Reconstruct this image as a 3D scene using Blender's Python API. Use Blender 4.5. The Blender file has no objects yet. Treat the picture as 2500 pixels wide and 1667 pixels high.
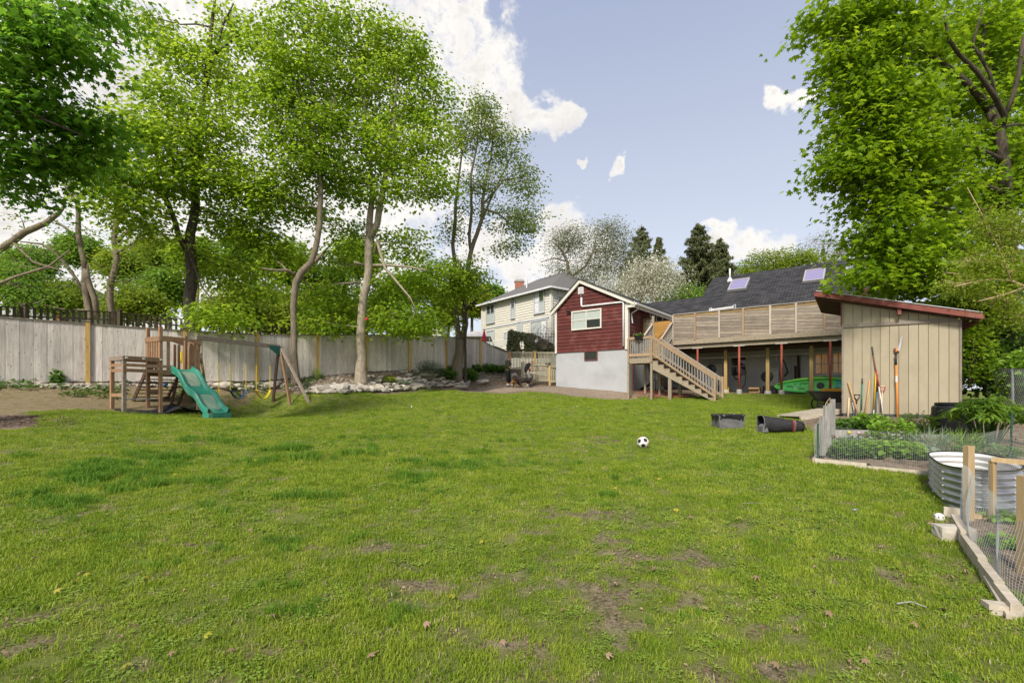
import bpy, bmesh, math, random
import numpy as np
from mathutils import Vector, Matrix, noise as mn

rnd = random.Random(11)
rng = np.random.default_rng(11)
sc = bpy.context.scene
C = sc.collection
V3 = Vector

# ------------------------------------------------------------------ camera
F, CX, HY, EH = 1180.0, 1250.0, 960.0, 1.62      # focal length, centre, horizon of the photograph (px); eye height
cam = bpy.data.cameras.new('camera'); camo = bpy.data.objects.new('camera', cam); C.objects.link(camo)
cam.sensor_width = 36; cam.lens = 36 * F / 2500; cam.shift_y = (HY - 833.5) / 2500
cam.clip_start = .05; cam.clip_end = 2000
camo.location = (0, 0, EH); camo.rotation_euler = (math.radians(90), 0, 0)
sc.camera = camo

# ------------------------------------------------------------------ light
SUN = V3((-.34, -.80, .78)).normalized()
sun = bpy.data.lights.new('sun', 'SUN'); sun.energy = 2.5; sun.angle = math.radians(11); sun.color = (1, .93, .82)
suno = bpy.data.objects.new('sun', sun); C.objects.link(suno)
suno.rotation_euler = SUN.to_track_quat('Z', 'Y').to_euler(); suno.location = SUN * 60
sc.view_settings.view_transform = 'Standard'; sc.view_settings.look = 'None'
sc.view_settings.gamma = 1; sc.view_settings.use_curve_mapping = False
sc.view_settings.exposure = 1.08

def P(px, py, Y):
    return V3(((px - CX) / F * Y, Y, (HY - py) / F * Y))

world = bpy.data.worlds.new('World'); sc.world = world; world.use_nodes = True
def make_world():
    nt = world.node_tree; N = nt.nodes; L = nt.links; N.clear()
    out = N.new('ShaderNodeOutputWorld'); bg = N.new('ShaderNodeBackground'); L.new(bg.outputs[0], out.inputs[0])
    bg.inputs[1].default_value = .15
    sky = N.new('ShaderNodeTexSky'); sky.sky_type = 'NISHITA'; sky.sun_disc = False
    sky.sun_elevation = math.asin(SUN.z); sky.sun_rotation = math.atan2(SUN.x, SUN.y)
    sky.air_density = 1.0; sky.dust_density = 1.2
    tc = N.new('ShaderNodeTexCoord')
    def vm(op, a, b=None):
        n = N.new('ShaderNodeVectorMath'); n.operation = op
        for k, x in enumerate((a, b)):
            if x is None: continue
            if hasattr(x, 'links'): L.new(x, n.inputs[k])
            else: n.inputs[k].default_value = x
        return n
    def m(op, a, b=None, c=None, cl=False):
        n = N.new('ShaderNodeMath'); n.operation = op; n.use_clamp = cl
        for k, x in enumerate((a, b, c)):
            if x is None: continue
            if hasattr(x, 'links'): L.new(x, n.inputs[k])
            else: n.inputs[k].default_value = x
        return n.outputs[0]
    d = tc.outputs['Generated']
    # pale lavender air over the physical sky
    pale = N.new('ShaderNodeMix'); pale.data_type = 'RGBA'; pale.inputs[0].default_value = .86
    L.new(sky.outputs[0], pale.inputs[6])
    sep = N.new('ShaderNodeSeparateXYZ'); L.new(d, sep.inputs[0])
    hz = N.new('ShaderNodeMix'); hz.data_type = 'RGBA'
    L.new(m('MULTIPLY_ADD', sep.outputs[2], 2.4, -.6, cl=True), hz.inputs[0])
    hz.inputs[6].default_value = (2.2, 2.27, 2.5, 1); hz.inputs[7].default_value = (1.28, 1.45, 1.98, 1)
    L.new(hz.outputs[2], pale.inputs[7])
    # clouds: fractal noise, thicker round chosen directions
    n1 = N.new('ShaderNodeTexNoise'); n1.inputs['Scale'].default_value = 4.6; n1.inputs['Detail'].default_value = 9
    n1.inputs['Roughness'].default_value = .62; n1.inputs['Distortion'].default_value = .35
    L.new(d, n1.inputs['Vector'])
    blobs = [(-100, 430, 26), (330, 60, 13), (560, 300, 17), (620, 60, 14), (830, 60, 12), (760, 480, 13), (950, 380, 11), (300, 560, 13), (620, 620, 11),
             (1000, 60, 6.5), (1090, 110, 7), (1150, 160, 5.5), (1180, 225, 4.5), (1230, 265, 3.8), (1290, 292, 3.0), (1345, 278, 2.2), (1375, 290, 1.4),
             (1195, 40, 2.0), (900, 600, 8), (1180, 612, 5), (1215, 612, 3), (1310, 650, 4.2), (1345, 640, 3.4), (1380, 600, 4.5), (1440, 620, 4),
             (1745, 562, 1.6), (1775, 580, 2.3), (1815, 602, 2.7), (1860, 612, 2.3), (1525, 412, 1.35), (1438, 397, .6), (1918, 236, 1.4), (1945, 245, 1.3)]
    acc = None
    wn = N.new('ShaderNodeTexNoise'); wn.inputs['Scale'].default_value = 15; wn.inputs['Detail'].default_value = 5; L.new(d, wn.inputs['Vector'])
    dw = vm('ADD', d, vm('SCALE', vm('SUBTRACT', wn.outputs['Color'], (.5, .5, .5)).outputs[0]).outputs[0]); dw.inputs[1].links[0].from_node.inputs['Scale'].default_value = .16; dw = dw.outputs[0]
    vn = vm('NORMALIZE', dw)
    for (px, py, r) in blobs:
        c = P(px, py, 1).normalized()
        dot = vm('DOT_PRODUCT', vn.outputs[0], tuple(c)).outputs['Value']
        cr = math.cos(math.radians(r * 1.25)); ce = math.cos(math.radians(r * .1))
        mr = N.new('ShaderNodeMapRange'); mr.inputs['From Min'].default_value = cr; mr.inputs['From Max'].default_value = ce
        mr.interpolation_type = 'SMOOTHSTEP'
        L.new(dot, mr.inputs['Value'])
        acc = mr.outputs[0] if acc is None else m('MAXIMUM', acc, mr.outputs[0])
    # elsewhere (behind the camera, overhead) the same broken cloud
    n2 = N.new('ShaderNodeTexNoise'); n2.inputs['Scale'].default_value = 2.1; n2.inputs['Detail'].default_value = 3; L.new(d, n2.inputs['Vector'])
    front = P(1700, 380, 1).normalized()
    fd = vm('DOT_PRODUCT', d, tuple(front)).outputs['Value']
    away = N.new('ShaderNodeMapRange'); away.inputs['From Min'].default_value = .82; away.inputs['From Max'].default_value = .55
    L.new(fd, away.inputs['Value'])
    other = m('MULTIPLY', m('MULTIPLY', m('SUBTRACT', n2.outputs[0], .42), 5, cl=True), away.outputs[0])
    acc = m('MAXIMUM', acc, m('MULTIPLY', other, .8))
    n3 = N.new('ShaderNodeTexNoise'); n3.inputs['Scale'].default_value = 22; n3.inputs['Detail'].default_value = 7; n3.inputs['Roughness'].default_value = .6
    n3.inputs['Distortion'].default_value = .6; L.new(d, n3.inputs['Vector'])
    n4 = N.new('ShaderNodeTexNoise'); n4.inputs['Scale'].default_value = 75; n4.inputs['Detail'].default_value = 6; n4.inputs['Roughness'].default_value = .65; n4.inputs['Distortion'].default_value = .8; L.new(d, n4.inputs['Vector'])
    nn = m('ADD', m('ADD', m('MULTIPLY', n1.outputs[0], .15), m('MULTIPLY', n3.outputs[0], .55)), m('MULTIPLY', n4.outputs[0], .30))
    dens = m('ADD', m('MULTIPLY', m('SUBTRACT', acc, .42), 1.9), m('MULTIPLY', m('SUBTRACT', nn, .53), 5.5))
    ms = N.new('ShaderNodeMapRange'); ms.inputs['From Min'].default_value = -.3; ms.inputs['From Max'].default_value = 1.05
    ms.interpolation_type = 'SMOOTHSTEP'; L.new(dens, ms.inputs['Value'])
    gate = N.new('ShaderNodeMapRange'); gate.inputs['From Min'].default_value = .02; gate.inputs['From Max'].default_value = .18
    L.new(acc, gate.inputs['Value'])
    mask = m('MULTIPLY', ms.outputs[0], gate.outputs[0], cl=True)
    # greyer cores
    core = N.new('ShaderNodeMapRange'); core.inputs['From Min'].default_value = .92; core.inputs['From Max'].default_value = 1.25
    L.new(m('ADD', m('MULTIPLY', dens, .25), m('MULTIPLY', n1.outputs[0], 1.4)), core.inputs['Value'])
    cc = N.new('ShaderNodeMix'); cc.data_type = 'RGBA'; L.new(core.outputs[0], cc.inputs[0])
    cc.inputs[6].default_value = (3.25, 3.15, 3.0, 1); cc.inputs[7].default_value = (2.3, 2.18, 2.1, 1)
    fin = N.new('ShaderNodeMix'); fin.data_type = 'RGBA'
    L.new(mask, fin.inputs[0]); L.new(pale.outputs[2], fin.inputs[6]); L.new(cc.outputs[2], fin.inputs[7])
    L.new(fin.outputs[2], bg.inputs[0])
make_world()

# ------------------------------------------------------------------ materials
MATS = {}
def nodes_of(m):
    m.use_nodes = True; nt = m.node_tree; nt.nodes.clear(); return nt, nt.nodes, nt.links
def rgb(c): return (c[0], c[1], c[2], 1)
def mat(name, c1, c2=None, rough=.75, scale=3, st=(1, 1, 1), rot=0, bump=.25, rand=.12, metal=0, knots=None, dirt=None, spec=.35, lo=.35, hi=.65, detail=6, coat=0):
    m = bpy.data.materials.new(name); nt, N, L = nodes_of(m)
    out = N.new('ShaderNodeOutputMaterial'); b = N.new('ShaderNodeBsdfPrincipled'); L.new(b.outputs[0], out.inputs[0])
    b.inputs['Roughness'].default_value = rough; b.inputs['Metallic'].default_value = metal
    b.inputs['Specular IOR Level'].default_value = spec
    if coat: b.inputs['Coat Weight'].default_value = coat
    g = N.new('ShaderNodeNewGeometry'); oi = N.new('ShaderNodeObjectInfo')
    mul = N.new('ShaderNodeVectorMath'); mul.operation = 'SCALE'; mul.inputs[0].default_value = (37, 21, 53); L.new(oi.outputs['Random'], mul.inputs['Scale'])
    add = N.new('ShaderNodeVectorMath'); L.new(g.outputs['Position'], add.inputs[0]); L.new(mul.outputs[0], add.inputs[1])
    vec = add.outputs[0]
    if rot:
        vr = N.new('ShaderNodeVectorRotate'); vr.rotation_type = 'Z_AXIS'; vr.inputs['Angle'].default_value = rot; L.new(vec, vr.inputs['Vector']); vec = vr.outputs[0]
    mp = N.new('ShaderNodeMapping'); mp.inputs['Scale'].default_value = st; L.new(vec, mp.inputs['Vector'])
    n = N.new('ShaderNodeTexNoise'); n.inputs['Scale'].default_value = scale; n.inputs['Detail'].default_value = detail; n.inputs['Roughness'].default_value = .6
    L.new(mp.outputs[0], n.inputs['Vector'])
    mr = N.new('ShaderNodeMapRange'); mr.inputs['From Min'].default_value = lo; mr.inputs['From Max'].default_value = hi; L.new(n.outputs[0], mr.inputs['Value'])
    mx = N.new('ShaderNodeMix'); mx.data_type = 'RGBA'; L.new(mr.outputs[0], mx.inputs[0])
    c2 = c2 or tuple(x * .8 for x in c1)
    mx.inputs[6].default_value = rgb(c1); mx.inputs[7].default_value = rgb(c2)
    col = mx.outputs[2]
    if dirt:   # large soft stains
        n2 = N.new('ShaderNodeTexNoise'); n2.inputs['Scale'].default_value = dirt[1]; n2.inputs['Detail'].default_value = 4; L.new(g.outputs['Position'], n2.inputs['Vector'])
        mr2 = N.new('ShaderNodeMapRange'); mr2.inputs['From Min'].default_value = .5; mr2.inputs['From Max'].default_value = .72; mr2.inputs['To Max'].default_value = dirt[2]; L.new(n2.outputs[0], mr2.inputs['Value'])
        m2 = N.new('ShaderNodeMix'); m2.data_type = 'RGBA'; L.new(mr2.outputs[0], m2.inputs[0]); L.new(col, m2.inputs[6]); m2.inputs[7].default_value = rgb(dirt[0]); col = m2.outputs[2]
    if knots:
        vo = N.new('ShaderNodeTexVoronoi'); vo.inputs['Scale'].default_value = knots[0]
        mk = N.new('ShaderNodeMapping'); mk.inputs['Scale'].default_value = knots[1]; L.new(vec, mk.inputs['Vector']); L.new(mk.outputs[0], vo.inputs['Vector'])
        mr3 = N.new('ShaderNodeMapRange'); mr3.inputs['From Min'].default_value = knots[2]; mr3.inputs['From Max'].default_value = knots[2] * .4; mr3.inputs['To Max'].default_value = .75; L.new(vo.outputs['Distance'], mr3.inputs['Value'])
        m3 = N.new('ShaderNodeMix'); m3.data_type = 'RGBA'; L.new(mr3.outputs[0], m3.inputs[0]); L.new(col, m3.inputs[6]); m3.inputs[7].default_value = (.07, .05, .035, 1); col = m3.outputs[2]
    hsv = N.new('ShaderNodeHueSaturation'); L.new(col, hsv.inputs['Color'])
    mr4 = N.new('ShaderNodeMapRange'); mr4.inputs['To Min'].default_value = 1 - rand; mr4.inputs['To Max'].default_value = 1 + rand; L.new(oi.outputs['Random'], mr4.inputs['Value']); L.new(mr4.outputs[0], hsv.inputs['Value'])
    L.new(hsv.outputs[0], b.inputs['Base Color'])
    if bump:
        bp = N.new('ShaderNodeBump'); bp.inputs['Strength'].default_value = bump; bp.inputs['Distance'].default_value = .01; L.new(n.outputs[0], bp.inputs['Height']); L.new(bp.outputs[0], b.inputs['Normal'])
    MATS[name] = m; return m

HA = math.atan2(.608, .794)      # house frame angle
M = MATS
mat('fence_board', (.61, .56, .50), (.44, .40, .355), st=(9, 9, .9), scale=3, knots=(1, (11, 11, 4.2), .17), rand=.16, rough=.85, dirt=((.20, .19, .17), .6, .5))
mat('fence_post_new', (.56, .37, .12), (.42, .27, .085), st=(9, 9, .8), scale=2.5, knots=(1, (9, 9, 3), .12), rand=.1)
mat('fence_cap', (.20, .17, .12), (.12, .10, .075), st=(6, 6, 6), rand=.1)
mat('picket_dark', (.085, .07, .038), (.045, .038, .022), st=(8, 8, .8), scale=3, rand=.25, rough=.9)
mat('picket_grey', (.36, .33, .24), (.23, .21, .15), st=(8, 8, .8), scale=3, rand=.18)
mat('play_wood', (.33, .19, .10), (.21, .12, .065), st=(7, 7, 1.2), scale=4, rand=.2, dirt=((.30, .25, .19), 4, .55), knots=(1, (6, 6, 6), .09))
mat('play_wood_grey', (.38, .31, .24), (.13, .10, .08), st=(6, 6, 6), scale=5, rand=.12)
mat('play_dark', (.09, .05, .03), (.05, .03, .02), st=(6, 6, 6), rand=.15)
mat('slide_green', (.018, .19, .125), (.03, .25, .165), scale=1.5, rough=.42, rand=0, bump=.1, dirt=((.15, .31, .23), 4, .7), spec=.5)
mat('slide_worn', (.34, .34, .25), (.14, .30, .20), scale=5, rough=.7, rand=0)
mat('dark_green', (.01, .10, .08), scale=3, rough=.5, rand=0)
mat('yellow_plastic', (.80, .62, .03), (.7, .52, .02), rough=.5, rand=.03, bump=.05)
mat('blue_plastic', (.06, .14, .32), (.03, .06, .16), rough=.5, rand=.03, bump=.05)
mat('black_plastic', (.014, .014, .016), (.010, .010, .011), rough=.42, rand=.05, bump=.1, spec=.5)
mat('black_fabric', (.03, .027, .03), (.017, .016, .018), rough=.7, scale=14, rand=.05)
mat('dark_tarp', (.016, .017, .02), (.026, .028, .035), rough=.55, scale=5, rand=0)
mat('grey_fabric', (.16, .16, .16), (.10, .10, .105), rough=.8, scale=8, rand=.05)
mat('chain_metal', (.30, .29, .27), rough=.5, metal=.6)
mat('white_paint', (.66, .64, .58), (.58, .56, .51), rough=.55, rand=.03, bump=.05, dirt=((.52, .50, .45), 2.5, .35))
mat('white_metal', (.72, .72, .74), rough=.4, rand=.02, bump=0)
mat('cream_siding', (.66, .63, .545), (.60, .575, .50), rough=.7, rand=.03, bump=.05, scale=2)
mat('band_grey', (.50, .52, .56), rough=.6, rand=.02, bump=0)
mat('roof_grey', (.10, .098, .098), (.16, .155, .15), rough=.95, scale=5, st=(2, 2, 9), bump=.3, detail=8, rand=0)
mat('brick_red', (.30, .12, .075), (.22, .09, .06), scale=8, rand=.2)
mat('red_siding', (.115, .024, .019), (.080, .017, .014), rough=.72, scale=3, rot=-HA * -1, st=(9, 9, 1.2), rand=.2, bump=.5, dirt=((.20, .075, .065), 2.5, .45))
mat('red_paint', (.20, .05, .035), (.15, .038, .03), rough=.6, scale=5, rand=.06, dirt=((.33, .16, .12), 5, .4))
mat('rust_red', (.30, .075, .045), (.24, .05, .03), rough=.65, scale=4, rand=.08)
mat('foundation', (.42, .43, .445), (.375, .385, .405), rough=.9, scale=1.4, rand=0, bump=.2, dirt=((.27, .275, .27), .9, .5))
mat('foundation_side', (.30, .31, .32), (.22, .23, .22), rough=.9, scale=1.5, rand=0, dirt=((.12, .13, .10), 1.2, .6))
mat('under_wall', (.62, .62, .61), (.52, .53, .53), rough=.85, scale=1.2, rand=0)
mat('concrete', (.42, .40, .36), (.28, .27, .25), rough=.95, scale=9, bump=.5, rand=.1)
mat('deck_board', (.33, .275, .215), (.185, .155, .125), rot=HA, st=(1.1, 14, 14), scale=3, rand=.26, rough=.85, knots=(1, (2.6, 7, 7), .10), dirt=((.14, .125, .11), 1.6, .5))
mat('deck_board_warm', (.33, .225, .10), (.22, .15, .07), rot=HA, st=(1.1, 14, 14), scale=3, rand=.18, rough=.85, knots=(1, (2.6, 7, 7), .09))
mat('gate_gold', (.42, .23, .055), (.29, .155, .04), rot=HA, st=(1.1, 14, 14), scale=3, rand=.16, knots=(1, (3, 7, 7), .08))
mat('deck_wood', (.36, .30, .215), (.24, .20, .15), st=(5, 5, 5), scale=3, rand=.14, rough=.85)
mat('deck_wood_tan', (.38, .265, .165), (.28, .195, .12), st=(5, 5, 5), scale=3, rand=.12, rough=.8)
mat('deck_post_light', (.46, .41, .36), (.36, .31, .26), st=(7, 7, 1), scale=3, rand=.16)
mat('yellow_post', (.40, .27, .10), (.29, .20, .08), st=(7, 7, 1), scale=3, rand=.12, knots=(1, (6, 6, 2.5), .1))
mat('old_grey_wood', (.33, .315, .29), (.20, .19, .175), st=(7, 7, 1), scale=3.5, rand=.12, rough=.9)
mat('edge_plank', (.50, .44, .35), (.37, .32, .25), st=(5, 5, 5), scale=3, rand=.1, rough=.85, knots=(1, (3, 3, 3), .06))
mat('new_pine', (.46, .34, .19), (.36, .25, .125), st=(10, 10, .9), scale=2.5, rand=.08, rough=.7)
mat('shed_panel', (.36, .315, .22), (.33, .285, .20), scale=7, st=(1, 1, .35), rand=.045, bump=.5, rough=.75, dirt=((.25, .21, .145), 1.3, .35))
mat('shed_trim', (.24, .205, .165), (.18, .155, .13), st=(3, 3, 3), rand=.08)
mat('shed_base', (.045, .045, .05), (.07, .07, .07), scale=4, rand=0)
mat('underside', (.115, .065, .045), (.07, .04, .03), st=(4, 4, 4), rand=.12)
mat('rubber', (.018, .018, .018), rough=.8, rand=0)
mat('orange', (.72, .26, .045), (.6, .2, .035), rough=.5, rand=.03, bump=0)
mat('orange_foam', (.72, .33, .02), rough=.8, rand=0)
mat('handle_wood', (.50, .31, .14), (.42, .24, .09), st=(8, 8, 1), rand=.12, rough=.6)
mat('handle_pale', (.60, .46, .28), rough=.6, rand=.05)
mat('tool_green', (.03, .19, .13), rough=.5)
mat('tool_yellow', (.62, .40, .01), rough=.5)
mat('tool_blue', (.06, .10, .19), rough=.5)
mat('tool_red', (.35, .03, .03), rough=.5)
mat('tool_rust', (.28, .06, .03), (.10, .06, .05), scale=12, st=(1, 1, 3), rough=.6)
mat('steel', (.42, .43, .45), (.30, .31, .33), rough=.38, metal=.8, rand=.04, bump=.03)
mat('galv', (.46, .47, .50), (.36, .37, .39), rough=.36, metal=.75, rand=.02, bump=.08, scale=14, spec=.5)
mat('galv_in', (.72, .72, .70), (.62, .62, .6), rough=.5, metal=.1, rand=0, bump=.05)
mat('kayak_green', (.05, .36, .03), (.03, .26, .06), rough=.4, scale=1.2, rand=0, bump=.05, coat=.3)
mat('kayak_lime', (.16, .44, .05), (.08, .38, .05), rough=.35, scale=1, rand=0, bump=0, coat=.3)
mat('kayak_teal', (.01, .22, .22), (.02, .30, .12), rough=.4, scale=1.2, rand=0, bump=0, coat=.3)
mat('cardboard', (.38, .25, .13), (.32, .2, .1), rand=.05)
mat('cart_tray', (.05, .048, .042), (.035, .033, .03), rough=.6, rand=0)
mat('ac_white', (.55, .55, .53), rough=.5, rand=.03, bump=0)
mat('ball_white', (.78, .76, .70), rough=.4, rand=0, bump=0)
mat('stone', (.45, .40, .34), (.29, .26, .22), scale=7, bump=.7, rand=.32, rough=.95, dirt=((.16, .155, .10), 3, .45))
mat('stone_pale', (.52, .475, .40), (.38, .35, .295), scale=9, bump=.8, rand=.18, rough=.95)
mat('bark_dark', (.105, .082, .062), (.042, .034, .027), st=(7, 7, 1.6), scale=3, bump=1, rand=.1, rough=.95)
mat('bark_mid', (.25, .20, .145), (.12, .10, .07), st=(6, 6, 1.6), scale=3, bump=1, rand=.1, rough=.95, dirt=((.15, .15, .07), 1.3, .5))
mat('bark_light', (.36, .305, .235), (.19, .16, .12), st=(5, 5, 1.8), scale=3, bump=1, rand=.1, rough=.95, dirt=((.17, .17, .09), 1.3, .5))
mat('twig_pale', (.46, .36, .20), (.34, .25, .14), rand=.1)
mat('log_bark', (.15, .11, .075), (.07, .055, .04), st=(4, 4, 4), scale=6, bump=1, rand=.1)
mat('mulch', (.14, .10, .075), (.27, .20, .15), scale=25, bump=1, rand=0, rough=1)
mat('skin', (.50, .28, .19), rough=.55, rand=.05, bump=0)
mat('jacket_green', (.065, .08, .045), (.045, .055, .03), scale=10, rough=.85)
mat('cloth_black', (.012, .012, .016), rough=.85, rand=0)
mat('cloth_grey', (.27, .30, .28), (.21, .24, .22), rough=.85, scale=10)
mat('hair_blond', (.22, .12, .06), (.14, .08, .04), rough=.7)
mat('fur_black', (.022, .017, .015), (.055, .042, .036), scale=22, rough=.9, bump=1)
mat('fur_gold', (.30, .15, .05), (.20, .10, .035), scale=22, rough=.9, bump=1)
mat('umbrella_red', (.62, .03, .08), rough=.8)
mat('canopy_grey', (.50, .48, .47), rough=.8)
mat('ghost_lilac', (.45, .32, .36), rough=.9)
mat('flower_yellow', (.75, .58, .10), rough=.6)
mat('flower_white', (.75, .73, .68), rough=.6)
mat('flower_pink', (.60, .40, .42), rough=.6)

def simple(name, col, rough=.1, emit=None, es=1, metal=0):
    m = bpy.data.materials.new(name); nt, N, L = nodes_of(m)
    out = N.new('ShaderNodeOutputMaterial'); b = N.new('ShaderNodeBsdfPrincipled'); L.new(b.outputs[0], out.inputs[0])
    b.inputs['Base Color'].default_value = rgb(col); b.inputs['Roughness'].default_value = rough; b.inputs['Metallic'].default_value = metal
    if emit: b.inputs['Emission Color'].default_value = rgb(emit); b.inputs['Emission Strength'].default_value = es
    MATS[name] = m; return m
simple('glass_dark', (.035, .04, .038), .04)
simple('glass_mirror', (.30, .32, .34), .05, metal=.85)
simple('glass_blind', (.42, .46, .44), .12)
simple('glass_warm', (.10, .06, .03), .1, (.9, .42, .12), .07)
simple('skylight_glass', (.62, .52, .74), .12, metal=.75)
simple('steel_frame', (.42, .40, .40), .45, metal=.3)
simple('wire', (.34, .37, .35), .5, metal=.2)
simple('wire_green', (.03, .08, .06), .5)

# shingle roof: courses and tabs as fine relief
def roof_mat():
    m = bpy.data.materials.new('roof_dark'); nt, N, L = nodes_of(m)
    out = N.new('ShaderNodeOutputMaterial'); b = N.new('ShaderNodeBsdfPrincipled'); L.new(b.outputs[0], out.inputs[0]); b.inputs['Roughness'].default_value = .95
    b.inputs['Specular IOR Level'].default_value = .1
    g = N.new('ShaderNodeNewGeometry'); vr = N.new('ShaderNodeVectorRotate'); vr.rotation_type = 'Z_AXIS'; vr.inputs['Angle'].default_value = HA; L.new(g.outputs['Position'], vr.inputs['Vector'])
    s = N.new('ShaderNodeSeparateXYZ'); L.new(vr.outputs[0], s.inputs[0]); c = N.new('ShaderNodeCombineXYZ')
    L.new(s.outputs[0], c.inputs[0]); mu = N.new('ShaderNodeMath'); mu.operation = 'MULTIPLY'; mu.inputs[1].default_value = 1.7; L.new(s.outputs[2], mu.inputs[0]); L.new(mu.outputs[0], c.inputs[1])
    br = N.new('ShaderNodeTexBrick'); L.new(c.outputs[0], br.inputs['Vector']); br.inputs['Scale'].default_value = 1
    br.inputs['Brick Width'].default_value = .34; br.inputs['Row Height'].default_value = .145; br.inputs['Mortar Size'].default_value = .016; br.inputs['Mortar Smooth'].default_value = .2
    br.inputs['Bias'].default_value = 0
    br.inputs['Color1'].default_value = (.068, .067, .072, 1); br.inputs['Color2'].default_value = (.034, .034, .037, 1); br.inputs['Mortar'].default_value = (.014, .014, .015, 1)
    n = N.new('ShaderNodeTexNoise'); n.inputs['Scale'].default_value = 2.2; n.inputs['Detail'].default_value = 6; L.new(g.outputs['Position'], n.inputs['Vector'])
    mr = N.new('ShaderNodeMapRange'); mr.inputs['To Min'].default_value = .72; mr.inputs['To Max'].default_value = 1.3; L.new(n.outputs[0], mr.inputs['Value'])
    h = N.new('ShaderNodeHueSaturation'); L.new(br.outputs[0], h.inputs['Color']); L.new(mr.outputs[0], h.inputs['Value']); L.new(h.outputs[0], b.inputs['Base Color'])
    bp = N.new('ShaderNodeBump'); bp.inputs['Distance'].default_value = .012; bp.inputs['Strength'].default_value = .7; L.new(br.outputs['Fac'], bp.inputs['Height']); bp.invert = True; L.new(bp.outputs[0], b.inputs['Normal'])
    MATS['roof_dark'] = m
roof_mat()

def leafmat(name, c1, c2, c3, trans=.45, rough=.45, boost=1.6):
    """c1..c3 = dark, mid, light leaf; the per-leaf attribute picks between them; light passes through the blade"""
    m = bpy.data.materials.new(name); nt, N, L = nodes_of(m)
    out = N.new('ShaderNodeOutputMaterial'); b = N.new('ShaderNodeBsdfPrincipled'); b.inputs['Roughness'].default_value = rough; b.inputs['Specular IOR Level'].default_value = .3
    a = N.new('ShaderNodeAttribute'); a.attribute_name = 'tint'
    r = N.new('ShaderNodeValToRGB'); r.color_ramp.elements[0].color = rgb(c1); r.color_ramp.elements[1].color = rgb(c3); e = r.color_ramp.elements.new(.5); e.color = rgb(c2)
    oi = N.new('ShaderNodeObjectInfo')
    ad = N.new('ShaderNodeMath'); ad.operation = 'MULTIPLY_ADD'; L.new(oi.outputs['Random'], ad.inputs[0]); ad.inputs[1].default_value = .12; L.new(a.outputs['Fac'], ad.inputs[2])
    L.new(ad.outputs[0], r.inputs[0]); L.new(r.outputs[0], b.inputs['Base Color'])
    t = N.new('ShaderNodeBsdfTranslucent'); h = N.new('ShaderNodeHueSaturation'); h.inputs['Value'].default_value = boost; h.inputs['Hue'].default_value = .485; L.new(r.outputs[0], h.inputs['Color']); L.new(h.outputs[0], t.inputs['Color'])
    mx = N.new('ShaderNodeMixShader'); mx.inputs[0].default_value = trans; L.new(b.outputs[0], mx.inputs[1]); L.new(t.outputs[0], mx.inputs[2]); L.new(mx.outputs[0], out.inputs[0])
    MATS[name] = m; return m
leafmat('leaf_maple', (.075, .16, .008), (.18, .30, .016), (.32, .43, .04), trans=.58, boost=1.75)
leafmat('leaf_near', (.04, .13, .012), (.10, .24, .016), (.21, .36, .035), trans=.55, boost=1.75)
leafmat('leaf_right', (.085, .18, .006), (.175, .30, .010), (.28, .41, .02), trans=.55)
leafmat('leaf_yellow', (.10, .16, .010), (.19, .27, .018), (.30, .36, .03))
leafmat('leaf_pale', (.09, .12, .05), (.17, .20, .09), (.34, .34, .22))
leafmat('leaf_olive', (.08, .13, .025), (.16, .23, .045), (.26, .33, .08), trans=.55)
leafmat('leaf_blossom', (.20, .22, .10), (.42, .42, .30), (.72, .70, .62), trans=.3)
leafmat('leaf_spruce', (.05, .07, .028), (.10, .12, .042), (.17, .18, .065), trans=.2)
leafmat('leaf_shrub', (.03, .085, .012), (.07, .16, .02), (.14, .25, .035), trans=.38)
leafmat('leaf_bright', (.07, .15, .015), (.13, .25, .02), (.22, .36, .04), trans=.4)
leafmat('leaf_ivy', (.08, .10, .03), (.17, .19, .07), (.36, .35, .22), trans=.35)
leafmat('leaf_lilac', (.16, .13, .12), (.30, .22, .22), (.42, .32, .33), trans=.2)
leafmat('leaf_brown', (.11, .06, .035), (.19, .115, .065), (.34, .24, .15), trans=.1)
leafmat('leaf_fallen', (.28, .30, .03), (.42, .38, .05), (.50, .30, .05), trans=.25)
leafmat('leaf_greygreen', (.10, .15, .09), (.17, .23, .14), (.28, .34, .24), trans=.2)

# ------------------------------------------------------------------ mesh helpers
# everything is laid out with the camera's eye at z = 0 and lifted by EH at the very end
def to_mesh(name, v, f, material=None, smooth=False):
    me = bpy.data.meshes.new(name); me.from_pydata([tuple(x) for x in v], [], f)
    if material: me.materials.append(MATS[material])
    if smooth: me.polygons.foreach_set('use_smooth', [True] * len(me.polygons))
    me.update(); return me

def basis(d, up=V3((0, 0, 1))):
    d = V3(d).normalized()
    if abs(d.dot(up)) > .98: up = V3((0, 1, 0)) if abs(d.y) < .9 else V3((1, 0, 0))
    s = d.cross(up).normalized(); t = s.cross(d).normalized()
    return d, s, t

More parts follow.
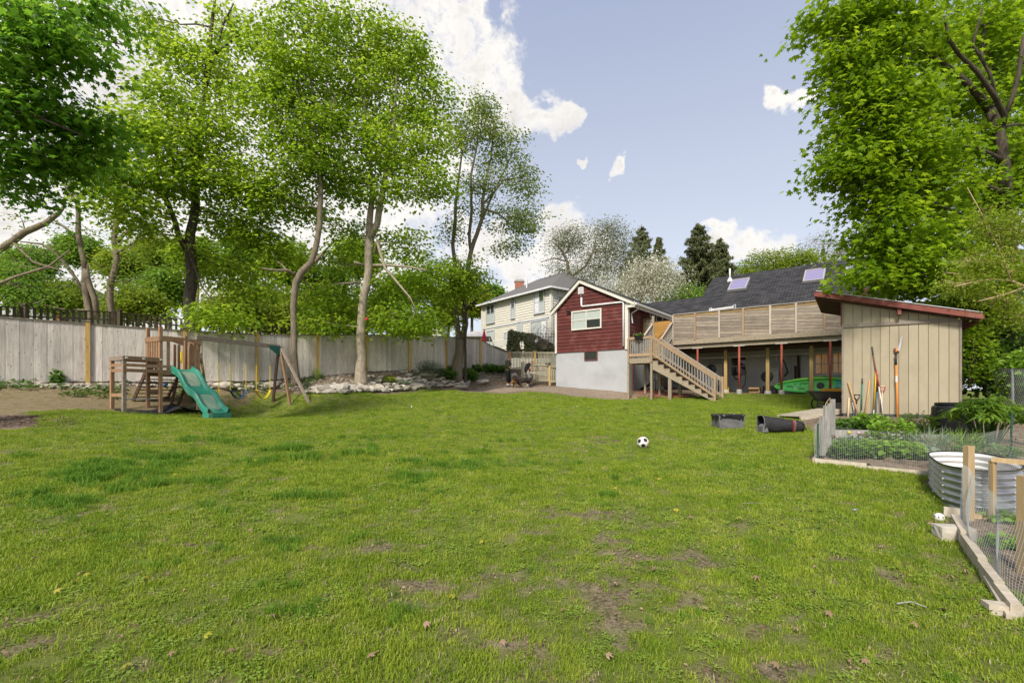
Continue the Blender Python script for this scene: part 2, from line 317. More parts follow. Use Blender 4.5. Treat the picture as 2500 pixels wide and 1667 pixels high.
class MB:
    def __init__(s): s.v = []; s.f = []
    def add(s, v, f):
        o = len(s.v); s.v += [V3(x) for x in v]; s.f += [tuple(i + o for i in q) for q in f]; return s
    def hexa(s, a):   # 4 bottom + 4 top
        return s.add(a, [(3, 2, 1, 0), (4, 5, 6, 7), (0, 1, 5, 4), (1, 2, 6, 5), (2, 3, 7, 6), (3, 0, 4, 7)])
    def box(s, c, sx, sy, sz, R=None):
        c = V3(c); a = []
        for z in (-.5, .5):
            for x, y in ((-.5, -.5), (.5, -.5), (.5, .5), (-.5, .5)):
                p = V3((x * sx, y * sy, z * sz)); a.append(c + (R @ p if R else p))
        return s.hexa(a)
    def beam(s, p0, p1, w, h, up=V3((0, 0, 1))):
        p0, p1 = V3(p0), V3(p1); d, sd, t = basis(p1 - p0, up); sd = sd * w / 2; t = t * h / 2
        return s.hexa([p0 - sd - t, p0 + sd - t, p0 + sd + t, p0 - sd + t, p1 - sd - t, p1 + sd - t, p1 + sd + t, p1 - sd + t])
    def tube(s, pts, r, n=6, cap=True):
        pts = [V3(p) for p in pts]; R = r if hasattr(r, '__len__') else [r] * len(pts)
        rings = []; sd = None
        for i, p in enumerate(pts):
            d = (pts[min(i + 1, len(pts) - 1)] - pts[max(i - 1, 0)])
            if d.length < 1e-6: d = V3((0, 0, 1))
            d.normalize()
            if sd is None: _, sd, _ = basis(d)
            sd = (sd - d * sd.dot(d))
            if sd.length < 1e-4: _, sd, _ = basis(d)
            sd.normalize(); t = d.cross(sd)
            rings.append([p + (sd * math.cos(2 * math.pi * k / n) + t * math.sin(2 * math.pi * k / n)) * R[i] for k in range(n)])
        v = [q for ring in rings for q in ring]; f = []
        for i in range(len(pts) - 1):
            for k in range(n):
                f.append((i * n + k, i * n + (k + 1) % n, (i + 1) * n + (k + 1) % n, (i + 1) * n + k))
        if cap: f.append(tuple(range(n - 1, -1, -1))); f.append(tuple((len(pts) - 1) * n + k for k in range(n)))
        return s.add(v, f)
    def quad(s, a, b, c, d): return s.add([a, b, c, d], [(0, 1, 2, 3)])
    def prism(s, poly, vec):
        n = len(poly); vec = V3(vec); v = [V3(p) for p in poly] + [V3(p) + vec for p in poly]
        return s.add(v, [tuple(range(n - 1, -1, -1)), tuple(range(n, 2 * n))] + [(i, (i + 1) % n, n + (i + 1) % n, n + i) for i in range(n)])
    def lathe(s, c, prof, n=16, ax=V3((0, 0, 1))):
        c = V3(c); d, sd, t = basis(ax)
        v = []; f = []
        for (r, z) in prof:
            for k in range(n):
                a = 2 * math.pi * k / n; v.append(c + d * z + (sd * math.cos(a) + t * math.sin(a)) * max(r, 1e-4))
        for i in range(len(prof) - 1):
            for k in range(n): f.append((i * n + k, i * n + (k + 1) % n, (i + 1) * n + (k + 1) % n, (i + 1) * n + k))
        return s.add(v, f)

WL = {}     # world position of each parent
def setp(o, **k):
    for a, b in k.items():
        if b: o[a] = b
    return o
def thing(name, label, cat, loc, group=None):
    o = bpy.data.objects.new(name, None); C.objects.link(o); o.location = loc; o.empty_display_size = .2
    WL[o.name] = V3(loc); return setp(o, label=label, category=cat, group=group)
def build(name, mb, material, parent=None, smooth=False, label=None, cat=None, group=None, kind=None, loc=None):
    base = WL[parent.name] if parent is not None else V3(loc if loc is not None else (0, 0, 0))
    me = to_mesh(name, [x - base for x in mb.v], mb.f, material, smooth)
    o = bpy.data.objects.new(name, me); C.objects.link(o)
    if parent is not None: o.parent = parent
    else: o.location = base
    WL[o.name] = base
    return setp(o, label=label, category=cat, group=group, kind=kind)
PC = {}
UNIT = MB().box((0, 0, 0), 1, 1, 1)
def piece(name, parent, material, c, ax, ay, az, shape=None, label=None):
    """one box-like piece (shared mesh) with half-free axes: full extents ax, ay, az"""
    key = (material, shape)
    if key not in PC:
        if shape is None: PC[key] = to_mesh('piece', UNIT.v, UNIT.f, material)
        else: PC[key] = to_mesh('piece', SHAPES[shape][0], SHAPES[shape][1], material, SHAPES[shape][2])
    o = bpy.data.objects.new(name, PC[key]); C.objects.link(o); o.parent = parent
    base = WL[parent.name]; c = V3(c) - base
    ax, ay, az = V3(ax), V3(ay), V3(az)
    o.matrix_local = Matrix(((ax.x, ay.x, az.x, c.x), (ax.y, ay.y, az.y, c.y), (ax.z, ay.z, az.z, c.z), (0, 0, 0, 1)))
    return setp(o, label=label)
def bar(name, parent, material, p0, p1, w, h, up=V3((0, 0, 1)), label=None):
    p0, p1 = V3(p0), V3(p1); d, sd, t = basis(p1 - p0, up)
    return piece(name, parent, material, (p0 + p1) / 2, sd * w, t * h, (p1 - p0), label=label) if False else piece(name, parent, material, (p0 + p1) / 2, (p1 - p0), sd * w * -1, t * h, label=label)

def ico(sub, seed, flat=.7, rough=.25, squareness=0):
    bm = bmesh.new(); bmesh.ops.create_icosphere(bm, subdivisions=sub, radius=.5)
    for v in bm.verts:
        c = v.co.copy()
        if squareness:
            m = max(abs(c.x), abs(c.y), abs(c.z)); c = c.lerp(c * (.5 / m), squareness)
        n = mn.noise(c * 2.2 + V3((seed * 7.1, seed * 3.3, 0))) ; c *= 1 + rough * n * 2
        v.co = V3((c.x, c.y, c.z * flat))
    v = [x.co.copy() for x in bm.verts]; f = [tuple(a.index for a in q.verts) for q in bm.faces]; bm.free(); return v, f
SHAPES = {}
for k in range(8): SHAPES['stone%d' % k] = (*ico(1 if k < 6 else 2, k + 1, .8, .28, .45), False)

def np_mesh(name, v, f, material, tint=None, smooth=False):
    """v (N,3), f (M,k) with k corners each; tint per face"""
    me = bpy.data.meshes.new(name); k = f.shape[1]; M_ = f.shape[0]
    me.vertices.add(len(v)); me.vertices.foreach_set('co', v.astype(np.float32).ravel())
    me.loops.add(M_ * k); me.loops.foreach_set('vertex_index', f.astype(np.int32).ravel())
    me.polygons.add(M_); me.polygons.foreach_set('loop_start', np.arange(0, M_ * k, k, dtype=np.int32))
    if smooth: me.polygons.foreach_set('use_smooth', np.ones(M_, dtype=bool))
    if tint is not None:
        a = me.attributes.new('tint', 'FLOAT', 'FACE'); a.data.foreach_set('value', tint.astype(np.float32))
    me.update(calc_edges=True)
    if material: me.materials.append(MATS[material])
    return me

# ------------------------------------------------------------------ leaves
def leaf_template(kind):
    if kind == 'kite':
        v = [(0, 0, 0), (.32, .45, .10), (0, 1, -.06), (-.32, .45, .10)]; f = [(0, 1, 2), (0, 2, 3)]
    elif kind == 'broad':
        v = [(0, 0, 0), (.42, .3, .08), (.3, .72, .05), (0, 1, -.1), (-.3, .72, .05), (-.42, .3, .08)]; f = [(0, 1, 2), (0, 2, 3), (0, 3, 4), (0, 4, 5)]
    elif kind == 'maple':
        ring = [(.20, -.02, 0), (.52, .10, -.05), (.30, .28, .03), (.56, .58, -.06), (.20, .55, .03), (0, 1, -.10), (-.20, .55, .03), (-.56, .58, -.06), (-.30, .28, .03), (-.52, .10, -.05), (-.20, -.02, 0)]
        v = [(0, .08, .05)] + ring; f = [(0, i, i + 1) for i in range(1, 11)]
    elif kind == 'long':
        v = [(0, 0, 0), (.13, .35, .04), (0, 1, -.18), (-.13, .35, .04)]; f = [(0, 1, 2), (0, 2, 3)]
    elif kind == 'blade':
        v = [(-.03, 0, 0), (.03, 0, 0), (0, 1, -.2)]; f = [(0, 1, 2)]
    elif kind == 'petal':
        v = [(0, -.5, 0), (.5, 0, .1), (0, .5, 0), (-.5, 0, .1)]; f = [(0, 1, 2), (0, 2, 3)]
    return np.array(v, float), np.array(f, int)
def leaves(name, pos, size, material, kind='kite', droop=.3, tilt=.6, tint=None, az=None, parent=None, base=None, **k):
    """pos (N,3) leaf stalk ends; each leaf has its own direction, tilt and size"""
    n = len(pos); T, FF = leaf_template(kind)
    if az is None: az = rng.uniform(0, 2 * np.pi, n)
    el = -droop + rng.normal(0, .45, n) * tilt
    roll = rng.normal(0, 1, n) * tilt
    size = np.broadcast_to(size, (n,)) * rng.uniform(.7, 1.2, n)
    d = np.stack([np.cos(az) * np.cos(el), np.sin(az) * np.cos(el), np.sin(el)], 1)
    s = np.stack([-np.sin(az), np.cos(az), np.zeros(n)], 1); u = np.cross(s, d) * -1
    c, sn = np.cos(roll)[:, None], np.sin(roll)[:, None]
    s2 = s * c + u * sn; u2 = -s * sn + u * c
    v = pos[:, None, :] + size[:, None, None] * (T[None, :, 0:1] * s2[:, None, :] + T[None, :, 1:2] * d[:, None, :] + T[None, :, 2:3] * u2[:, None, :])
    f = FF[None] + (np.arange(n) * len(T))[:, None, None]
    if tint is None: tint = rng.uniform(0, 1, n)
    tt = np.repeat(np.clip(tint, 0, 1), len(FF))
    b = np.array(WL[parent.name]) if parent is not None else np.array(base if base is not None else (0, 0, 0))
    me = np_mesh(name, v.reshape(-1, 3) - b, f.reshape(-1, 3), material, tt)
    o = bpy.data.objects.new(name, me); C.objects.link(o)
    if parent is not None: o.parent = parent
    else: o.location = V3(b)
    WL[o.name] = V3(b)
    return setp(o, **k)

# ------------------------------------------------------------------ the lie of the land
def plane_z(X, Y):
    X = np.asarray(X, float); Y = np.asarray(Y, float)
    return -1.62 + .0605 * np.where(Y < 30, Y, 30 + (Y - 30) * .05)
FENCE = [(-17.7, 9.5), (-16.6, 11.6), (-15.2, 13.6), (-13.43, 15.3), (-11.45, 16.9), (-9.8, 18.56), (-8.27, 20.46), (-6.77, 22.39), (-5.17, 24.23), (-3.56, 26.06), (-1.84, 27.79), (-.20, 29.6)]
FTOP = [773, 771, 772, 789, 806, 815, 817, 816.6, 815.4, 821, 827, 859]
FBOT = [916, 920, 925, 931, 931, 929.7, 919.5, 907, 903, 899, 900, 903]
FTZ = []
for (x, y), t, b in zip(FENCE, FTOP, FBOT): FTZ.append(((HY - t) / F * y, (HY - b) / F * y))
FTZ[0] = (2.25, .25); FTZ[1] = (2.24, .28); FTZ[2] = (2.23, .33)
ctl = []
for (px, py, Y) in [(1250, 1093, 9.6), (1570, 1093, 9.6), (525, 1024, 13), (300, 1004, 13.9), (753, 1007, 16), (669, 1001, 17.8), (200, 1000, 12.8), (60, 1000, 12.2),
                    (760, 963, 18.0), (910, 960, 20.3), (981, 954.6, 22.3), (1065, 948.7, 24.2), (1133, 950, 25.6), (1240, 942, 27.4), (1310, 942, 27.8), (1340, 943, 28.3), (1280, 941, 28.2), (1200, 943, 27), (1200, 955, 24), (1200, 949, 25.6), (1290, 953, 24), (1290, 947, 26), (1070, 962, 20), (1070, 957, 22), (1000, 965, 19.5), (1130, 957, 23.2), (900, 972, 18), (1150, 940, 26.6), (1400, 955, 24.5), (1000, 930, 23.5), (900, 940, 21.3), (1080, 925, 25.3),
                    (1357, 943, 27.4), (1445, 950, 26.0), (1533, 958, 24.7), (1534, 975, 23.7), (1592, 975.5, 23), (1744, 979, 21.26), (1804, 963, 23.3), (1908, 966, 21.9), (2000, 965, 21),
                    (2059, 1022, 12.6), (2343, 1027, 11.4), (1777, 1045, 12.4), (1905, 1058, 11.3), (1990, 1132, 7.8), (2267, 1162, 7.0), (1200, 960, 22), (1400, 968, 22), (1250, 1000, 16)]:
    p = P(px, py, Y); ctl.append((p.x, p.y, p.z))
for (x, y), (t, b) in zip(FENCE, FTZ):
    ctl.append((x, y, b - .03)); ctl.append((x - 1.6, y + 1.3, b + .15)); ctl.append((x - 7, y + 6, b + .4))
ctl += [(12, 31, .3), (5, 31, .8), (2.5, 30.6, .95), (2.3, 29.5, .75), (4, 33, 1.1), (0, 33, 1.5), (15, 20, -.2), (12, 12, -.6), (6, 3, -1.45), (-6, 3, -1.45), (0, 2, -1.5), (-12, 6, -.95), (-5, 8, -1.1), (0, 45, 1.6), (8, 45, 1.2), (-16, 9.2, -.5)]
cx = np.array(ctl); CR = 3.2
def ker(ax, ay, bx, by):
    r2 = (ax[:, None] - bx[None]) ** 2 + (ay[:, None] - by[None]) ** 2
    return 1 / np.sqrt(1 + r2 / CR ** 2) ** 3
res = cx[:, 2] - plane_z(cx[:, 0], cx[:, 1])
W_ = np.linalg.solve(ker(cx[:, 0], cx[:, 1], cx[:, 0], cx[:, 1]) + np.eye(len(cx)) * .02, res)
def gz_np(X, Y):
    X = np.asarray(X, float).ravel(); Y = np.asarray(Y, float).ravel(); out = np.zeros(len(X))
    for i in range(0, len(X), 20000):
        out[i:i + 20000] = ker(X[i:i + 20000], Y[i:i + 20000], cx[:, 0], cx[:, 1]) @ W_
    return out + plane_z(X, Y)
def gz(x, y): return float(gz_np([x], [y])[0])
def gp(px, py, y0=1.5, y1=60):
    """where the line of sight through a pixel meets the ground"""
    Y = np.linspace(y0, y1, 2400); X = (px - CX) / F * Y; Z = (HY - py) / F * Y; g = gz_np(X, Y)
    k = np.nonzero(g >= Z)[0]
    if len(k) == 0: return V3((X[-1], Y[-1], g[-1]))
    i = k[0]; return V3((X[i], Y[i], g[i]))
def on(x, y, dz=0): return V3((x, y, gz(x, y) + dz))

def fbm(x, y, s, seed=0, oc=4):
    """cheap value noise, numpy"""
    out = np.zeros_like(x, float); amp = 1; tot = 0
    for o in range(oc):
        xs = x * s + seed * 13.7 + o * 5.1; ys = y * s + seed * 7.3 + o * 9.2
        xi = np.floor(xs).astype(np.int64); yi = np.floor(ys).astype(np.int64); fx = xs - xi; fy = ys - yi
        fx = fx * fx * (3 - 2 * fx); fy = fy * fy * (3 - 2 * fy)
        def h(a, b):
            q = (a * 374761393 + b * 668265263 + (seed + o) * 144665) & 0x7fffffff
            q = ((q ^ (q >> 13)) * 1274126177) & 0x7fffffff
            return ((q ^ (q >> 16)) & 0xffff) / 65535.0
        v = (h(xi, yi) * (1 - fx) + h(xi + 1, yi) * fx) * (1 - fy) + (h(xi, yi + 1) * (1 - fx) + h(xi + 1, yi + 1) * fx) * fy
        out += v * amp; tot += amp; amp *= .5; s *= 2.03
    return out / tot
def inpoly(X, Y, poly):
    r = np.zeros(len(X), bool); j = len(poly) - 1
    for i in range(len(poly)):
        xi, yi = poly[i][0], poly[i][1]; xj, yj = poly[j][0], poly[j][1]
        c = ((yi > Y) != (yj > Y)) & (X < (xj - xi) * (Y - yi) / (yj - yi + 1e-12) + xi); r ^= c; j = i
    return r
def pp(lst): return [(gp(a, b).x, gp(a, b).y) for a, b in lst]

O2 = V3((5.92, 24.7, 0)); U = V3((.794, -.608, 0)); Vd = V3((.608, .794, 0))
def H(u, v, z): return O2 + U * u + Vd * v + V3((0, 0, z))
S0 = V3((8.89, 12.97, 0)); US = V3((.816, -.579, 0)); VS = V3((.579, .816, 0))
def S(u, v, z): return S0 + US * u + VS * v + V3((0, 0, z))
UP = V3((0, 0, 1))

lawn_poly = [(-9, 1.2)] + [(-14, 8.5)] + pp([(-40, 1052), (60, 1048), (117, 1036), (112, 1020), (60, 1008), (110, 1004), (250, 1002), (400, 1003), (520, 985), (560, 962), (640, 955), (700, 958), (760, 963), (910, 961), (985, 956), (1070, 950), (1130, 957), (1200, 961), (1290, 957), (1360, 962), (1430, 972), (1500, 974), (1540, 975)]) \
    + [tuple(H(.4, -.6, 0)[:2]), tuple(H(3.2, .2, 0)[:2]), tuple(H(4, 2.3, 0)[:2]), tuple(H(9.5, 2.6, 0)[:2]), tuple(S(-.9, 5.5, 0)[:2]), tuple(S(-.7, .6, 0)[:2]), tuple(S(-1.0, -.6, 0)[:2])] \
    + [(6.65, 10.2)] + pp([(1986, 1131), (2130, 1143), (2268, 1160), (2276, 1200), (2345, 1232), (2340, 1290), (2380, 1360), (2430, 1440)]) + [(4.4, 2.6), (6, 1.2)]
LP = np.array(lawn_poly)
def soft_in(X, Y, poly, wob=.35):
    a = X + (fbm(X, Y, 1.3, 3) - .5) * wob * 2; b = Y + (fbm(X, Y, 1.3, 4) - .5) * wob * 2
    return inpoly(a, b, poly)
def lawn_density(X, Y):
    """0 bare .. 1 full grass"""
    ins = soft_in(X, Y, LP, .22).astype(float)
    n = .55 * fbm(X, Y * 1.5, 8.5, 5, 4) + .45 * fbm(X, Y * 1.4, 3.1, 6, 3); n2 = fbm(X, Y, .7, 8, 3)
    # worn ground in the foreground, right of centre
    wx = (X - .4) / 4.2; wy = (Y - 4.2) / 3.6; worn = np.exp(-(wx ** 2 + wy ** 2)) * .9
    near = np.exp(-((Y - 2.8) / 2.2) ** 2) * .35
    bare = np.clip((n + .11 * np.maximum(worn, near) + (n2 - .5) * .30 - .638) / .10, 0, 1)
    return ins * (1 - bare * .86)
def lush(X, Y):
    """tall dark tufts left of centre"""
    a = np.exp(-(((X + 3.6) / 3.8) ** 2 + ((Y - 7.6) / 3.2) ** 2)); n = fbm(X * .8, Y * 1.7, 1.7, 21, 3)
    return np.clip((n * .9 + a * .30 - .66) / .30, 0, 1) * np.clip(1.25 - np.abs(X + 2) / 14, .2, 1)
tan_poly = np.array(pp([(-60, 946), (120, 942), (270, 946), (420, 950), (560, 948), (640, 962), (610, 990), (480, 1003), (250, 1004), (110, 1006), (0, 1012)]))
chip_poly = np.array(pp([(1133, 953), (1165, 946), (1215, 941), (1290, 942), (1357, 944), (1450, 951), (1540, 959), (1560, 972), (1500, 975), (1430, 972), (1360, 958), (1290, 953), (1200, 958)]))
mulch_poly = np.array([(gp(50, 1028).x + math.cos(t) * 1.25, gp(50, 1028).y + math.sin(t) * .72) for t in np.linspace(0, 6.28, 20)[:-1]])

def ground():
    xs = np.concatenate([np.array([-300, -200, -130, -90, -65, -50, -40, -33, -28, -25]), np.arange(-23, 19, .13), np.array([19.5, 20.5, 22, 24, 28, 34, 42, 55, 75, 110, 180, 300])])
    ys = np.concatenate([np.array([-200, -80, -30, -12, -6, -3, -1, 0, .6]), np.arange(1, 12, .10), np.arange(12, 34, .17), np.array([34.5, 36, 38, 41, 45, 50, 58, 70, 90, 130, 200, 300, 500])])
    X, Y = np.meshgrid(xs, ys); nx, ny = len(xs), len(ys); x, y = X.ravel(), Y.ravel()
    z = gz_np(x, y)
    dn = lawn_density(x, y)
    z = z + (fbm(x, y, 1.1, 2, 3) - .5) * .05 * (y < 40) + (fbm(x, y, 6, 9, 2) - .5) * .018 * (y < 14)
    v = np.stack([x, y, z], 1)
    i = np.arange(nx * ny).reshape(ny, nx); f = np.stack([i[:-1, :-1].ravel(), i[:-1, 1:].ravel(), i[1:, 1:].ravel(), i[1:, :-1].ravel()], 1)
    m = bpy.data.materials.new('ground'); nt, N, L = nodes_of(m)
    out = N.new('ShaderNodeOutputMaterial'); b = N.new('ShaderNodeBsdfPrincipled'); L.new(b.outputs[0], out.inputs[0]); b.inputs['Roughness'].default_value = 1; b.inputs['Specular IOR Level'].default_value = .1
    g = N.new('ShaderNodeNewGeometry')
    def noise(s, d=6, r=.65):
        n = N.new('ShaderNodeTexNoise'); n.inputs['Scale'].default_value = s; n.inputs['Detail'].default_value = d; n.inputs['Roughness'].default_value = r; L.new(g.outputs['Position'], n.inputs['Vector']); return n.outputs[0]
    def mrange(x, a, c, lo=0, hi=1):
        q = N.new('ShaderNodeMapRange'); q.inputs['From Min'].default_value = a; q.inputs['From Max'].default_value = c; q.inputs['To Min'].default_value = lo; q.inputs['To Max'].default_value = hi; L.new(x, q.inputs['Value']); return q.outputs[0]
    def mix(fac, c1, c2):
        q = N.new('ShaderNodeMix'); q.data_type = 'RGBA'
        L.new(fac, q.inputs[0])
        for k, c in ((6, c1), (7, c2)):
            if isinstance(c, tuple): q.inputs[k].default_value = rgb(c)
            else: L.new(c, q.inputs[k])
        return q.outputs[2]
    def att(n):
        a = N.new('ShaderNodeAttribute'); a.attribute_name = n; return a.outputs['Fac']
    nf = noise(38, 8, .75); nm = noise(7); nl = noise(1.1)
    soil = mix(mrange(nf, .42, .58), (.075, .055, .038), (.27, .205, .145))
    soil = mix(mrange(nm, .5, .7), soil, (.31, .245, .175))
    green = mix(mrange(nf, .35, .65), (.07, .115, .014), (.15, .20, .03))
    green = mix(mrange(nl, .35, .7), green, (.17, .20, .035))
    straw = mix(mrange(nf, .4, .62), (.17, .13, .08), (.31, .24, .15))
    straw = mix(mrange(nm, .48, .66), straw, (.15, .135, .05))
    chips = mix(mrange(nf, .42, .58), (.15, .115, .085), (.40, .32, .24))
    mul = mix(mrange(nf, .42, .6), (.075, .05, .038), (.25, .18, .14))
    col = mix(att('grass'), soil, green)
    col = mix(att('tan'), col, straw); col = mix(att('chips'), col, chips); col = mix(att('mulch'), col, mul)
    L.new(col, b.inputs['Base Color'])
    bp = N.new('ShaderNodeBump'); bp.inputs['Distance'].default_value = .03; bp.inputs['Strength'].default_value = .8; L.new(nf, bp.inputs['Height']); L.new(bp.outputs[0], b.inputs['Normal'])
    MATS['ground'] = m
    me = np_mesh('ground', v, f, 'ground', smooth=True)
    far = (y > 34) | (x > 19) | (x < -23)
    def put(n, a):
        at = me.attributes.new(n, 'FLOAT', 'POINT'); at.data.foreach_set('value', a.astype(np.float32))
    put('grass', np.where(far, .9, dn * .85)); put('tan', soft_in(x, y, tan_poly, .35).astype(float)); put('chips', soft_in(x, y, chip_poly, .15).astype(float)); put('mulch', soft_in(x, y, mulch_poly, .2).astype(float))
    o = bpy.data.objects.new('ground', me); C.objects.link(o); o['kind'] = 'structure'
ground()

# ------------------------------------------------------------------ grass: clumps of blades on the points that pass the density test
def grassmat(name, c1, c2, c3):
    m = bpy.data.materials.new(name); nt, N, L = nodes_of(m)
    out = N.new('ShaderNodeOutputMaterial'); b = N.new('ShaderNodeBsdfPrincipled'); b.inputs['Roughness'].default_value = .55; b.inputs['Specular IOR Level'].default_value = .25
    oi = N.new('ShaderNodeObjectInfo'); g = N.new('ShaderNodeNewGeometry')
    n = N.new('ShaderNodeTexNoise'); n.inputs['Scale'].default_value = 2.2; n.inputs['Detail'].default_value = 5; n.inputs['Roughness'].default_value = .7; L.new(g.outputs['Position'], n.inputs['Vector'])
    a = N.new('ShaderNodeMath'); a.operation = 'MULTIPLY_ADD'; L.new(n.outputs[0], a.inputs[0]); a.inputs[1].default_value = 1.5; a.inputs[2].default_value = -.5
    a2 = N.new('ShaderNodeMath'); a2.operation = 'MULTIPLY_ADD'; L.new(oi.outputs['Random'], a2.inputs[0]); a2.inputs[1].default_value = .5; L.new(a.outputs[0], a2.inputs[2])
    r = N.new('ShaderNodeValToRGB'); r.color_ramp.elements[0].color = rgb(c1); r.color_ramp.elements[1].color = rgb(c3); e = r.color_ramp.elements.new(.5); e.color = rgb(c2)
    L.new(a2.outputs[0], r.inputs[0]); L.new(r.outputs[0], b.inputs['Base Color'])
    t = N.new('ShaderNodeBsdfTranslucent'); h = N.new('ShaderNodeHueSaturation'); h.inputs['Value'].default_value = 1.5; L.new(r.outputs[0], h.inputs['Color']); L.new(h.outputs[0], t.inputs['Color'])
    mx = N.new('ShaderNodeMixShader'); mx.inputs[0].default_value = .35; L.new(b.outputs[0], mx.inputs[1]); L.new(t.outputs[0], mx.inputs[2]); L.new(mx.outputs[0], out.inputs[0]); MATS[name] = m
grassmat('grass', (.10, .18, .012), (.225, .31, .022), (.38, .42, .06)); grassmat('grass_dry', (.30, .25, .12), (.42, .36, .19), (.5, .45, .27))
grassmat('grass_tall', (.075, .175, .014), (.115, .23, .018), (.18, .30, .028))
grassmat('weed', (.15, .25, .03), (.22, .32, .045), (.31, .38, .07))
def clump(n, h, spread, w, mat_, kind='blade', seed=0, lean=.5):
    r = np.random.default_rng(seed); v = []; f = []
    for i in range(n):
        a = r.uniform(0, 6.28); d = spread * math.sqrt(r.uniform(0, 1)); x, y = d * math.cos(a), d * math.sin(a)
        b = r.uniform(0, 6.28); L = h * r.uniform(.55, 1.15); ln = r.uniform(.1, 1) * lean
        if kind == 'blade':
            dx, dy = math.cos(b) * L * ln, math.sin(b) * L * ln; sx, sy = -math.sin(b + r.uniform(-1, 1)) * w, math.cos(b) * w
            k = len(v); v += [(x - sx, y - sy, -.01), (x + sx, y + sy, -.01), (x + dx * .4 + sx * .8, y + dy * .4 + sy * .8, L * .6), (x + dx * .4 - sx * .8, y + dy * .4 - sy * .8, L * .6), (x + dx, y + dy, L * (1 - .35 * ln))]
            f += [(k, k + 1, k + 2, k + 3), (k + 3, k + 2, k + 4)]
        else:   # small round-leaved weed
            z = L * r.uniform(.3, 1); s = w * r.uniform(.6, 1.2); k = len(v); t = r.uniform(-.5, .5)
            c_, s_ = math.cos(b), math.sin(b)
            for (p, q, zz) in ((0, 0, 0), (.45, .5, .1), (0, 1.1, -.1), (-.45, .5, .1)):
                v.append((x + (p * c_ - q * s_) * s, y + (p * s_ + q * c_) * s, z + (zz + q * t) * s))
            f += [(k, k + 1, k + 2), (k, k + 2, k + 3)]
    me = bpy.data.meshes.new('clump'); me.from_pydata(v, [], f); me.materials.append(MATS[mat_]); me.update(); return bpy.data.objects.new('clump', me)
def scatter(name, protos, pts, scl, idx=None, label=None, flat=False):
    me = bpy.data.meshes.new(name); n = len(pts); me.vertices.add(n); me.vertices.foreach_set('co', pts.astype(np.float32).ravel())
    rot = np.zeros((n, 3)); rot[:, 2] = rng.uniform(0, 6.28, n); rot[:, 0] = rng.normal(0, .12, n); rot[:, 1] = rng.normal(0, .12, n)
    a = me.attributes.new('rot', 'FLOAT_VECTOR', 'POINT'); a.data.foreach_set('vector', rot.astype(np.float32).ravel())
    a = me.attributes.new('scl', 'FLOAT', 'POINT'); a.data.foreach_set('value', np.broadcast_to(scl, (n,)).astype(np.float32))
    a = me.attributes.new('idx', 'INT', 'POINT'); a.data.foreach_set('value', (rng.integers(0, len(protos), n) if idx is None else idx).astype(np.int32))
    me.update(); o = bpy.data.objects.new(name, me); C.objects.link(o); o['kind'] = 'stuff'
    if label: o['label'] = label
    ng = bpy.data.node_groups.new(name, 'GeometryNodeTree'); ng.interface.new_socket('Geometry', in_out='INPUT', socket_type='NodeSocketGeometry'); ng.interface.new_socket('Geometry', in_out='OUTPUT', socket_type='NodeSocketGeometry')
    N, L = ng.nodes, ng.links; gi = N.new('NodeGroupInput'); go = N.new('NodeGroupOutput'); ip = N.new('GeometryNodeInstanceOnPoints'); jn = N.new('GeometryNodeJoinGeometry')
    for p in reversed(protos):
        oi = N.new('GeometryNodeObjectInfo'); oi.inputs['Object'].default_value = p; oi.inputs['As Instance'].default_value = True; L.new(oi.outputs['Geometry'], jn.inputs[0])
    def na(nm, t):
        q = N.new('GeometryNodeInputNamedAttribute'); q.data_type = t; q.inputs['Name'].default_value = nm; return q.outputs['Attribute']
    L.new(gi.outputs[0], ip.inputs['Points']); L.new(jn.outputs[0], ip.inputs['Instance']); ip.inputs['Pick Instance'].default_value = True
    L.new(na('idx', 'INT'), ip.inputs['Instance Index']); L.new(na('rot', 'FLOAT_VECTOR'), ip.inputs['Rotation']); L.new(na('scl', 'FLOAT'), ip.inputs['Scale']); L.new(ip.outputs[0], go.inputs[0])
    md = o.modifiers.new('scatter', 'NODES'); md.node_group = ng
    return o
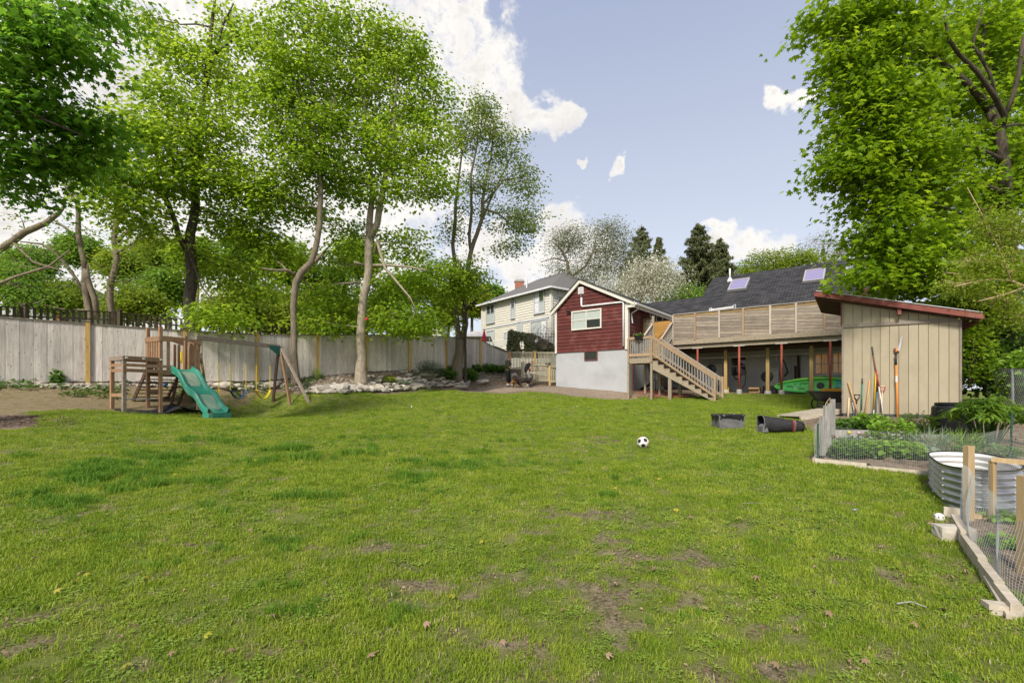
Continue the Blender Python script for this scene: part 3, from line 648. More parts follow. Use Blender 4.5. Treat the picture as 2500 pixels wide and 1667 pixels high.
def grass():
    shortp = [clump(26, .042, .08, .0028, 'grass', seed=s, lean=1.1) for s in range(5)]
    tall = [clump(34, .105, .085, .0032, 'grass_tall', seed=s + 20, lean=1.1) for s in range(3)]
    weed = [clump(12, .028, .07, .026, 'weed', 'leaf', seed=s + 40) for s in range(3)]; dry = [clump(9, .03, .07, .0035, 'grass_dry', seed=s + 60, lean=2.4) for s in range(2)]
    X = []; Y = []
    for (a, b, dpm) in ((1.9, 4.5, 430), (4.5, 8, 260), (8, 13, 150), (13, 20, 90), (20, 30, 60)):
        xl, xr = -1.12 * b - 2, 1.12 * b + 1; n = int((b - a) * (xr - xl) * dpm); x = rng.uniform(xl, xr, n); y = rng.uniform(a, b, n)
        k = np.abs(x) < 1.12 * y + 1.2; X.append(x[k]); Y.append(y[k])
    x = np.concatenate(X); y = np.concatenate(Y); d = lawn_density(x, y); k = rng.uniform(0, 1, len(x)) < d; x, y, d = x[k], y[k], d[k]
    z = gz_np(x, y) + (fbm(x, y, 1.1, 2, 3) - .5) * .05 + (fbm(x, y, 6, 9, 2) - .5) * .018 * (y < 14)
    lu = lush(x, y)
    hv = .72 + .6 * fbm(x, y, .8, 31, 3)
    sc_ = (1 + np.clip((y - 4) / 14, 0, 1.2) * .30) * hv * np.clip(.62 + y * .07, .7, 1) * (.7 + .3 * d)
    ty = np.where(rng.uniform(0, 1, len(x)) < lu * .45, 1, 0)
    wd = (fbm(x, y, 1.1, 55, 3) > .55) & (rng.uniform(0, 1, len(x)) < .30) & (ty == 0); ty = np.where(wd, 2, ty)
    sc_ = np.where(ty == 1, sc_ * (.7 + .7 * lu), sc_)
    idx = np.where(ty == 0, rng.integers(0, 5, len(x)), np.where(ty == 1, 5 + rng.integers(0, 3, len(x)), 8 + rng.integers(0, 3, len(x))))
    idx = np.where((rng.uniform(0, 1, len(x)) < .07 + .35 * (d < .7)) & (ty == 0), 11 + rng.integers(0, 2, len(x)), idx)
    scatter('grass', shortp + tall + weed + dry, np.stack([x, y, z], 1), sc_, idx, 'short uneven lawn grass with darker tufts and small weeds')
    return len(x)
print('grass clumps', grass())

# ================================================================== fences
def long_fence():
    k0 = V3((FENCE[3][0], FENCE[3][1], FTZ[3][1]))
    t = thing('board_fence', 'long light grey board fence with golden posts along the left edge of the lawn', 'fence', k0)
    for i in range(len(FENCE) - 1):
        (x0, y0), (x1, y1) = FENCE[i], FENCE[i + 1]; (t0, b0), (t1, b1) = FTZ[i], FTZ[i + 1]
        A = V3((x0, y0, 0)); B = V3((x1, y1, 0)); d = (B - A); Ln = d.length; d.normalize(); nrm = V3((d.y, -d.x, 0))
        if i >= 1 or True:
            n = max(1, round((Ln - .12) / .142)); w = (Ln - .12) / n
            for k in range(n):
                s = .06 + (k + .5) * w; q = s / Ln
                zt = t0 + (t1 - t0) * q - .035
                if i == 10: zt = t0 + (t1 - t0) * (1 - (1 - q) ** 1.6) - .03
                zb = b0 + (b1 - b0) * q + rnd.uniform(-.01, .02)
                c = A + d * s + nrm * (.005 * (k % 2) + rnd.uniform(0, .003)); c.z = (zt + zb) / 2
                piece('board', t, 'fence_board', c, d * (w + .002), nrm * .02, V3((0, 0, zt - zb)))
        if i != 10:
            bar('cap_rail', t, 'fence_cap', A + V3((0, 0, t0 - .02)) + d * .06, B + V3((0, 0, t1 - .02)) - d * .06, .09, .035)
        else:
            m = MB(); pr = [A + d * (Ln * q) + V3((0, 0, t0 + (t1 - t0) * (1 - (1 - q) ** 1.6) - .01)) for q in np.linspace(.02, .98, 9)]
            for a, b in zip(pr, pr[1:]): m.beam(a, b, .09, .03)
            build('cap_rail', m, 'fence_cap', t)
    for i, ((x, y), (zt, zb)) in enumerate(zip(FENCE, FTZ)):
        d = V3((FENCE[min(i + 1, 11)][0] - FENCE[max(i - 1, 0)][0], FENCE[min(i + 1, 11)][1] - FENCE[max(i - 1, 0)][1], 0)).normalized(); n = V3((d.y, -d.x, 0))
        piece('post', t, 'fence_post_new', V3((x, y, (zt + zb) / 2 - .02)) + n * .02, d * .115, n * .115, V3((0, 0, zt - zb + .12)))
        m = MB(); c = V3((x, y, zt + .055)) + n * .02; R = Matrix((d, n, UP)).transposed()
        m.box(c, .15, .15, .03, R); m.hexa([c + R @ V3(q) for q in [(-.06, -.06, .015), (.06, -.06, .015), (.06, .06, .015), (-.06, .06, .015), (-.01, -.01, .05), (.01, -.01, .05), (.01, .01, .05), (-.01, .01, .05)]])
        build('post_cap', m, 'fence_cap', t)
long_fence()

def picket_fence(px_top, label, y_of, n_posts_px, px0, px1):
    """dark picket fence seen over the board fence"""
    pts = []
    for px in np.linspace(px0, px1, 24):
        Y = y_of(px); y = np.interp(px, [a for a, b in px_top], [b for a, b in px_top]); pts.append(P(px, y, Y))
    A, B = pts[0], pts[-1]
    t = thing('picket_fence', label, 'fence', (A.x, A.y, A.z - 1.3))
    L = [0]
    for a, b in zip(pts, pts[1:]): L.append(L[-1] + (b - a).length)
    def at(s):
        j = min(max(np.searchsorted(L, s) - 1, 0), len(pts) - 2); q = (s - L[j]) / (L[j + 1] - L[j]); return pts[j].lerp(pts[j + 1], q)
    s = .1
    while s < L[-1]:
        p = at(s); d = (at(min(s + .1, L[-1])) - at(max(s - .1, 0))); d.z = 0; d.normalize(); n = V3((d.y, -d.x, 0)); h = 1.25
        piece('picket', t, 'picket_dark', p + V3((0, 0, -h / 2 - .02)), d * .085, n * .02, V3((0, 0, h))); s += .185
    for dz, w, h in ((-.0, .07, .035), (-.30, .05, .06), (-1.1, .04, .08)):
        m = MB()
        for a, b in zip(pts, pts[1:]): m.beam(a + V3((0, .03, dz)), b + V3((0, .03, dz)), w, h)
        build('rail', m, 'picket_dark', t)
    for px in n_posts_px:
        Y = y_of(px); y = np.interp(px, [a for a, b in px_top], [b for a, b in px_top]); p = P(px, y, Y)
        piece('post', t, 'picket_dark', p + V3((0, -.02, -.6)), V3((.13, 0, 0)), V3((0, .13, 0)), V3((0, 0, 1.36)))
        m = MB(); m.box(p + V3((0, -.02, .09)), .19, .19, .035); build('post_cap', m, 'picket_dark', t)
picket_fence([(-60, 745), (0, 748), (293, 763), (420, 776), (470, 781)], 'dark brown picket fence seen above the board fence, left part behind the play tower', lambda px: 16.2 + px * .0105, [63, 293], -60, 470)
picket_fence([(530, 786), (551, 788), (635, 790), (700, 796), (790, 802), (835, 806)], 'dark brown picket fence seen above the board fence, middle part between the trunks', lambda px: 21.2 + (px - 530) * .012, [632, 768], 530, 835)

def gate_side():
    # spaced grey pickets with two new posts, between the board fence and the red house
    A = P(1248, 903, 29.7); B = P(1357, 905, 29.9); top = lambda q: P(1248 + q * 109, 860 + 1.2 * math.sin(q * 9), 29.7 + .2 * q)
    t = thing('spaced_picket_fence', 'grey spaced picket fence on the bank between the board fence and the red house', 'fence', A)
    d = (B - A); d.z = 0; Ln = d.length; d.normalize(); n = V3((d.y, -d.x, 0))
    for k in range(30):
        q = (k + .5) / 30; a = top(q) + V3((0, 0, -.02)); b = A.lerp(B, q); piece('picket', t, 'picket_grey', V3((a.x, a.y, (a.z + b.z) / 2)), d * .055, n * .02, V3((0, 0, a.z - b.z)))
    for z0, w in ((0, .05), (-.25, .03), (-.95, .04)): bar('rail', t, 'picket_grey', top(0) + V3((0, .03, z0)), top(1) + V3((0, .03, z0)), .04, w + .02)
    bar('skirt_board', t, 'fence_cap', A + V3((0, -.03, 0)), B + V3((0, -.03, 0)), .03, .16)
    for px in (1245, 1306):
        p = P(px, 880, 29.6); piece('post', t, 'fence_post_new', p, d * .13, n * .13, V3((0, 0, 1.12))); m = MB(); m.box(p + V3((0, 0, .585)), .2, .2, .05); build('post_cap', m, 'fence_cap', t)
    # low gate in front
    g0 = P(1297, 943, 28.6); g1 = P(1340, 943, 28.4)
    t = thing('garden_gate', 'low weathered picket gate standing beside the red house wall', 'gate', g0); d = (g1 - g0); d.z = 0; Ln = d.length; d.normalize(); n = V3((d.y, -d.x, 0))
    z1 = P(1300, 890, 28.5).z; z0 = P(1300, 931, 28.5).z
    for k in range(9):
        p = g0 + d * (Ln * (k + .5) / 9); piece('picket', t, 'picket_grey', V3((p.x, p.y, (z0 + z1) / 2)), d * .075, n * .02, V3((0, 0, z1 - z0)))
    for z, h in ((z1 - .02, .10), (z0 + .05, .10)): bar('rail', t, 'picket_grey', V3((g0.x, g0.y - .04, z)), V3((g1.x, g1.y - .04, z)), .04, h)
    bar('stile', t, 'picket_grey', V3((g1.x, g1.y - .04, z0)), V3((g1.x, g1.y - .04, z1)), .08, .04)
    # latch post and the short fixed run
    p = P(1342, 914, 28.3); q = P(1357, 914, 28.2)
    t = thing('gate_fence', 'short fixed picket run and tan latch post between the low gate and the red wall', 'fence', (p.x, p.y, gz(p.x, p.y)))
    piece('post', t, 'fence_post_new', V3((p.x, p.y, p.z)), d * .10, n * .10, V3((0, 0, 1.34))); m = MB(); m.box((p.x, p.y, p.z + .69), .17, .17, .04); build('post_cap', m, 'fence_cap', t)
    m = MB(); m.beam(P(1331, 888, 28.25), P(1344, 888.5, 28.2), .05, .06); build('latch', m, 'black_plastic', t)
    for k in range(3): piece('picket', t, 'picket_grey', V3((p.x + .12 + k * .115, p.y + .02, p.z + .0)), d * .075, n * .02, V3((0, 0, 1.1)))
    for z in (p.z + .45, p.z - .42): bar('rail', t, 'picket_grey', V3((p.x, p.y, z)), V3((q.x, q.y, z)), .04, .08)
    # the open gate leaf beside the people
    a = P(1272, 942, 28.9); b = P(1284, 941, 29.0); za = P(1272, 884, 28.9).z
    t = thing('gate_leaf', 'pale grey open gate leaf behind the stooping person', 'gate', a)
    for k in range(3):
        p = a.lerp(b, (k + .5) / 3); piece('picket', t, 'picket_grey', V3((p.x, p.y, (p.z + za) / 2)), V3((.085, 0, 0)), V3((0, .02, 0)), V3((0, 0, za - p.z)))
    for z in (za - .12, a.z + .2): bar('rail', t, 'picket_grey', V3((a.x - .04, a.y + .03, z)), V3((b.x + .04, b.y + .03, z)), .03, .08)
gate_side()

# ================================================================== windows
def window(t, c, r, up, w, h, frame='white_paint', fw=.07, panes=(2, 2), glass='glass_dark', depth=.05, sill=True, blind=0, blindmat='glass_blind', glasses=None, label=None):
    """c centre on the wall, r right unit, up unit; outward = r x up"""
    c, r, up = V3(c), V3(r).normalized(), V3(up); n = r.cross(up)
    m = MB()
    def bx(x, z, sx, sz, o=0, th=depth): 
        cc = c + r * x + up * z + n * (o + th / 2); m.hexa([cc + r * (a * sx / 2) + n * (b * th / 2) + up * (e * sz / 2) for e in (-1, 1) for a, b in ((-1, 1), (1, 1), (1, -1), (-1, -1))])
    bx(-w / 2 + fw / 2, 0, fw, h); bx(w / 2 - fw / 2, 0, fw, h); bx(0, h / 2 - fw / 2, w - 2 * fw, fw); bx(0, -h / 2 + fw / 2, w - 2 * fw, fw)
    if sill: bx(0, -h / 2 - .02, w + .06, .04, 0, depth + .04)
    f = build('window', m, frame, t, label=label)
    nc, nr = panes; iw, ih = w - 2 * fw, h - 2 * fw
    for i in range(nc):
        for j in range(nr):
            g = glasses[i * nr + j] if glasses else glass
            x = -iw / 2 + (i + .5) * iw / nc; z = -ih / 2 + (j + .5) * ih / nr
            m = MB(); a, b = iw / nc / 2 - .015, ih / nr / 2 - .012; o = .012
            m.quad(c + r * (x - a) + up * (z - b) + n * o, c + r * (x + a) + up * (z - b) + n * o, c + r * (x + a) + up * (z + b) + n * o, c + r * (x - a) + up * (z + b) + n * o); build('pane', m, g, f)
    m = MB()
    for i in range(1, nc): cc = -iw / 2 + i * iw / nc; m2 = m; bx(cc, 0, .05, ih, 0, depth * .8)
    for j in range(1, nr): bx(0, -ih / 2 + j * ih / nr, iw, .035, 0, depth * .6)
    if m.v: build('glazing_bar', m, frame, f)
    if blind:
        m = MB(); z1 = ih / 2; z0 = z1 - blind * ih; o = .016; m.quad(c + r * (-iw / 2) + up * z0 + n * o, c + r * (iw / 2) + up * z0 + n * o, c + r * (iw / 2) + up * z1 + n * o, c + r * (-iw / 2) + up * z1 + n * o); build('blind', m, blindmat, f)
    return f

def ray_plane(px, py, pt, n):
    d = V3(((px - CX) / F, 1, (HY - py) / F)); n = V3(n); return d * (V3(pt).dot(n) / d.dot(n))
def hv(px, py, v):      # pixel on the plane v = const of the house frame -> (u, z)
    q = ray_plane(px, py, H(0, v, 0), Vd) - O2; return q.dot(U), q.z
def hu(px, py, u):
    q = ray_plane(px, py, H(u, 0, 0), U) - O2; return q.dot(Vd), q.z
def sv(px, py, v):
    q = ray_plane(px, py, S(0, v, 0), VS) - S0; return q.dot(US), q.z

# ================================================================== the house with its red wing
def house():
    t = thing('red_house', 'house with dark grey shingle roof, skylights and a red shingled gable wing', 'house', H(0, 0, gz(5.92, 24.7)))
    uL, zb = hv(1357, 862, 0)[0], hv(1533, 851, 0)[1]
    pk = hv(1418, 689, 0); eR = hv(1547, 742, 0); eL = hv(1350, 766, 0)
    zR = eR[1]; zL = eL[1]; up_, zp = pk
    vb = 6.13
    # foundation
    m = MB(); m.hexa([H(uL, .03, -1), H(-.02, .03, -1), H(-.02, vb, -1), H(uL, vb, -1), H(uL, .03, zb + .02), H(-.02, .03, zb + .02), H(-.02, vb, zb + .02), H(uL, vb, zb + .02)])
    build('foundation', m, 'foundation', t)
    def ztop(u):
        return zL + (zp - zL) * (u - eL[0]) / (up_ - eL[0]) if u < up_ else zp + (zR - zp) * (u - up_) / (eR[0] - up_)
    # wall core
    m = MB(); poly = [H(uL + .01, .05, zb), H(-.01, .05, zb), H(-.01, .05, ztop(0) - .05), H(up_, .05, zp - .1), H(uL + .01, .05, ztop(uL) - .05)]
    m.prism(poly, Vd * (vb + 1.5)); build('wall', m, 'red_siding', t)
    # shingle courses on the gable front, each one proud of the one above
    ex = .185; n = int((zp - zb) / ex) + 1
    for k in range(n):
        z0 = zb + k * ex; z1 = min(z0 + ex + .02, zp - .05)
        if z1 - z0 < .05: continue
        def span(z):
            a = uL if z < ztop(uL) else eL[0] + (z - zL) / (zp - zL) * (up_ - eL[0]); b = 0 if z < ztop(0) else up_ + (zp - z) / (zp - zR) * (eR[0] - up_); return a, b
        a0, b0 = span(z0); a1, b1 = span(z1); a0, a1 = max(a0, a1), a1; b0, b1 = min(b0, b1), b1; b0 = b1 if b1 < b0 else b0
        m = MB(); m.hexa([H(a1, -.034, z0), H(b1, -.034, z0), H(b1, .05, z0), H(a1, .05, z0), H(a1, .0, z1), H(b1, .0, z1), H(b1, .05, z1), H(a1, .05, z1)]); build('siding_course', m, 'red_siding', t)
    # side wall courses (u = 0), facing right
    k = 0
    while zb + k * ex < ztop(0) - .1:
        z0 = zb + k * ex; z1 = z0 + ex + .02; m = MB(); m.hexa([H(.0, .08, z0), H(.022, .08, z0), H(.022, vb, z0), H(.0, vb, z0), H(0, .08, z1), H(.002, .08, z1), H(.002, vb, z1), H(0, vb, z1)]); build('siding_course', m, 'red_siding', t); k += 1
    # corner boards and fascia
    for a, b, z in ((-.14, .03, ztop(0) - .06), (uL - .03, uL + .09, ztop(uL) - .05)):
        m = MB(); m.hexa([H(a, -.045, zb - .03), H(b, -.045, zb - .03), H(b, .16, zb - .03), H(a, .16, zb - .03), H(a, -.045, z), H(b, -.045, z), H(b, .16, z), H(a, .16, z)]); build('corner_board', m, 'white_paint', t)
    RK = [(eL[0] - .05, zL - .03), (up_, zp + .03), (eR[0] + .12, zR - .0)]
    for (a, b) in zip(RK, RK[1:]):
        bar('rake_board', t, 'white_paint', H(a[0], -.17, a[1]), H(b[0], -.17, b[1]), .045, .19)
        bar('rake_trim', t, 'white_paint', H(a[0], -.09, a[1] - .07), H(b[0], -.09, b[1] - .07), .11, .05)
        m = MB(); m.beam(H(a[0], -.22, a[1] + .115), H(b[0], -.22, b[1] + .115), .05, .025); build('drip_edge', m, 'shed_base', t)
    # wing roof: two slopes running back
    for (a, b, nm) in ((RK[0], RK[1], 0), (RK[1], RK[2], 1)):
        m = MB(); L0 = 7.2
        m.hexa([H(a[0], -.2, a[1] + .10), H(b[0], -.2, b[1] + .10), H(b[0], L0, b[1] + .10), H(a[0], L0, a[1] + .10), H(a[0], -.2, a[1] + .15), H(b[0], -.2, b[1] + .15), H(b[0], L0, b[1] + .15), H(a[0], L0, a[1] + .15)]); build('wing_roof', m, 'roof_dark', t)
    # eave return + gutter on the right side
    u0 = eR[0] + .02
    m = MB(); m.hexa([H(.03, -.15, zR - .17), H(u0 + .1, -.15, zR - .17), H(u0 + .1, .02, zR - .17), H(.03, .02, zR - .17), H(.03, -.15, zR - .05), H(u0 + .1, -.15, zR - .05), H(u0 + .1, .02, zR - .05), H(.03, .02, zR - .05)]); build('eave_return', m, 'white_paint', t)
    m = MB(); m.beam(H(u0 + .17, -.2, zR - .03), H(u0 + .17, vb - .2, zR - .03), .11, .11); build('gutter', m, 'white_paint', t)
    m = MB(); m.beam(H(u0, -.1, zR - .1), H(u0, vb, zR - .1), .03, .16); build('fascia', m, 'white_paint', t)
    m = MB(); m.tube([H(u0 + .17, .1, zR - .08), H(u0 + .12, .2, zR - .25), H(.06, .3, zR - .42), H(.06, .45, zb + 1.35)], .035, 6); build('downspout', m, 'white_metal', t)
    m = MB(); m.tube([H(.07, .5, zb), H(.07, .5, gz(6.2, 24.8) + .02)], .04, 6); build('downspout', m, 'red_paint', t, label='dark red downspout')
    m = MB(); m.tube([H(.08, 4.5, 3), H(.08, 4.5, .0)], .035, 6); build('downspout', m, 'white_metal', t)
    # pipe over the front
    a = hv(1421, 727, 0); b = hv(1421, 749, 0); c = hv(1531, 737, 0)
    m = MB(); m.tube([H(a[0], -.07, a[1]), H(b[0], -.07, b[1] + .1), H(b[0] + .02, -.07, b[1] + .03), H(b[0] + .1, -.07, b[1]), H(c[0] - .25, -.07, c[1] + .01), H(c[0] - .19, -.07, c[1] - .02), H(c[0] - .17, -.07, c[1] - .09), H(c[0] - .17, -.07, zb + .12)], .052, 8); build('drain_pipe', m, 'white_metal', t, True)
    # gable vent
    a = hv(1411, 702, 0); b = hv(1427, 718, 0); cc = H((a[0] + b[0]) / 2, -.03, (a[1] + b[1]) / 2); w = .33; h = .38
    m = MB(); R = Matrix((U, Vd, UP)).transposed(); m.box(cc, w, .05, h, R); vent = build('gable_vent', m, 'white_metal', t)
    for k in range(4): m = MB(); m.box(cc + UP * (-.13 + k * .085) - Vd * .04, w - .07, .03, .05, R); build('louvre', m, 'white_metal', vent)
    m = MB(); m.tube([cc - UP * .2 - Vd * .01, cc - UP * .32 - Vd * .01], .008, 4); build('cable', m, 'white_metal', t)
    # window on the gable front
    a = hv(1399, 762, 0); b = hv(1468, 797, 0); cxu = (hv(1397, 780, 0)[0] + hv(1470, 780, 0)[0]) / 2; w = hv(1470, 780, 0)[0] - hv(1397, 780, 0)[0]; zc = hv(1433, 780.5, 0)[1]; h = hv(1433, 756.5, 0)[1] - hv(1433, 804, 0)[1]
    f = window(t, H(cxu, -.036, zc), U, UP, w, h, panes=(2, 2), fw=.075, glasses=['glass_blind', 'glass_blind', 'glass_dark', 'glass_blind'], sill=False, depth=.06)
    # floodlight
    a = hv(1390, 762, 0); m = MB()
    for dx, dz in ((-.09, .03), (.09, .02)): m.lathe(H(a[0] + dx, -.13, a[1] + dz), [(.02, .10), (.05, .06), (.065, 0)], 8, V3((dx * 3, -.8, -.6)))
    m.tube([H(a[0], -.02, a[1]), H(a[0] - .06, -.09, a[1] + .03), H(a[0] + .06, -.09, a[1] + .03)], .02, 5); m.box(H(a[0], -.06, a[1] - .07), .09, .07, .07); build('floodlight', m, 'black_plastic', t)
    # basement window
    a = hv(1427, 857, 0); b = hv(1459, 877, 0); f = window(t, H((a[0] + b[0]) / 2, .0, (a[1] + b[1]) / 2 - .02), U, UP, b[0] - a[0], a[1] - b[1] + .02, frame='red_paint', fw=.035, panes=(1, 1), glass='glass_dark', sill=False, depth=.04)
    # window on the side wall
    a = hu(1585, 776, .02); b = hu(1617, 786, .02); window(t, H(.02, (a[0] + b[0]) / 2, hu(1600, 778, .02)[1] - .1), Vd, UP, abs(b[0] - a[0]), .95, panes=(2, 1), fw=.09, sill=False)
    # main wall under and behind the deck
    zw = 4.25
    m = MB(); m.hexa([H(.05, vb, -1), H(13, vb, -1), H(13, vb + .2, -1), H(.05, vb + .2, -1), H(.05, vb, 2.35), H(13, vb, 2.35), H(13, vb + .2, 2.35), H(.05, vb + .2, 2.35)]); build('lower_wall', m, 'under_wall', t)
    for k in range(30):
        u = .2 + k * .42; bar('wall_batten', t, 'under_wall', H(u, vb - .008, -.2), H(u, vb - .008, 2.3), .012, .03)
    m = MB(); m.hexa([H(.05, vb, 2.36), H(13, vb, 2.36), H(13, vb + .2, 2.36), H(.05, vb + .2, 2.36), H(.05, vb, zw), H(13, vb, zw), H(13, vb + .2, zw), H(.05, vb + .2, zw)]); build('upper_wall', m, 'red_siding', t)
    # windows under the deck
    for (x0, x1, y0, y1, g, nm) in ((1781, 1826, 867, 921, 'glass_dark', (1, 2)), (1985, 2026, 860, 916, 'glass_warm', (2, 2)), (2028, 2066, 858, 914, 'glass_warm', (2, 2))):
        a = hv(x0, y0, vb); b = hv(x1, y1, vb); window(t, H((a[0] + b[0]) / 2, vb - .01, (a[1] + b[1]) / 2), U, UP, b[0] - a[0], a[1] - b[1], fw=.1, panes=nm, glass=g)
    # main roof
    ve, ze, sl = 5.75, 4.05, .72
    nrm = (UP - Vd * sl).normalized(); pt = H(0, ve, ze)
    def rp(px, py):
        q = ray_plane(px, py, pt, nrm) - O2; return q.dot(U), q.dot(Vd), q.z
    r1 = rp(1640, 733); r1b = rp(1714, 724.5); r2 = rp(1742, 676.5); r3 = rp(2080, 634.5); vl = (r1[1] + r1b[1]) / 2; vr = (r2[1] + r3[1]) / 2
    print('roof v', r1, r1b, r2, r3)
    zl = ze + sl * (vl - ve); zr = ze + sl * (vr - ve)
    us = r1b[0]; ut = r2[0]; uE = r3[0] + 1.5
    Z = lambda v: ze + sl * (v - ve)
    m = MB(); lo = [H(-3, ve, ze), H(uE, ve, ze), H(uE, vr, zr), H(ut, vr, zr), H(us, vl, zl), H(-4.5, vl, zl)]
    m.prism(lo, nrm * -.12); build('main_roof', m, 'roof_dark', t)
    m = MB(); m.prism([H(-4.5, vl, zl - .02), H(us, vl, zl - .02), H(us, vl + 2.5, zl - 1.6), H(-4.5, vl + 2.5, zl - 1.6)], UP * -.1); m.prism([H(ut, vr, zr - .02), H(uE, vr, zr - .02), H(uE, 2 * vr - ve, ze), H(ut, 2 * vr - ve, ze)], UP * -.1); build('back_roof', m, 'roof_dark', t)
    m = MB(); m.prism([H(us + .05, vl, zl - .1), H(ut + .05, vr, zr - .1), H(ut + .05, 2 * vr - ve, ze - .1), H(us + .05, ve + .6, ze - .1)], U * .1); build('gable_wall', m, 'cream_siding', t)
    # skylights
    for (pxs, pys) in (([1777, 1822, 1830.6, 1788], [713.6, 708, 683.7, 687]), ([1960, 2011, 2018, 1966], [694, 685.5, 659, 665]), ([2062, 2112, 2118, 2066], [683, 674, 648, 652])):
        q = [rp(x, y) for x, y in zip(pxs, pys)]; u0 = (q[0][0] + q[3][0]) / 2; u1 = (q[1][0] + q[2][0]) / 2; v0 = (q[0][1] + q[1][1]) / 2; v1 = (q[2][1] + q[3][1]) / 2
        def rq(u, v, h): return H(u, v, Z(v)) + nrm * h
        m = MB()
        for (a, b, c_, d_) in ((u0, u1, v0, v0 + .07), (u0, u1, v1 - .07, v1), (u0, u0 + .08, v0 + .07, v1 - .07), (u1 - .08, u1, v0 + .07, v1 - .07)):
            m.hexa([rq(a, c_, 0), rq(b, c_, 0), rq(b, d_, 0), rq(a, d_, 0), rq(a, c_, .16), rq(b, c_, .16), rq(b, d_, .16), rq(a, d_, .16)])
        s_ = build('skylight', m, 'steel_frame', t); m = MB(); m.quad(rq(u0 + .08, v0 + .07, .13), rq(u1 - .08, v0 + .07, .13), rq(u1 - .08, v1 - .07, .13), rq(u0 + .08, v1 - .07, .13)); build('pane', m, 'skylight_glass', s_)
        m = MB(); m.hexa([rq(u0 - .03, v0 - .09, .005), rq(u1 + .03, v0 - .09, .005), rq(u1 + .03, v0, .005), rq(u0 - .03, v0, .005), rq(u0 - .03, v0 - .09, .05), rq(u1 + .03, v0 - .09, .05), rq(u1 + .03, v0, .09), rq(u0 - .03, v0, .09)]); build('flashing', m, 'shed_base', s_)
    a = rp(1782, 684); m = MB(); p = H(*a); m.tube([p - UP * .1, p + UP * .75], .055, 8); m.lathe(p, [(.2, -.12), (.12, .08), (.06, .16)], 10); build('vent_pipe', m, 'white_metal', t, True)
    # pipes along the ceiling under the deck
    m = MB(); m.tube([H(.9, 4.9, 2.02), H(3.5, 5.0, 1.97), H(9, 5.0, 2.02)], .05, 6); build('pipe', m, 'white_metal', t)
    m = MB(); m.tube([H(hv(1822, 905, vb)[0], vb - .06, hv(1824, 905, vb)[1]), H(hv(1820, 930, vb)[0], vb - .15, .5), H(hv(1811, 950, vb)[0], vb - .2, .2)], .02, 5); build('cable', m, 'black_plastic', t)
    m = MB(); c0 = hv(1801, 919, vb); m.tube([H(c0[0] + .16 * math.cos(k / 12 * 6.28), vb - .1, c0[1] + .16 * math.sin(k / 12 * 6.28)) for k in range(13)], .035, 5); build('hose_coil', m, 'black_plastic', t)
    m = MB(); c0 = hv(1909, 892, vb); m.tube([H(c0[0], vb - .08, 1.9), H(c0[0] + .15, vb - .1, 1.6), H(c0[0] + .3, vb - .12, 1.1), H(c0[0] + .12, vb - .12, .9)], .03, 6); build('cable', m, 'black_plastic', t)
    m = MB(); c0 = hv(1896, 885, vb); m.tube([H(c0[0], vb - .08, 2.0), H(c0[0] + .1, vb - .08, 1.5), H(c0[0], vb - .1, .9)], .045, 6); m.tube([H(c0[0] + .15, vb - .08, 1.95), H(c0[0] + .2, vb - .08, 1.5), H(c0[0] + .1, vb - .1, .9)], .035, 6); build('line_set', m, 'white_metal', t)
    m = MB(); c0 = hv(1891, 882, vb); m.box(H(c0[0], vb - .05, c0[1]), .35, .1, .75, R); build('meter_box', m, 'ac_white', t)
house()

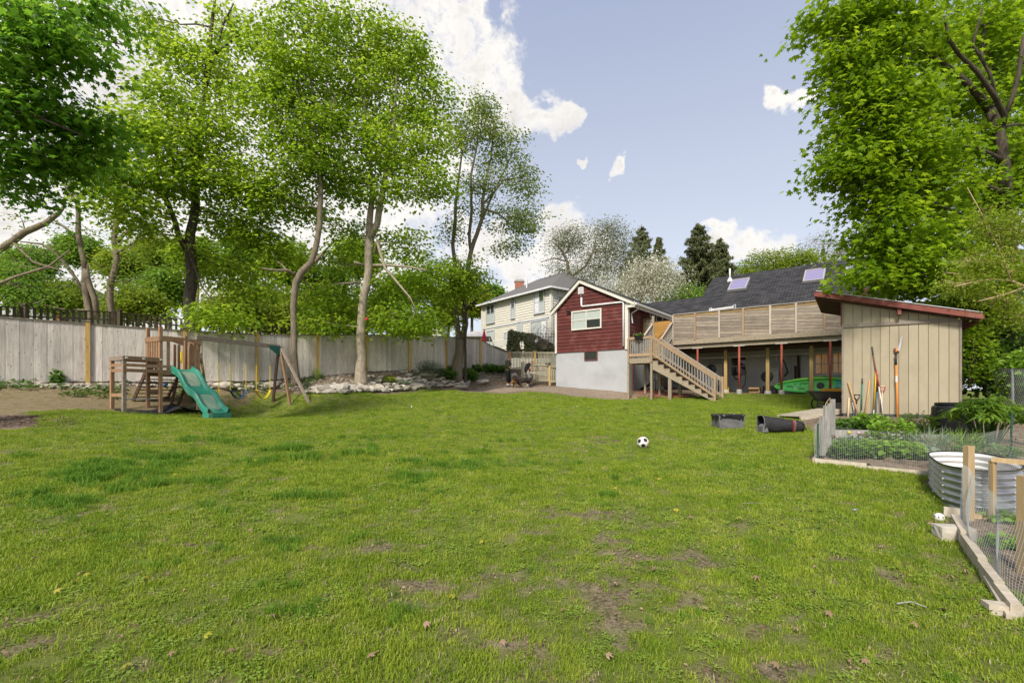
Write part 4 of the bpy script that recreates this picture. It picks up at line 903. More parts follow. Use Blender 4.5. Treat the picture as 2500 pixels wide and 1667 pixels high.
# ================================================================== deck
def deck():
    v0 = 1.96; uA = hv(1643, 800, v0)[0]; uB = 10.8
    zf = hv(1645, 831.5, v0)[1]; zf0 = zf - .235; zt = hv(1643, 768, v0)[1]
    t = thing('deck', 'raised wooden deck with a tall board screen and red steel posts under the grey roof', 'deck', H(uA, v0, gz(*H(uA, v0, 0)[:2])))
    bar('fascia_board', t, 'deck_wood', H(uA - .05, v0 - .02, zf - .117), H(4.6, v0 - .02, zf - .117), .045, .235)
    bar('fascia_board', t, 'deck_wood', H(4.603, v0 - .026, zf - .112), H(uB, v0 - .026, zf - .112), .045, .235)
    bar('beam', t, 'deck_wood', H(uA + .1, v0 + .14, zf0 - .11), H(5.0, v0 + .14, zf0 - .11), .09, .2)
    bar('beam', t, 'deck_wood', H(5.0, v0 + .145, zf0 - .11), H(uB, v0 + .145, zf0 - .11), .09, .2)
    bar('beam', t, 'play_dark', H(uA - .8, v0 + .95, zf0 - .25), H(uB, v0 + .95, zf0 - .25), .14, .28)
    for k in range(28): bar('joist', t, 'deck_wood', H(uA - .9 + k * .41, v0 + .2, zf0 - .02), H(uA - .9 + k * .41, 6.1, zf0 - .02), .04, .2)
    m = MB(); m.hexa([H(.05, v0 + .02, zf - .04), H(uB, v0 + .02, zf - .04), H(uB, 6.12, zf - .04), H(.05, 6.12, zf - .04), H(.05, v0 + .02, zf - .003), H(uB, v0 + .02, zf - .003), H(uB, 6.12, zf - .003), H(.05, 6.12, zf - .003)]); build('floor', m, 'deck_wood', t)
    posts = [hv(x, 800, v0)[0] for x in (1643, 1697, 1756, 1814.5, 1880.5, 1943.5, 2013)]; posts += [posts[-1] + 1.2, posts[-1] + 2.4]
    n = 9; bh = (zt - .03 - zf) / n
    for i, (a, b) in enumerate(zip(posts, posts[1:])):
        for k in range(n):
            z = zf + (k + .5) * bh; tilt = rnd.uniform(-.004, .004); mt = 'deck_board_warm' if k == n - 1 else 'deck_board'
            c = H((a + b) / 2, v0 + .05, z); piece('screen_board', t, mt, c, U * (b - a - .01) + UP * tilt * 3, Vd * .022 + UP * .004, UP * (bh - rnd.uniform(.012, .022)) + Vd * .03)
        bar('screen_cap', t, 'deck_post_light', H(a, v0 + .03, zt - .012), H(b, v0 + .03, zt - .012), .09, .03)
    for i, u in enumerate(posts):
        piece('screen_post', t, 'deck_wood_tan' if i in (1, 3, 6) else 'deck_post_light', H(u, v0 - .0, (zf + zt) / 2 - .06), U * .085, Vd * .085, UP * (zt - zf + .05))
    # screen beside the red wall and behind the landing
    a, b = .06, .55; z1 = hv(1556, 779, v0)[1]; z0 = zf - .75
    for k in range(9):
        z = z0 + (k + .5) * (z1 - z0) / 9; piece('screen_board', t, 'deck_board', H((a + b) / 2, v0 + .05, z), U * (b - a), Vd * .025, UP * ((z1 - z0) / 9 - .006))
    bar('screen_cap', t, 'play_dark', H(a - .05, v0, z1 + .02), H(b, v0, z1 + .02), .12, .035)
    piece('screen_post', t, 'yellow_post', H(a, v0, (z0 + z1) / 2), U * .085, Vd * .085, UP * (z1 - z0))
    piece('screen_post', t, 'deck_wood', H(.585, v0 - .02, (z0 + z1) / 2 + .03), U * .12, Vd * .1, UP * (z1 - z0 + .1))
    # lower boards behind the landing
    for k in range(7): piece('skirt_board', t, 'deck_board_warm', H(1.1, v0 + .08, zf - .12 - k * .145), U * 1.0, Vd * .025, UP * .138)
    # posts
    for px, base in ((1703, 962), (1804.6, 964), (1908, 968), (2027, 966)):
        u = hv(px, 900, v0 + .14)[0]; p = H(u, v0 + .14, 0); g = gz(p.x, p.y)
        m = MB(); m.tube([p + UP * (g + .2), p + UP * (zf0 - .21)], .05, 10); m.tube([p + UP * (g + 1.2), p + UP * (g + 1.22)], .056, 10); build('steel_post', m, 'rust_red', t, True)
        m = MB(); m.box(p + UP * (zf0 - .215), .5, .12, .02, Matrix((U, Vd, UP)).transposed()); build('post_plate', m, 'white_metal', t)
        m = MB(); m.lathe(p + UP * (g - .1), [(.13, 0), (.125, .3), (.10, .34), (.001, .345)], 10); build('footing', m, 'concrete', t)
    for px in (1615, 1772, 1874.5, 1981, 2090):
        u = hv(px, 900, v0 + .95)[0]; p = H(u, v0 + .95, 0); g = gz(p.x, p.y); piece('wood_post', t, 'yellow_post', p + UP * ((g + zf0 - .4) / 2 + .07), U * .145, Vd * .145, UP * (zf0 - .4 - g + .02))
        m = MB(); m.lathe(p + UP * (g - .1), [(.17, 0), (.15, .2), (.12, .26), (.001, .27)], 10); build('footing', m, 'concrete', t)
    # gate at the head of the stair
    t2 = thing('deck_gate', 'golden brown board gate with a diagonal brace at the head of the stair', 'gate', H(1.1, v0 - .06, zf))
    g1 = hv(1617, 784.5, v0 - .06)[1]; g0 = zf - .03; n = 9
    for k in range(n): piece('board', t2, 'gate_gold', H(1.1, v0 - .06, g0 + (k + .5) * (g1 - g0) / n), U * .88, Vd * .022, UP * ((g1 - g0) / n - .006))
    bar('brace', t2, 'gate_gold', H(.69, v0 - .1, zf + .08), H(1.52, v0 - .1, g1 - .22), .03, .11)
    bar('cap', t2, 'play_dark', H(.66, v0 - .06, g1 + .015), H(1.54, v0 - .06, g1 + .015), .05, .03)
    # the stair
    w = 1.16; uL = .45; uR = uL + w; vf = -.90; vr = .28
    zl = hv(1592, 873, vf)[1]; 
    t3 = thing('wooden_stair', 'weathered wooden stair with a landing and slatted railings beside the red wing', 'stairs', H(uR, vf, gz(*H(uR, vf, 0)[:2])))
    R = Matrix((U, Vd, UP)).transposed()
    for (a, b, c_, d_) in ((uL, uR, vf, vf), (uL, uR, vr, vr), (uL, uL, vf, vr), (uR, uR, vf, vr)): bar('rim_joist', t3, 'deck_wood', H(a, c_, zl - .13), H(b, d_, zl - .13), .045, .22)
    for k in range(8): piece('landing_board', t3, 'deck_wood', H((uL + uR) / 2, vf + .075 + k * .148, zl - .012), U * (w + .05), Vd * .138, UP * .03)
    for (u, v, top) in ((uL, vf, 1.0), (uR, vf, 1.05), (uL + .35, vr + .05, 0), (uR - .05, vr, 1.0)):
        p = H(u, v, 0); g = gz(p.x, p.y) - .05
        if top: piece('post', t3, 'deck_wood_tan', H(u, v - .025, zl + top / 2 - .1), U * .09, Vd * .09, UP * (top + .2))
        piece('post', t3, 'deck_wood', H(u, v - .02, (g + zl - .25) / 2), U * .095, Vd * .095, UP * (zl - .25 - g))
    for z in (zl + .98, zl + .16): bar('rail', t3, 'deck_wood_tan', H(uL + .045, vf - .045, z), H(uR - .045, vf - .045, z), .035, .13)
    for k in range(11):
        u = uL + .1 + k * (w - .2) / 10; piece('baluster', t3, 'old_grey_wood', H(u, vf - .01, zl + .48), U * .032, Vd * .032, UP * 1.04)
    for z in (zl + .98, zl + .16): bar('rail', t3, 'deck_wood_tan', H(uL, vf + .03, z), H(uL, vr, z), .035, .12)
    for k in range(9): piece('baluster', t3, 'old_grey_wood', H(uL, vf + .12 + k * .12, zl + .52), U * .032, Vd * .032, UP * .9)
    # lower flight, along u
    rise, run = .198, .285; nst = 10; gb = gz(*H(uR + 2.9, vf, 0)[:2]); rise = (zl - gb) / (nst + .6)
    u1 = uR + run * nst; z_end = zl - rise * nst
    for vv in (vf + .0, vr - .02):
        m = MB(); poly = [H(uR, vv, zl - .03)]
        for k in range(nst): poly += [H(uR + run * k + .001, vv, zl - rise * (k + 1)), H(uR + run * (k + 1), vv, zl - rise * (k + 1))]
        poly += [H(u1, vv, z_end - rise * .55), H(u1 - .12, vv, z_end - rise * .55), H(uR, vv, zl - rise - .34)]
        m.prism(poly, Vd * .04); build('stringer', m, 'deck_wood', t3)
    for k in range(nst):
        u = uR + run * (k + .5); z = zl - rise * (k + 1)
        piece('tread', t3, 'deck_wood', H(u + .005, (vf + vr) / 2 + .01, z + .018), U * (run + .02), Vd * (w + .06), UP * .036)
        piece('riser', t3, 'play_dark', H(uR + run * k + .015, (vf + vr) / 2, z + rise / 2), U * .02, Vd * (w - .08), UP * (rise - .02))
    for s_, vv in enumerate((vf - .05, vr + .06)):
        a = H(uR + .03, vv, zl + .98); b = H(u1 + .02, vv, z_end + .90); c_ = H(uR + .03, vv, zl + .2); d_ = H(u1 + .02, vv, z_end + .1)
        bar('handrail', t3, 'deck_wood_tan' if s_ == 0 else 'deck_post_light', a, b, .04, .14 if s_ == 0 else .05); bar('bottom_rail', t3, 'deck_wood_tan', c_, d_, .035, .09)
        if s_ == 1: bar('handrail', t3, 'deck_wood_tan', a - UP * .1, b - UP * .1, .035, .1)
        for k in range(22):
            q = (k + .6) / 22.3; p0 = c_.lerp(d_, q); p1 = a.lerp(b, q); piece('baluster', t3, 'old_grey_wood', (p0 + p1) / 2 + Vd * (.035 if s_ == 0 else -.035) - UP * .04, U * .032, Vd * .032, UP * ((p1 - p0).z + .12))
        pz = H(u1 + .03, vv, 0); g = gz(pz.x, pz.y); piece('newel_post', t3, 'deck_wood_tan', pz + UP * ((g + z_end + .95) / 2), U * .09, Vd * .09, UP * (z_end + .95 - g + .1))
        for kk in (3.0,) if s_ == 0 else (3.6,):
            pz = H(uR + run * kk, vv + (.12 if s_ == 0 else -.3), 0); g = gz(pz.x, pz.y); zt_ = zl - rise * (kk + 2.2); piece('post', t3, 'deck_wood', pz + UP * ((g + zt_) / 2), U * .15, Vd * .12, UP * (zt_ - g + .1))
        pz = H(uR + .55, vv, 0); 
        if s_ == 0: piece('post', t3, 'deck_wood', pz + UP * (zl + .28) + Vd * .03, U * .08, Vd * .08, UP * 1.0)
    # upper flight, along v
    n2 = 5; r2 = (zf - zl) / n2; run2 = (v0 - .1 - vr) / n2
    for k in range(n2):
        piece('tread', t3, 'deck_wood', H(1.08, vr + run2 * (k + .5), zl + r2 * (k + 1) - .02), U * 1.0, Vd * (run2 + .02), UP * .035); piece('riser', t3, 'deck_board_warm', H(1.08, vr + run2 * k + .01, zl + r2 * (k + .5)), U * .98, Vd * .02, UP * (r2 - .03))
    for uu, e in ((.56, 0), (1.62, .02)):
        a = H(uu, vr - .05, zl + .95); b = H(uu, v0 - .08, zf + .95); c_ = a - UP * .78; d_ = b - UP * .78; bar('handrail', t3, 'deck_post_light', a, b, .09, .04); bar('bottom_rail', t3, 'deck_post_light', c_, d_, .04, .08)
        for k in range(11): q = (k + .5) / 11; p0 = c_.lerp(d_, q); p1 = a.lerp(b, q); piece('baluster', t3, 'old_grey_wood', (p0 + p1) / 2, U * .032, Vd * .032, UP * (p1 - p0).z)
        m = MB(); m.prism([H(uu - .02, vr, zl - .2), H(uu - .02, v0, zf - .25), H(uu - .02, v0, zf), H(uu - .02, vr, zl + .1)], U * .04); build('stringer', m, 'deck_wood', t3)
    return v0, zf, zt, zl
DV, DZF, DZT, DZL = deck()

# ================================================================== shed
def shed():
    uW = sv(2343, 900, 0)[0]; zb = sv(2059, 1009, 0)[1]; zb2 = sv(2343, 1013, 0)[1]; zb = (zb + zb2) / 2
    zl = sv(2059, 735, 0)[1]; zr = sv(2343, 773, 0)[1]
    t = thing('garden_shed', 'tan panelled shed with a sloping mono-pitch roof and red fascia', 'shed', S(0, 0, gz(S0.x, S0.y)))
    print('shed', uW, zb, zl, zr)
    D = 2.7
    zt = lambda u: zl + (zr - zl) * u / uW
    m = MB(); m.prism([S(.02, .03, zb), S(uW - .02, .03, zb), S(uW - .02, .03, zt(uW) - .02), S(.02, .03, zt(0) - .02)], VS * D); build('wall', m, 'shed_panel', t)
    gx = [2059, 2082.4, 2104.6, 2126.3, 2148.8, 2171.2, 2194.2, 2217.6, 2242.4, 2265.9, 2291.6, 2316.4, 2343]
    gu = [sv(x, 900, 0)[0] for x in gx]; gu[0] = .0; gu[-1] = uW
    b0 = sv(2059, 797, 0)[1]; b1 = sv(2343, 780.5, 0)[1]; bz = lambda u: b0 + (b1 - b0) * u / uW
    for a, b in zip(gu, gu[1:]):
        g = .005
        for (f0, f1, o) in ((lambda u: zb, lambda u: bz(u) - .02, 0), (lambda u: bz(u) + .05, lambda u: zt(u), -.006)):
            m = MB(); m.hexa([S(a + g, -.012 + o, f0(a)), S(b - g, -.012 + o, f0(b)), S(b - g, .03, f0(b)), S(a + g, .03, f0(a)), S(a + g, -.012 + o, f1(a)), S(b - g, -.012 + o, f1(b)), S(b - g, .03, f1(b)), S(a + g, .03, f1(a))]); build('panel', m, 'shed_panel', t)
    bar('band_board', t, 'shed_trim', S(.0, -.032, bz(0) + .005), S(uW, -.032, bz(uW) + .005), .03, .085)
    bar('corner_board', t, 'shed_trim', S(-.012, -.02, zb), S(-.012, -.02, zt(0)), .04, .05, VS); bar('corner_board', t, 'shed_trim', S(uW + .01, -.02, zb), S(uW + .01, -.02, zt(uW)), .045, .05, VS)
    bar('base_trim', t, 'shed_base', S(0, -.012, zb - .05), S(uW, -.012, zb - .05), .04, .095)
    bar('skid', t, 'old_grey_wood', S(0, .03, zb - .15), S(uW, .03, zb - .15), .1, .10); bar('skid', t, 'shed_base', S(0, .1, zb - .24), S(uW, .1, zb - .24), .1, .12)
    # roof
    a = sv(1992, 712, -.28); b = sv(2403, 765.5, -.28); VB = D + .35
    sl = V3(S(b[0], 0, b[1]) - S(a[0], 0, a[1])).normalized(); nn = sl.cross(VS).normalized() * -1
    if nn.z < 0: nn = -nn
    def rr(q, v, h): 
        p = S(a[0] + (b[0] - a[0]) * q, v, a[1] + (b[1] - a[1]) * q); return p + nn * h
    for (h0, h1, mt, nm, e) in ((.0, .025, 'roof_grey', 'roof', .02), (-.05, -.001, 'underside', 'roof_deck', 0)):
        m = MB(); m.hexa([rr(0 - e * .3, -.28 - e, h0), rr(1 + e * .3, -.28 - e, h0), rr(1 + e * .3, VB, h0), rr(-e * .3, VB, h0), rr(-e * .3, -.28 - e, h1), rr(1 + e * .3, -.28 - e, h1), rr(1 + e * .3, VB, h1), rr(-e * .3, VB, h1)]); build(nm, m, mt, t)
    m = MB(); m.beam(rr(0, -.31, .02), rr(1, -.31, .02), .03, .012); build('drip_edge', m, 'white_metal', t)
    m = MB(); m.beam(rr(0, -.28, -.065), rr(1, -.28, -.065), .045, .125); build('fascia_board', m, 'red_paint', t)
    m = MB(); m.beam(rr(0, -.255, -.065), rr(0, VB, -.065), .045, .12); build('fascia_board', m, 'red_paint', t)
    m = MB(); m.beam(rr(1, -.255, -.065), rr(1, VB, -.065), .045, .12); build('fascia_board', m, 'red_paint', t)
    for k in range(7):
        v = -.05 + k * .46; m = MB(); m.beam(rr(.01, v, -.11), rr(.99, v, -.11), .045, .11); build('rafter', m, 'underside', t)
    m = MB(); u = sv(2194, 750, 0)[0]; z = zt(u); m.box(S(u, -.13, z - .10), .07, .24, .17, Matrix((US, VS, UP)).transposed()); build('ridge_bracket', m, 'red_paint', t)
    bar('corner_board', t, 'rust_red', S(-.035, .06, zt(0) - .65), S(-.035, .06, zt(0)), .05, .05, VS)
    return uW, zb
SW, SZB = shed()

# ================================================================== neighbouring houses
def yellow_house():
    Y0 = 38.0; A = P(1346, 800, Y0)      # nearest corner (px 1346)
    dl = V3((-.61, .79, 0)); dr = V3((dl.y, -dl.x, 0))
    def YH(a, b, z): return V3((A.x, A.y, 0)) + dl * a + dr * b + UP * z
    zt = P(1346, 703, Y0).z; zb = 1.2
    q = ray_plane(1178, 760, A, dr); L = (q - A).dot(dl) ; W = 8.5
    t = thing('yellow_house', 'two storey pale yellow clapboard house with grey hip roof and brick chimney beyond the fence', 'house', YH(0, 0, zb))
    print('yellow L', L, 'zt', zt)
    m = MB(); m.hexa([YH(0, W, zb), YH(0, 0, zb), YH(L, 0, zb), YH(L, W, zb), YH(0, W, zt), YH(0, 0, zt), YH(L, 0, zt), YH(L, W, zt)]); build('wall', m, 'cream_siding', t)
    ex = .21; m = MB(); k = 0; n1 = -dr; n2 = -dl
    while zb + k * ex < zt - .1:
        z = zb + k * ex
        m.hexa([YH(0, -.045, z), YH(0, 0, z), YH(L, 0, z), YH(L, -.045, z), YH(0, -.004, z + ex), YH(0, 0, z + ex), YH(L, 0, z + ex), YH(L, -.004, z + ex)])
        m.hexa([YH(-.045, 0, z), YH(-.045, W, z), YH(0, W, z), YH(0, 0, z), YH(-.004, 0, z + ex), YH(-.004, W, z + ex), YH(0, W, z + ex), YH(0, 0, z + ex)]); k += 1
    build('clapboards', m, 'cream_siding', t, kind='stuff')
    m = MB(); zbd = P(1346, 773, Y0).z
    m.beam(YH(0, -.04, zbd), YH(L, -.04, zbd), .08, .12); build('belt_board', m, 'band_grey', t)
    for (a, b) in ((0, 0), (L, 0)): m = MB(); m.box(YH(a, b, (zb + zt) / 2), .22, .22, zt - zb, Matrix((dl, dr, UP)).transposed()); build('corner_board', m, 'white_paint', t)
    # roof
    e = .45; zr = P(1377, 650, Y0 + 3).z; h = zr - zt; hw = W / 2
    m = MB(); c = [YH(-e, -e, zt), YH(L + e, -e, zt), YH(L + e, W + e, zt), YH(-e, W + e, zt)]; r0, r1 = YH(hw * .72, hw, zr), YH(L - hw * .72, hw, zr)
    m.add([*c, r0, r1], [(0, 1, 5, 4), (1, 2, 5), (2, 3, 4, 5), (3, 0, 4), (3, 2, 1, 0)]); build('roof', m, 'roof_grey', t)
    for a, b in ((c[0], c[1]), (c[0], c[3])): m = MB(); m.beam(a - UP * .03, b - UP * .03, .14, .14); build('gutter', m, 'white_metal', t)
    # chimney + vent
    d = P(1268, 690, 50); cq = V3((YH(L * .78, hw * .9, 0).x, YH(L * .78, hw * .9, 0).y, 0)); 
    cq = P(1268, 690, cq.y); m = MB(); m.box((cq.x, cq.y, cq.z - 1.4), .85, .7, 2.9); ch = build('chimney', m, 'brick_red', t); m = MB(); m.box((cq.x, cq.y, cq.z + .1), .97, .8, .13); m.box((cq.x, cq.y, cq.z + .22), .7, .5, .10); build('chimney_cap', m, 'concrete', ch)
    m = MB(); vq = P(1286, 690, 43); m.tube([vq - UP * .7, vq + UP * .25], .07, 6); build('vent_pipe', m, 'white_metal', t)
    # windows on the left-facing front
    def wq(x0, x1, y, hh, panes, glasses, label=None):
        a = (ray_plane(x0, y, A, dr) - A).dot(dl); b = (ray_plane(x1, y, A, dr) - A).dot(dl); z = (ray_plane((x0 + x1) / 2, y, A, dr)).z; f = window(t, YH((a + b) / 2, -.055, z), -dl, UP, abs(a - b), hh, frame='band_grey', fw=.09, panes=panes, glasses=glasses, depth=.06, label=label)
    G, Mi, B = 'glass_mirror', 'white_metal', 'glass_blind'
    wq(1188, 1209, 766, 1.75, (2, 2), [B, G, B, G]); wq(1248, 1258.5, 753, 1.75, (1, 2), [B, G]); wq(1305, 1331, 737, 1.85, (2, 2), [Mi, Mi, B, G])
    wq(1297, 1337, 807, 1.7, (3, 1), [B, B, Mi]); wq(1264, 1277, 806, 1.5, (1, 2), [B, B]); wq(1231.5, 1239.5, 824, .95, (1, 1), [B], label='small arched window'); wq(1189, 1208, 826, 1.5, (2, 1), [B, B])
    a = (ray_plane(1375, 730, A, dl) - A).dot(dr); z = ray_plane(1375, 726, A, dl).z
    window(t, YH(-.02, a, z), dr, UP, 1.3, 1.3, frame='band_grey', fw=.08, panes=(1, 2), glasses=[G, B], depth=.06)
    # white deck rail
    m = MB()
    for k in range(22):
        p = P(1204 + k * 1.9, 838, 37.0); m.box(p, .05, .05, .55)
    m.beam(P(1200, 834, 37), P(1246, 834, 37), .06, .05); b = build('deck_rail', m, 'white_paint', t)
yellow_house()

def far_houses():
    def hs(name, label, x0, x1, yt, yb, Y, wallm, roofm, roof_h, wins, deep=6):
        a, b = P(x0, yb, Y), P(x1, yb, Y); zt = P(x0, yt, Y).z; zb = P(x0, yb, Y).z
        t = thing(name, label, 'house', (a.x, a.y, zb)); m = MB(); m.hexa([(a.x, Y, zb), (b.x, Y, zb), (b.x, Y + deep, zb), (a.x, Y + deep, zb), (a.x, Y, zt), (b.x, Y, zt), (b.x, Y + deep, zt), (a.x, Y + deep, zt)]); build('wall', m, wallm, t)
        m = MB(); e = .3; m.add([(a.x - e, Y - e, zt), (b.x + e, Y - e, zt), (b.x + e, Y + deep, zt), (a.x - e, Y + deep, zt), (a.x + 1, Y + deep / 2, zt + roof_h), (b.x - 1, Y + deep / 2, zt + roof_h)], [(0, 1, 5, 4), (1, 2, 5), (2, 3, 4, 5), (3, 0, 4), (3, 2, 1, 0)]); build('roof', m, roofm, t)
        for (wx, wy, ww, wh) in wins:
            p = P(wx, wy, Y); window(t, (p.x, Y - .02, p.z), V3((1, 0, 0)), UP, ww / F * Y, wh / F * Y, fw=.12, panes=(1, 2), glass='glass_blind')
        return t
    hs('neighbour_house', 'small cream house between the third and fourth trunks, half hidden by leaves', 1034, 1077, 772, 840, 55, 'cream_siding', 'roof_grey', 1.6, [(1055, 788, 12, 22)])
    hs('neighbour_house', 'pale grey house behind the leafy trees at the far left', -80, 165, 712, 800, 42, 'foundation', 'roof_grey', 1.2, [(60, 735, 26, 22), (18, 735, 24, 22)])
    p = P(146, 730, 40); t = thing('brick_chimney', 'tall brick chimney beside the pale grey house at far left', 'chimney', (p.x, p.y, 2)); m = MB(); m.box((p.x, p.y, p.z - 1.2), .55, .5, 5.0); build('stack', m, 'brick_red', t); m = MB(); m.box((p.x, p.y, p.z + 1.35), .68, .62, .12); build('cap', m, 'concrete', t)
    hs('white_outbuilding', 'small white gable seen over the dark picket fence between trunks', 788, 806, 797, 830, 38, 'white_paint', 'white_paint', .5, [], 2)
    # tent canopy and red parasol
    a = P(1166, 806, 36); t = thing('canopy_tent', 'pale grey peaked canopy behind the fence left of the yellow house', 'tent', (a.x, a.y, 2)); w = 1.75
    m = MB(); z0 = P(1160, 828, 36).z; m.add([(a.x - w * .9, a.y - w, z0), (a.x + w * .6, a.y - w, z0), (a.x + w * .6, a.y + w, z0), (a.x - w * .9, a.y + w, z0), (a.x, a.y, a.z)], [(0, 1, 4), (1, 2, 4), (2, 3, 4), (3, 0, 4)]); build('canopy', m, 'canopy_grey', t)
    m = MB(); [m.tube([(a.x + sx * w * .55, a.y - w + .1, z0), (a.x + sx * w * .55, a.y - w + .1, 1.2)], .03, 5) for sx in (-1.4, 1)]; build('leg', m, 'white_metal', t)
    a = P(1181, 805, 33); b = P(1182, 834, 33); t = thing('folded_parasol', 'closed bright red parasol standing behind the board fence', 'parasol', (b.x, b.y, 1.5)); m = MB(); m.lathe((b.x, b.y, b.z), [(.19, 0), (.14, .25), (.08, .6), (.02, .82)], 8); build('canopy', m, 'umbrella_red', t, True); m = MB(); m.tube([(b.x, b.y, 1.5), (b.x, b.y, b.z + .9)], .025, 6); build('pole', m, 'white_metal', t)
    p = P(621, 770, 34); t = thing('utility_pole', 'slim grey pole standing among the bright trees behind the picket fence', 'pole', (p.x, p.y, 1)); m = MB(); m.tube([(p.x, p.y, 1), P(621, 738, 34)], .08, 6); build('shaft', m, 'old_grey_wood', t)
far_houses()

# ================================================================== play set
def playset():
    A = V3((.453, .891, 0)).normalized(); B = V3((.891, -.453, 0)).normalized(); O = V3((-10.48, 14.41, 0)); R = Matrix((A, B * -1, UP)).transposed()
    def T(s, b, z): return O + A * s + B * b + UP * z
    g = gz(O.x, O.y)
    t = thing('play_set', 'brown wooden play tower with green wavy slide and swing beam on the lawn', 'play set', T(0, 0, g))
    W, Wd, fz = 1.09, .68, .70
    def post(s, b, z0, z1, w=.085, mt='play_wood'): piece('post', t, mt, T(s, b, (z0 + z1) / 2), A * w, B * -w, UP * (z1 - z0))
    def G(s, b): p = T(s, b, 0); return gz(p.x, p.y)
    post(0, 0, G(0, 0) - .05, 1.99); post(0, -Wd, G(0, -Wd) - .05, 1.98); post(W, 0, fz - .2, 1.86); post(W, -Wd, G(W, -Wd) - .05, 1.85); post(W, 0, G(W, 0), fz - .2)
    post(-.93, 0, G(-.93, 0) - .05, .93, mt='play_wood_grey'); post(-.93, -.65, G(-.93, -.65) - .05, .93)
    def bd(p0, p1, w, h, mt='play_wood', nm='rail'): bar(nm, t, mt, p0, p1, w, h)
    # bench platform
    for z, h in ((.985, .10), (.80, .085), (.65, .095)):
        bd(T(-.98, .05, z), T(.0 if z > .9 else .35, .05, z), .035, h)
    bd(T(-.97, .05, .985), T(-.97, -.70, .985), .035, .11, 'play_wood_grey'); bd(T(-.95, -.0, .80), T(-.95, -.65, .80), .035, .09); bd(T(-.95, 0, .65), T(-.95, -.65, .65), .035, .09)
    bd(T(-.98, -.7, .985), T(0, -.7, .985), .035, .10); bd(T(-.95, .0, -.05), T(-.95, -.65, -.05), .03, .10)
    for k in range(5): piece('tabletop_board', t, 'play_wood_grey', T(-.47, -.05 - k * .135, 1.045), A * .98, B * .125, UP * .025)
    for s, q in ((-.9, .06), (-.47, .06), (-.02, .06)): m = MB(); m.box(T(s, q + .015, 1.0), .06, .03, .05, R); build('bracket', m, 'white_paint', t)
    for z, mt in ((.30, 'black_plastic'), (-.16, 'steel')): m = MB(); m.tube([T(-.93, 0, z), T(0, 0, z - .01)], .013, 6); build('grab_bar', m, mt, t)
    bd(T(-.02, -.6, .02), T(-.02, 0.02, .02), .03, .12, 'play_dark')
    # tower floor + rims
    for k in range(8): piece('floor_board', t, 'play_wood', T(W / 2, -.02 - k * .09, fz - .03), A * (W + .05), B * .085, UP * .03)
    bd(T(-.03, .05, fz - .1), T(W + .05, .05, fz - .1), .03, .10); bd(T(-.0, -Wd - .05, fz - .1), T(W, -Wd - .05, fz - .1), .03, .10); bd(T(W + .05, .03, fz - .0), T(W + .05, -Wd, fz), .03, .12)
    bd(T(-.05, .06, 1.62), T(-.05, -Wd - .04, 1.62), .03, .15, 'play_wood'); bd(T(W + .05, .04, 1.58), T(W + .05, -Wd, 1.58), .03, .15); bd(T(W + .02, -Wd - .05, 1.72), T(.35, -Wd - .05, 1.72), .03, .16)
    for b in (.055, -Wd - .055):   # arched boards
        m = MB(); n = 14; top = [T(-.05 + (W + .1) * k / n, b, 1.70) for k in range(n + 1)]; bot = [T(-.05 + (W + .1) * k / n, b, 1.545 + .105 * max(0, math.sin(math.pi * (k / n - .12) / .76)) if .12 < k / n < .88 else 1.545) for k in range(n + 1)]
        for k in range(n): m.hexa([bot[k], bot[k + 1], bot[k + 1] + B * .03, bot[k] + B * .03, top[k], top[k + 1], top[k + 1] + B * .03, top[k] + B * .03])
        build('arch_board', m, 'play_wood', t)
    for k in range(6): piece('slat', t, 'play_wood', T(-.04, -.1 - k * .095, 1.16), A * .02, B * .055, UP * .82)
    for s in (.2, .86, .98): piece('slat', t, 'play_wood', T(s, .03, 1.13), A * .09, B * .02, UP * .86)
    for k in range(5): piece('slat', t, 'play_wood', T(W + .03, -.12 - k * .115, 1.12), A * .02, B * .07, UP * .84)
    for s in (.12, .24, .36, .78, .9): piece('slat', t, 'play_wood', T(s, -Wd - .03, 1.13), A * .08, B * .02, UP * .86)
    # ladder on the back
    for sx in (.02, 1.0):
        bd(T(sx, -Wd - .08, fz + .05), T(sx - .16, -Wd - .55, G(sx, -1.2)), .035, .10, 'play_dark', 'ladder_stile')
    for k in range(8):
        q = (k + .4) / 8; z = fz + (G(.5, -1.2) - fz) * q; b = -Wd - .08 - .47 * q; bd(T(.0 - .16 * q, b, z), T(1.0 - .16 * q, b, z), .10, .03, 'play_dark', 'rung')
    bd(T(.55, -.1, fz - .1), T(.42, -.3, G(.4, -.3)), .06, .06, 'play_dark', 'brace')
    bd(T(.98, -.3, .5), T(.8, -.6, G(.8, -.6)), .06, .06, 'play_dark', 'brace')
    # swing beam + A frame
    E = T(W + 2.92, 0, 1.72)
    bd(T(W - .1, .06, 1.76), E, .085, .14, 'play_wood_grey', 'swing_beam')
    for q, s, mt, w in ((1.62, .0, 'play_wood_grey', .085), (.56, .05, 'play_wood', .085), (-.3, -.04, 'play_dark', .085)):
        p = E + B * q + A * s; f = V3((p.x, p.y, gz(p.x, p.y) - .05)); bd(E + B * (.05 if q > 0 else -.03) + A * .02 * q - UP * .02, f, w, w * .8, mt, 'swing_leg')
    bd(T(W + .02, .08, 1.28), T(W + .62, -.5, G(W + .6, -.5) + .0), .06, .07, 'play_wood_grey', 'tower_brace')
    m = MB(); m.prism([E - A * .46 + UP * .02 + B * .06, E + A * .06 + UP * .02 + B * .06, E + A * .06 - UP * .36 + B * .06, E - A * .02 - UP * .36 + B * .06, E - A * .44 - UP * .09 + B * .06], B * .03); build('corner_bracket', m, 'dark_green', t)
    # slide
    s0, s1 = .30, .885; n = 40; Lq = 1.86; prof = []
    zend = G(.6, Lq) + .20
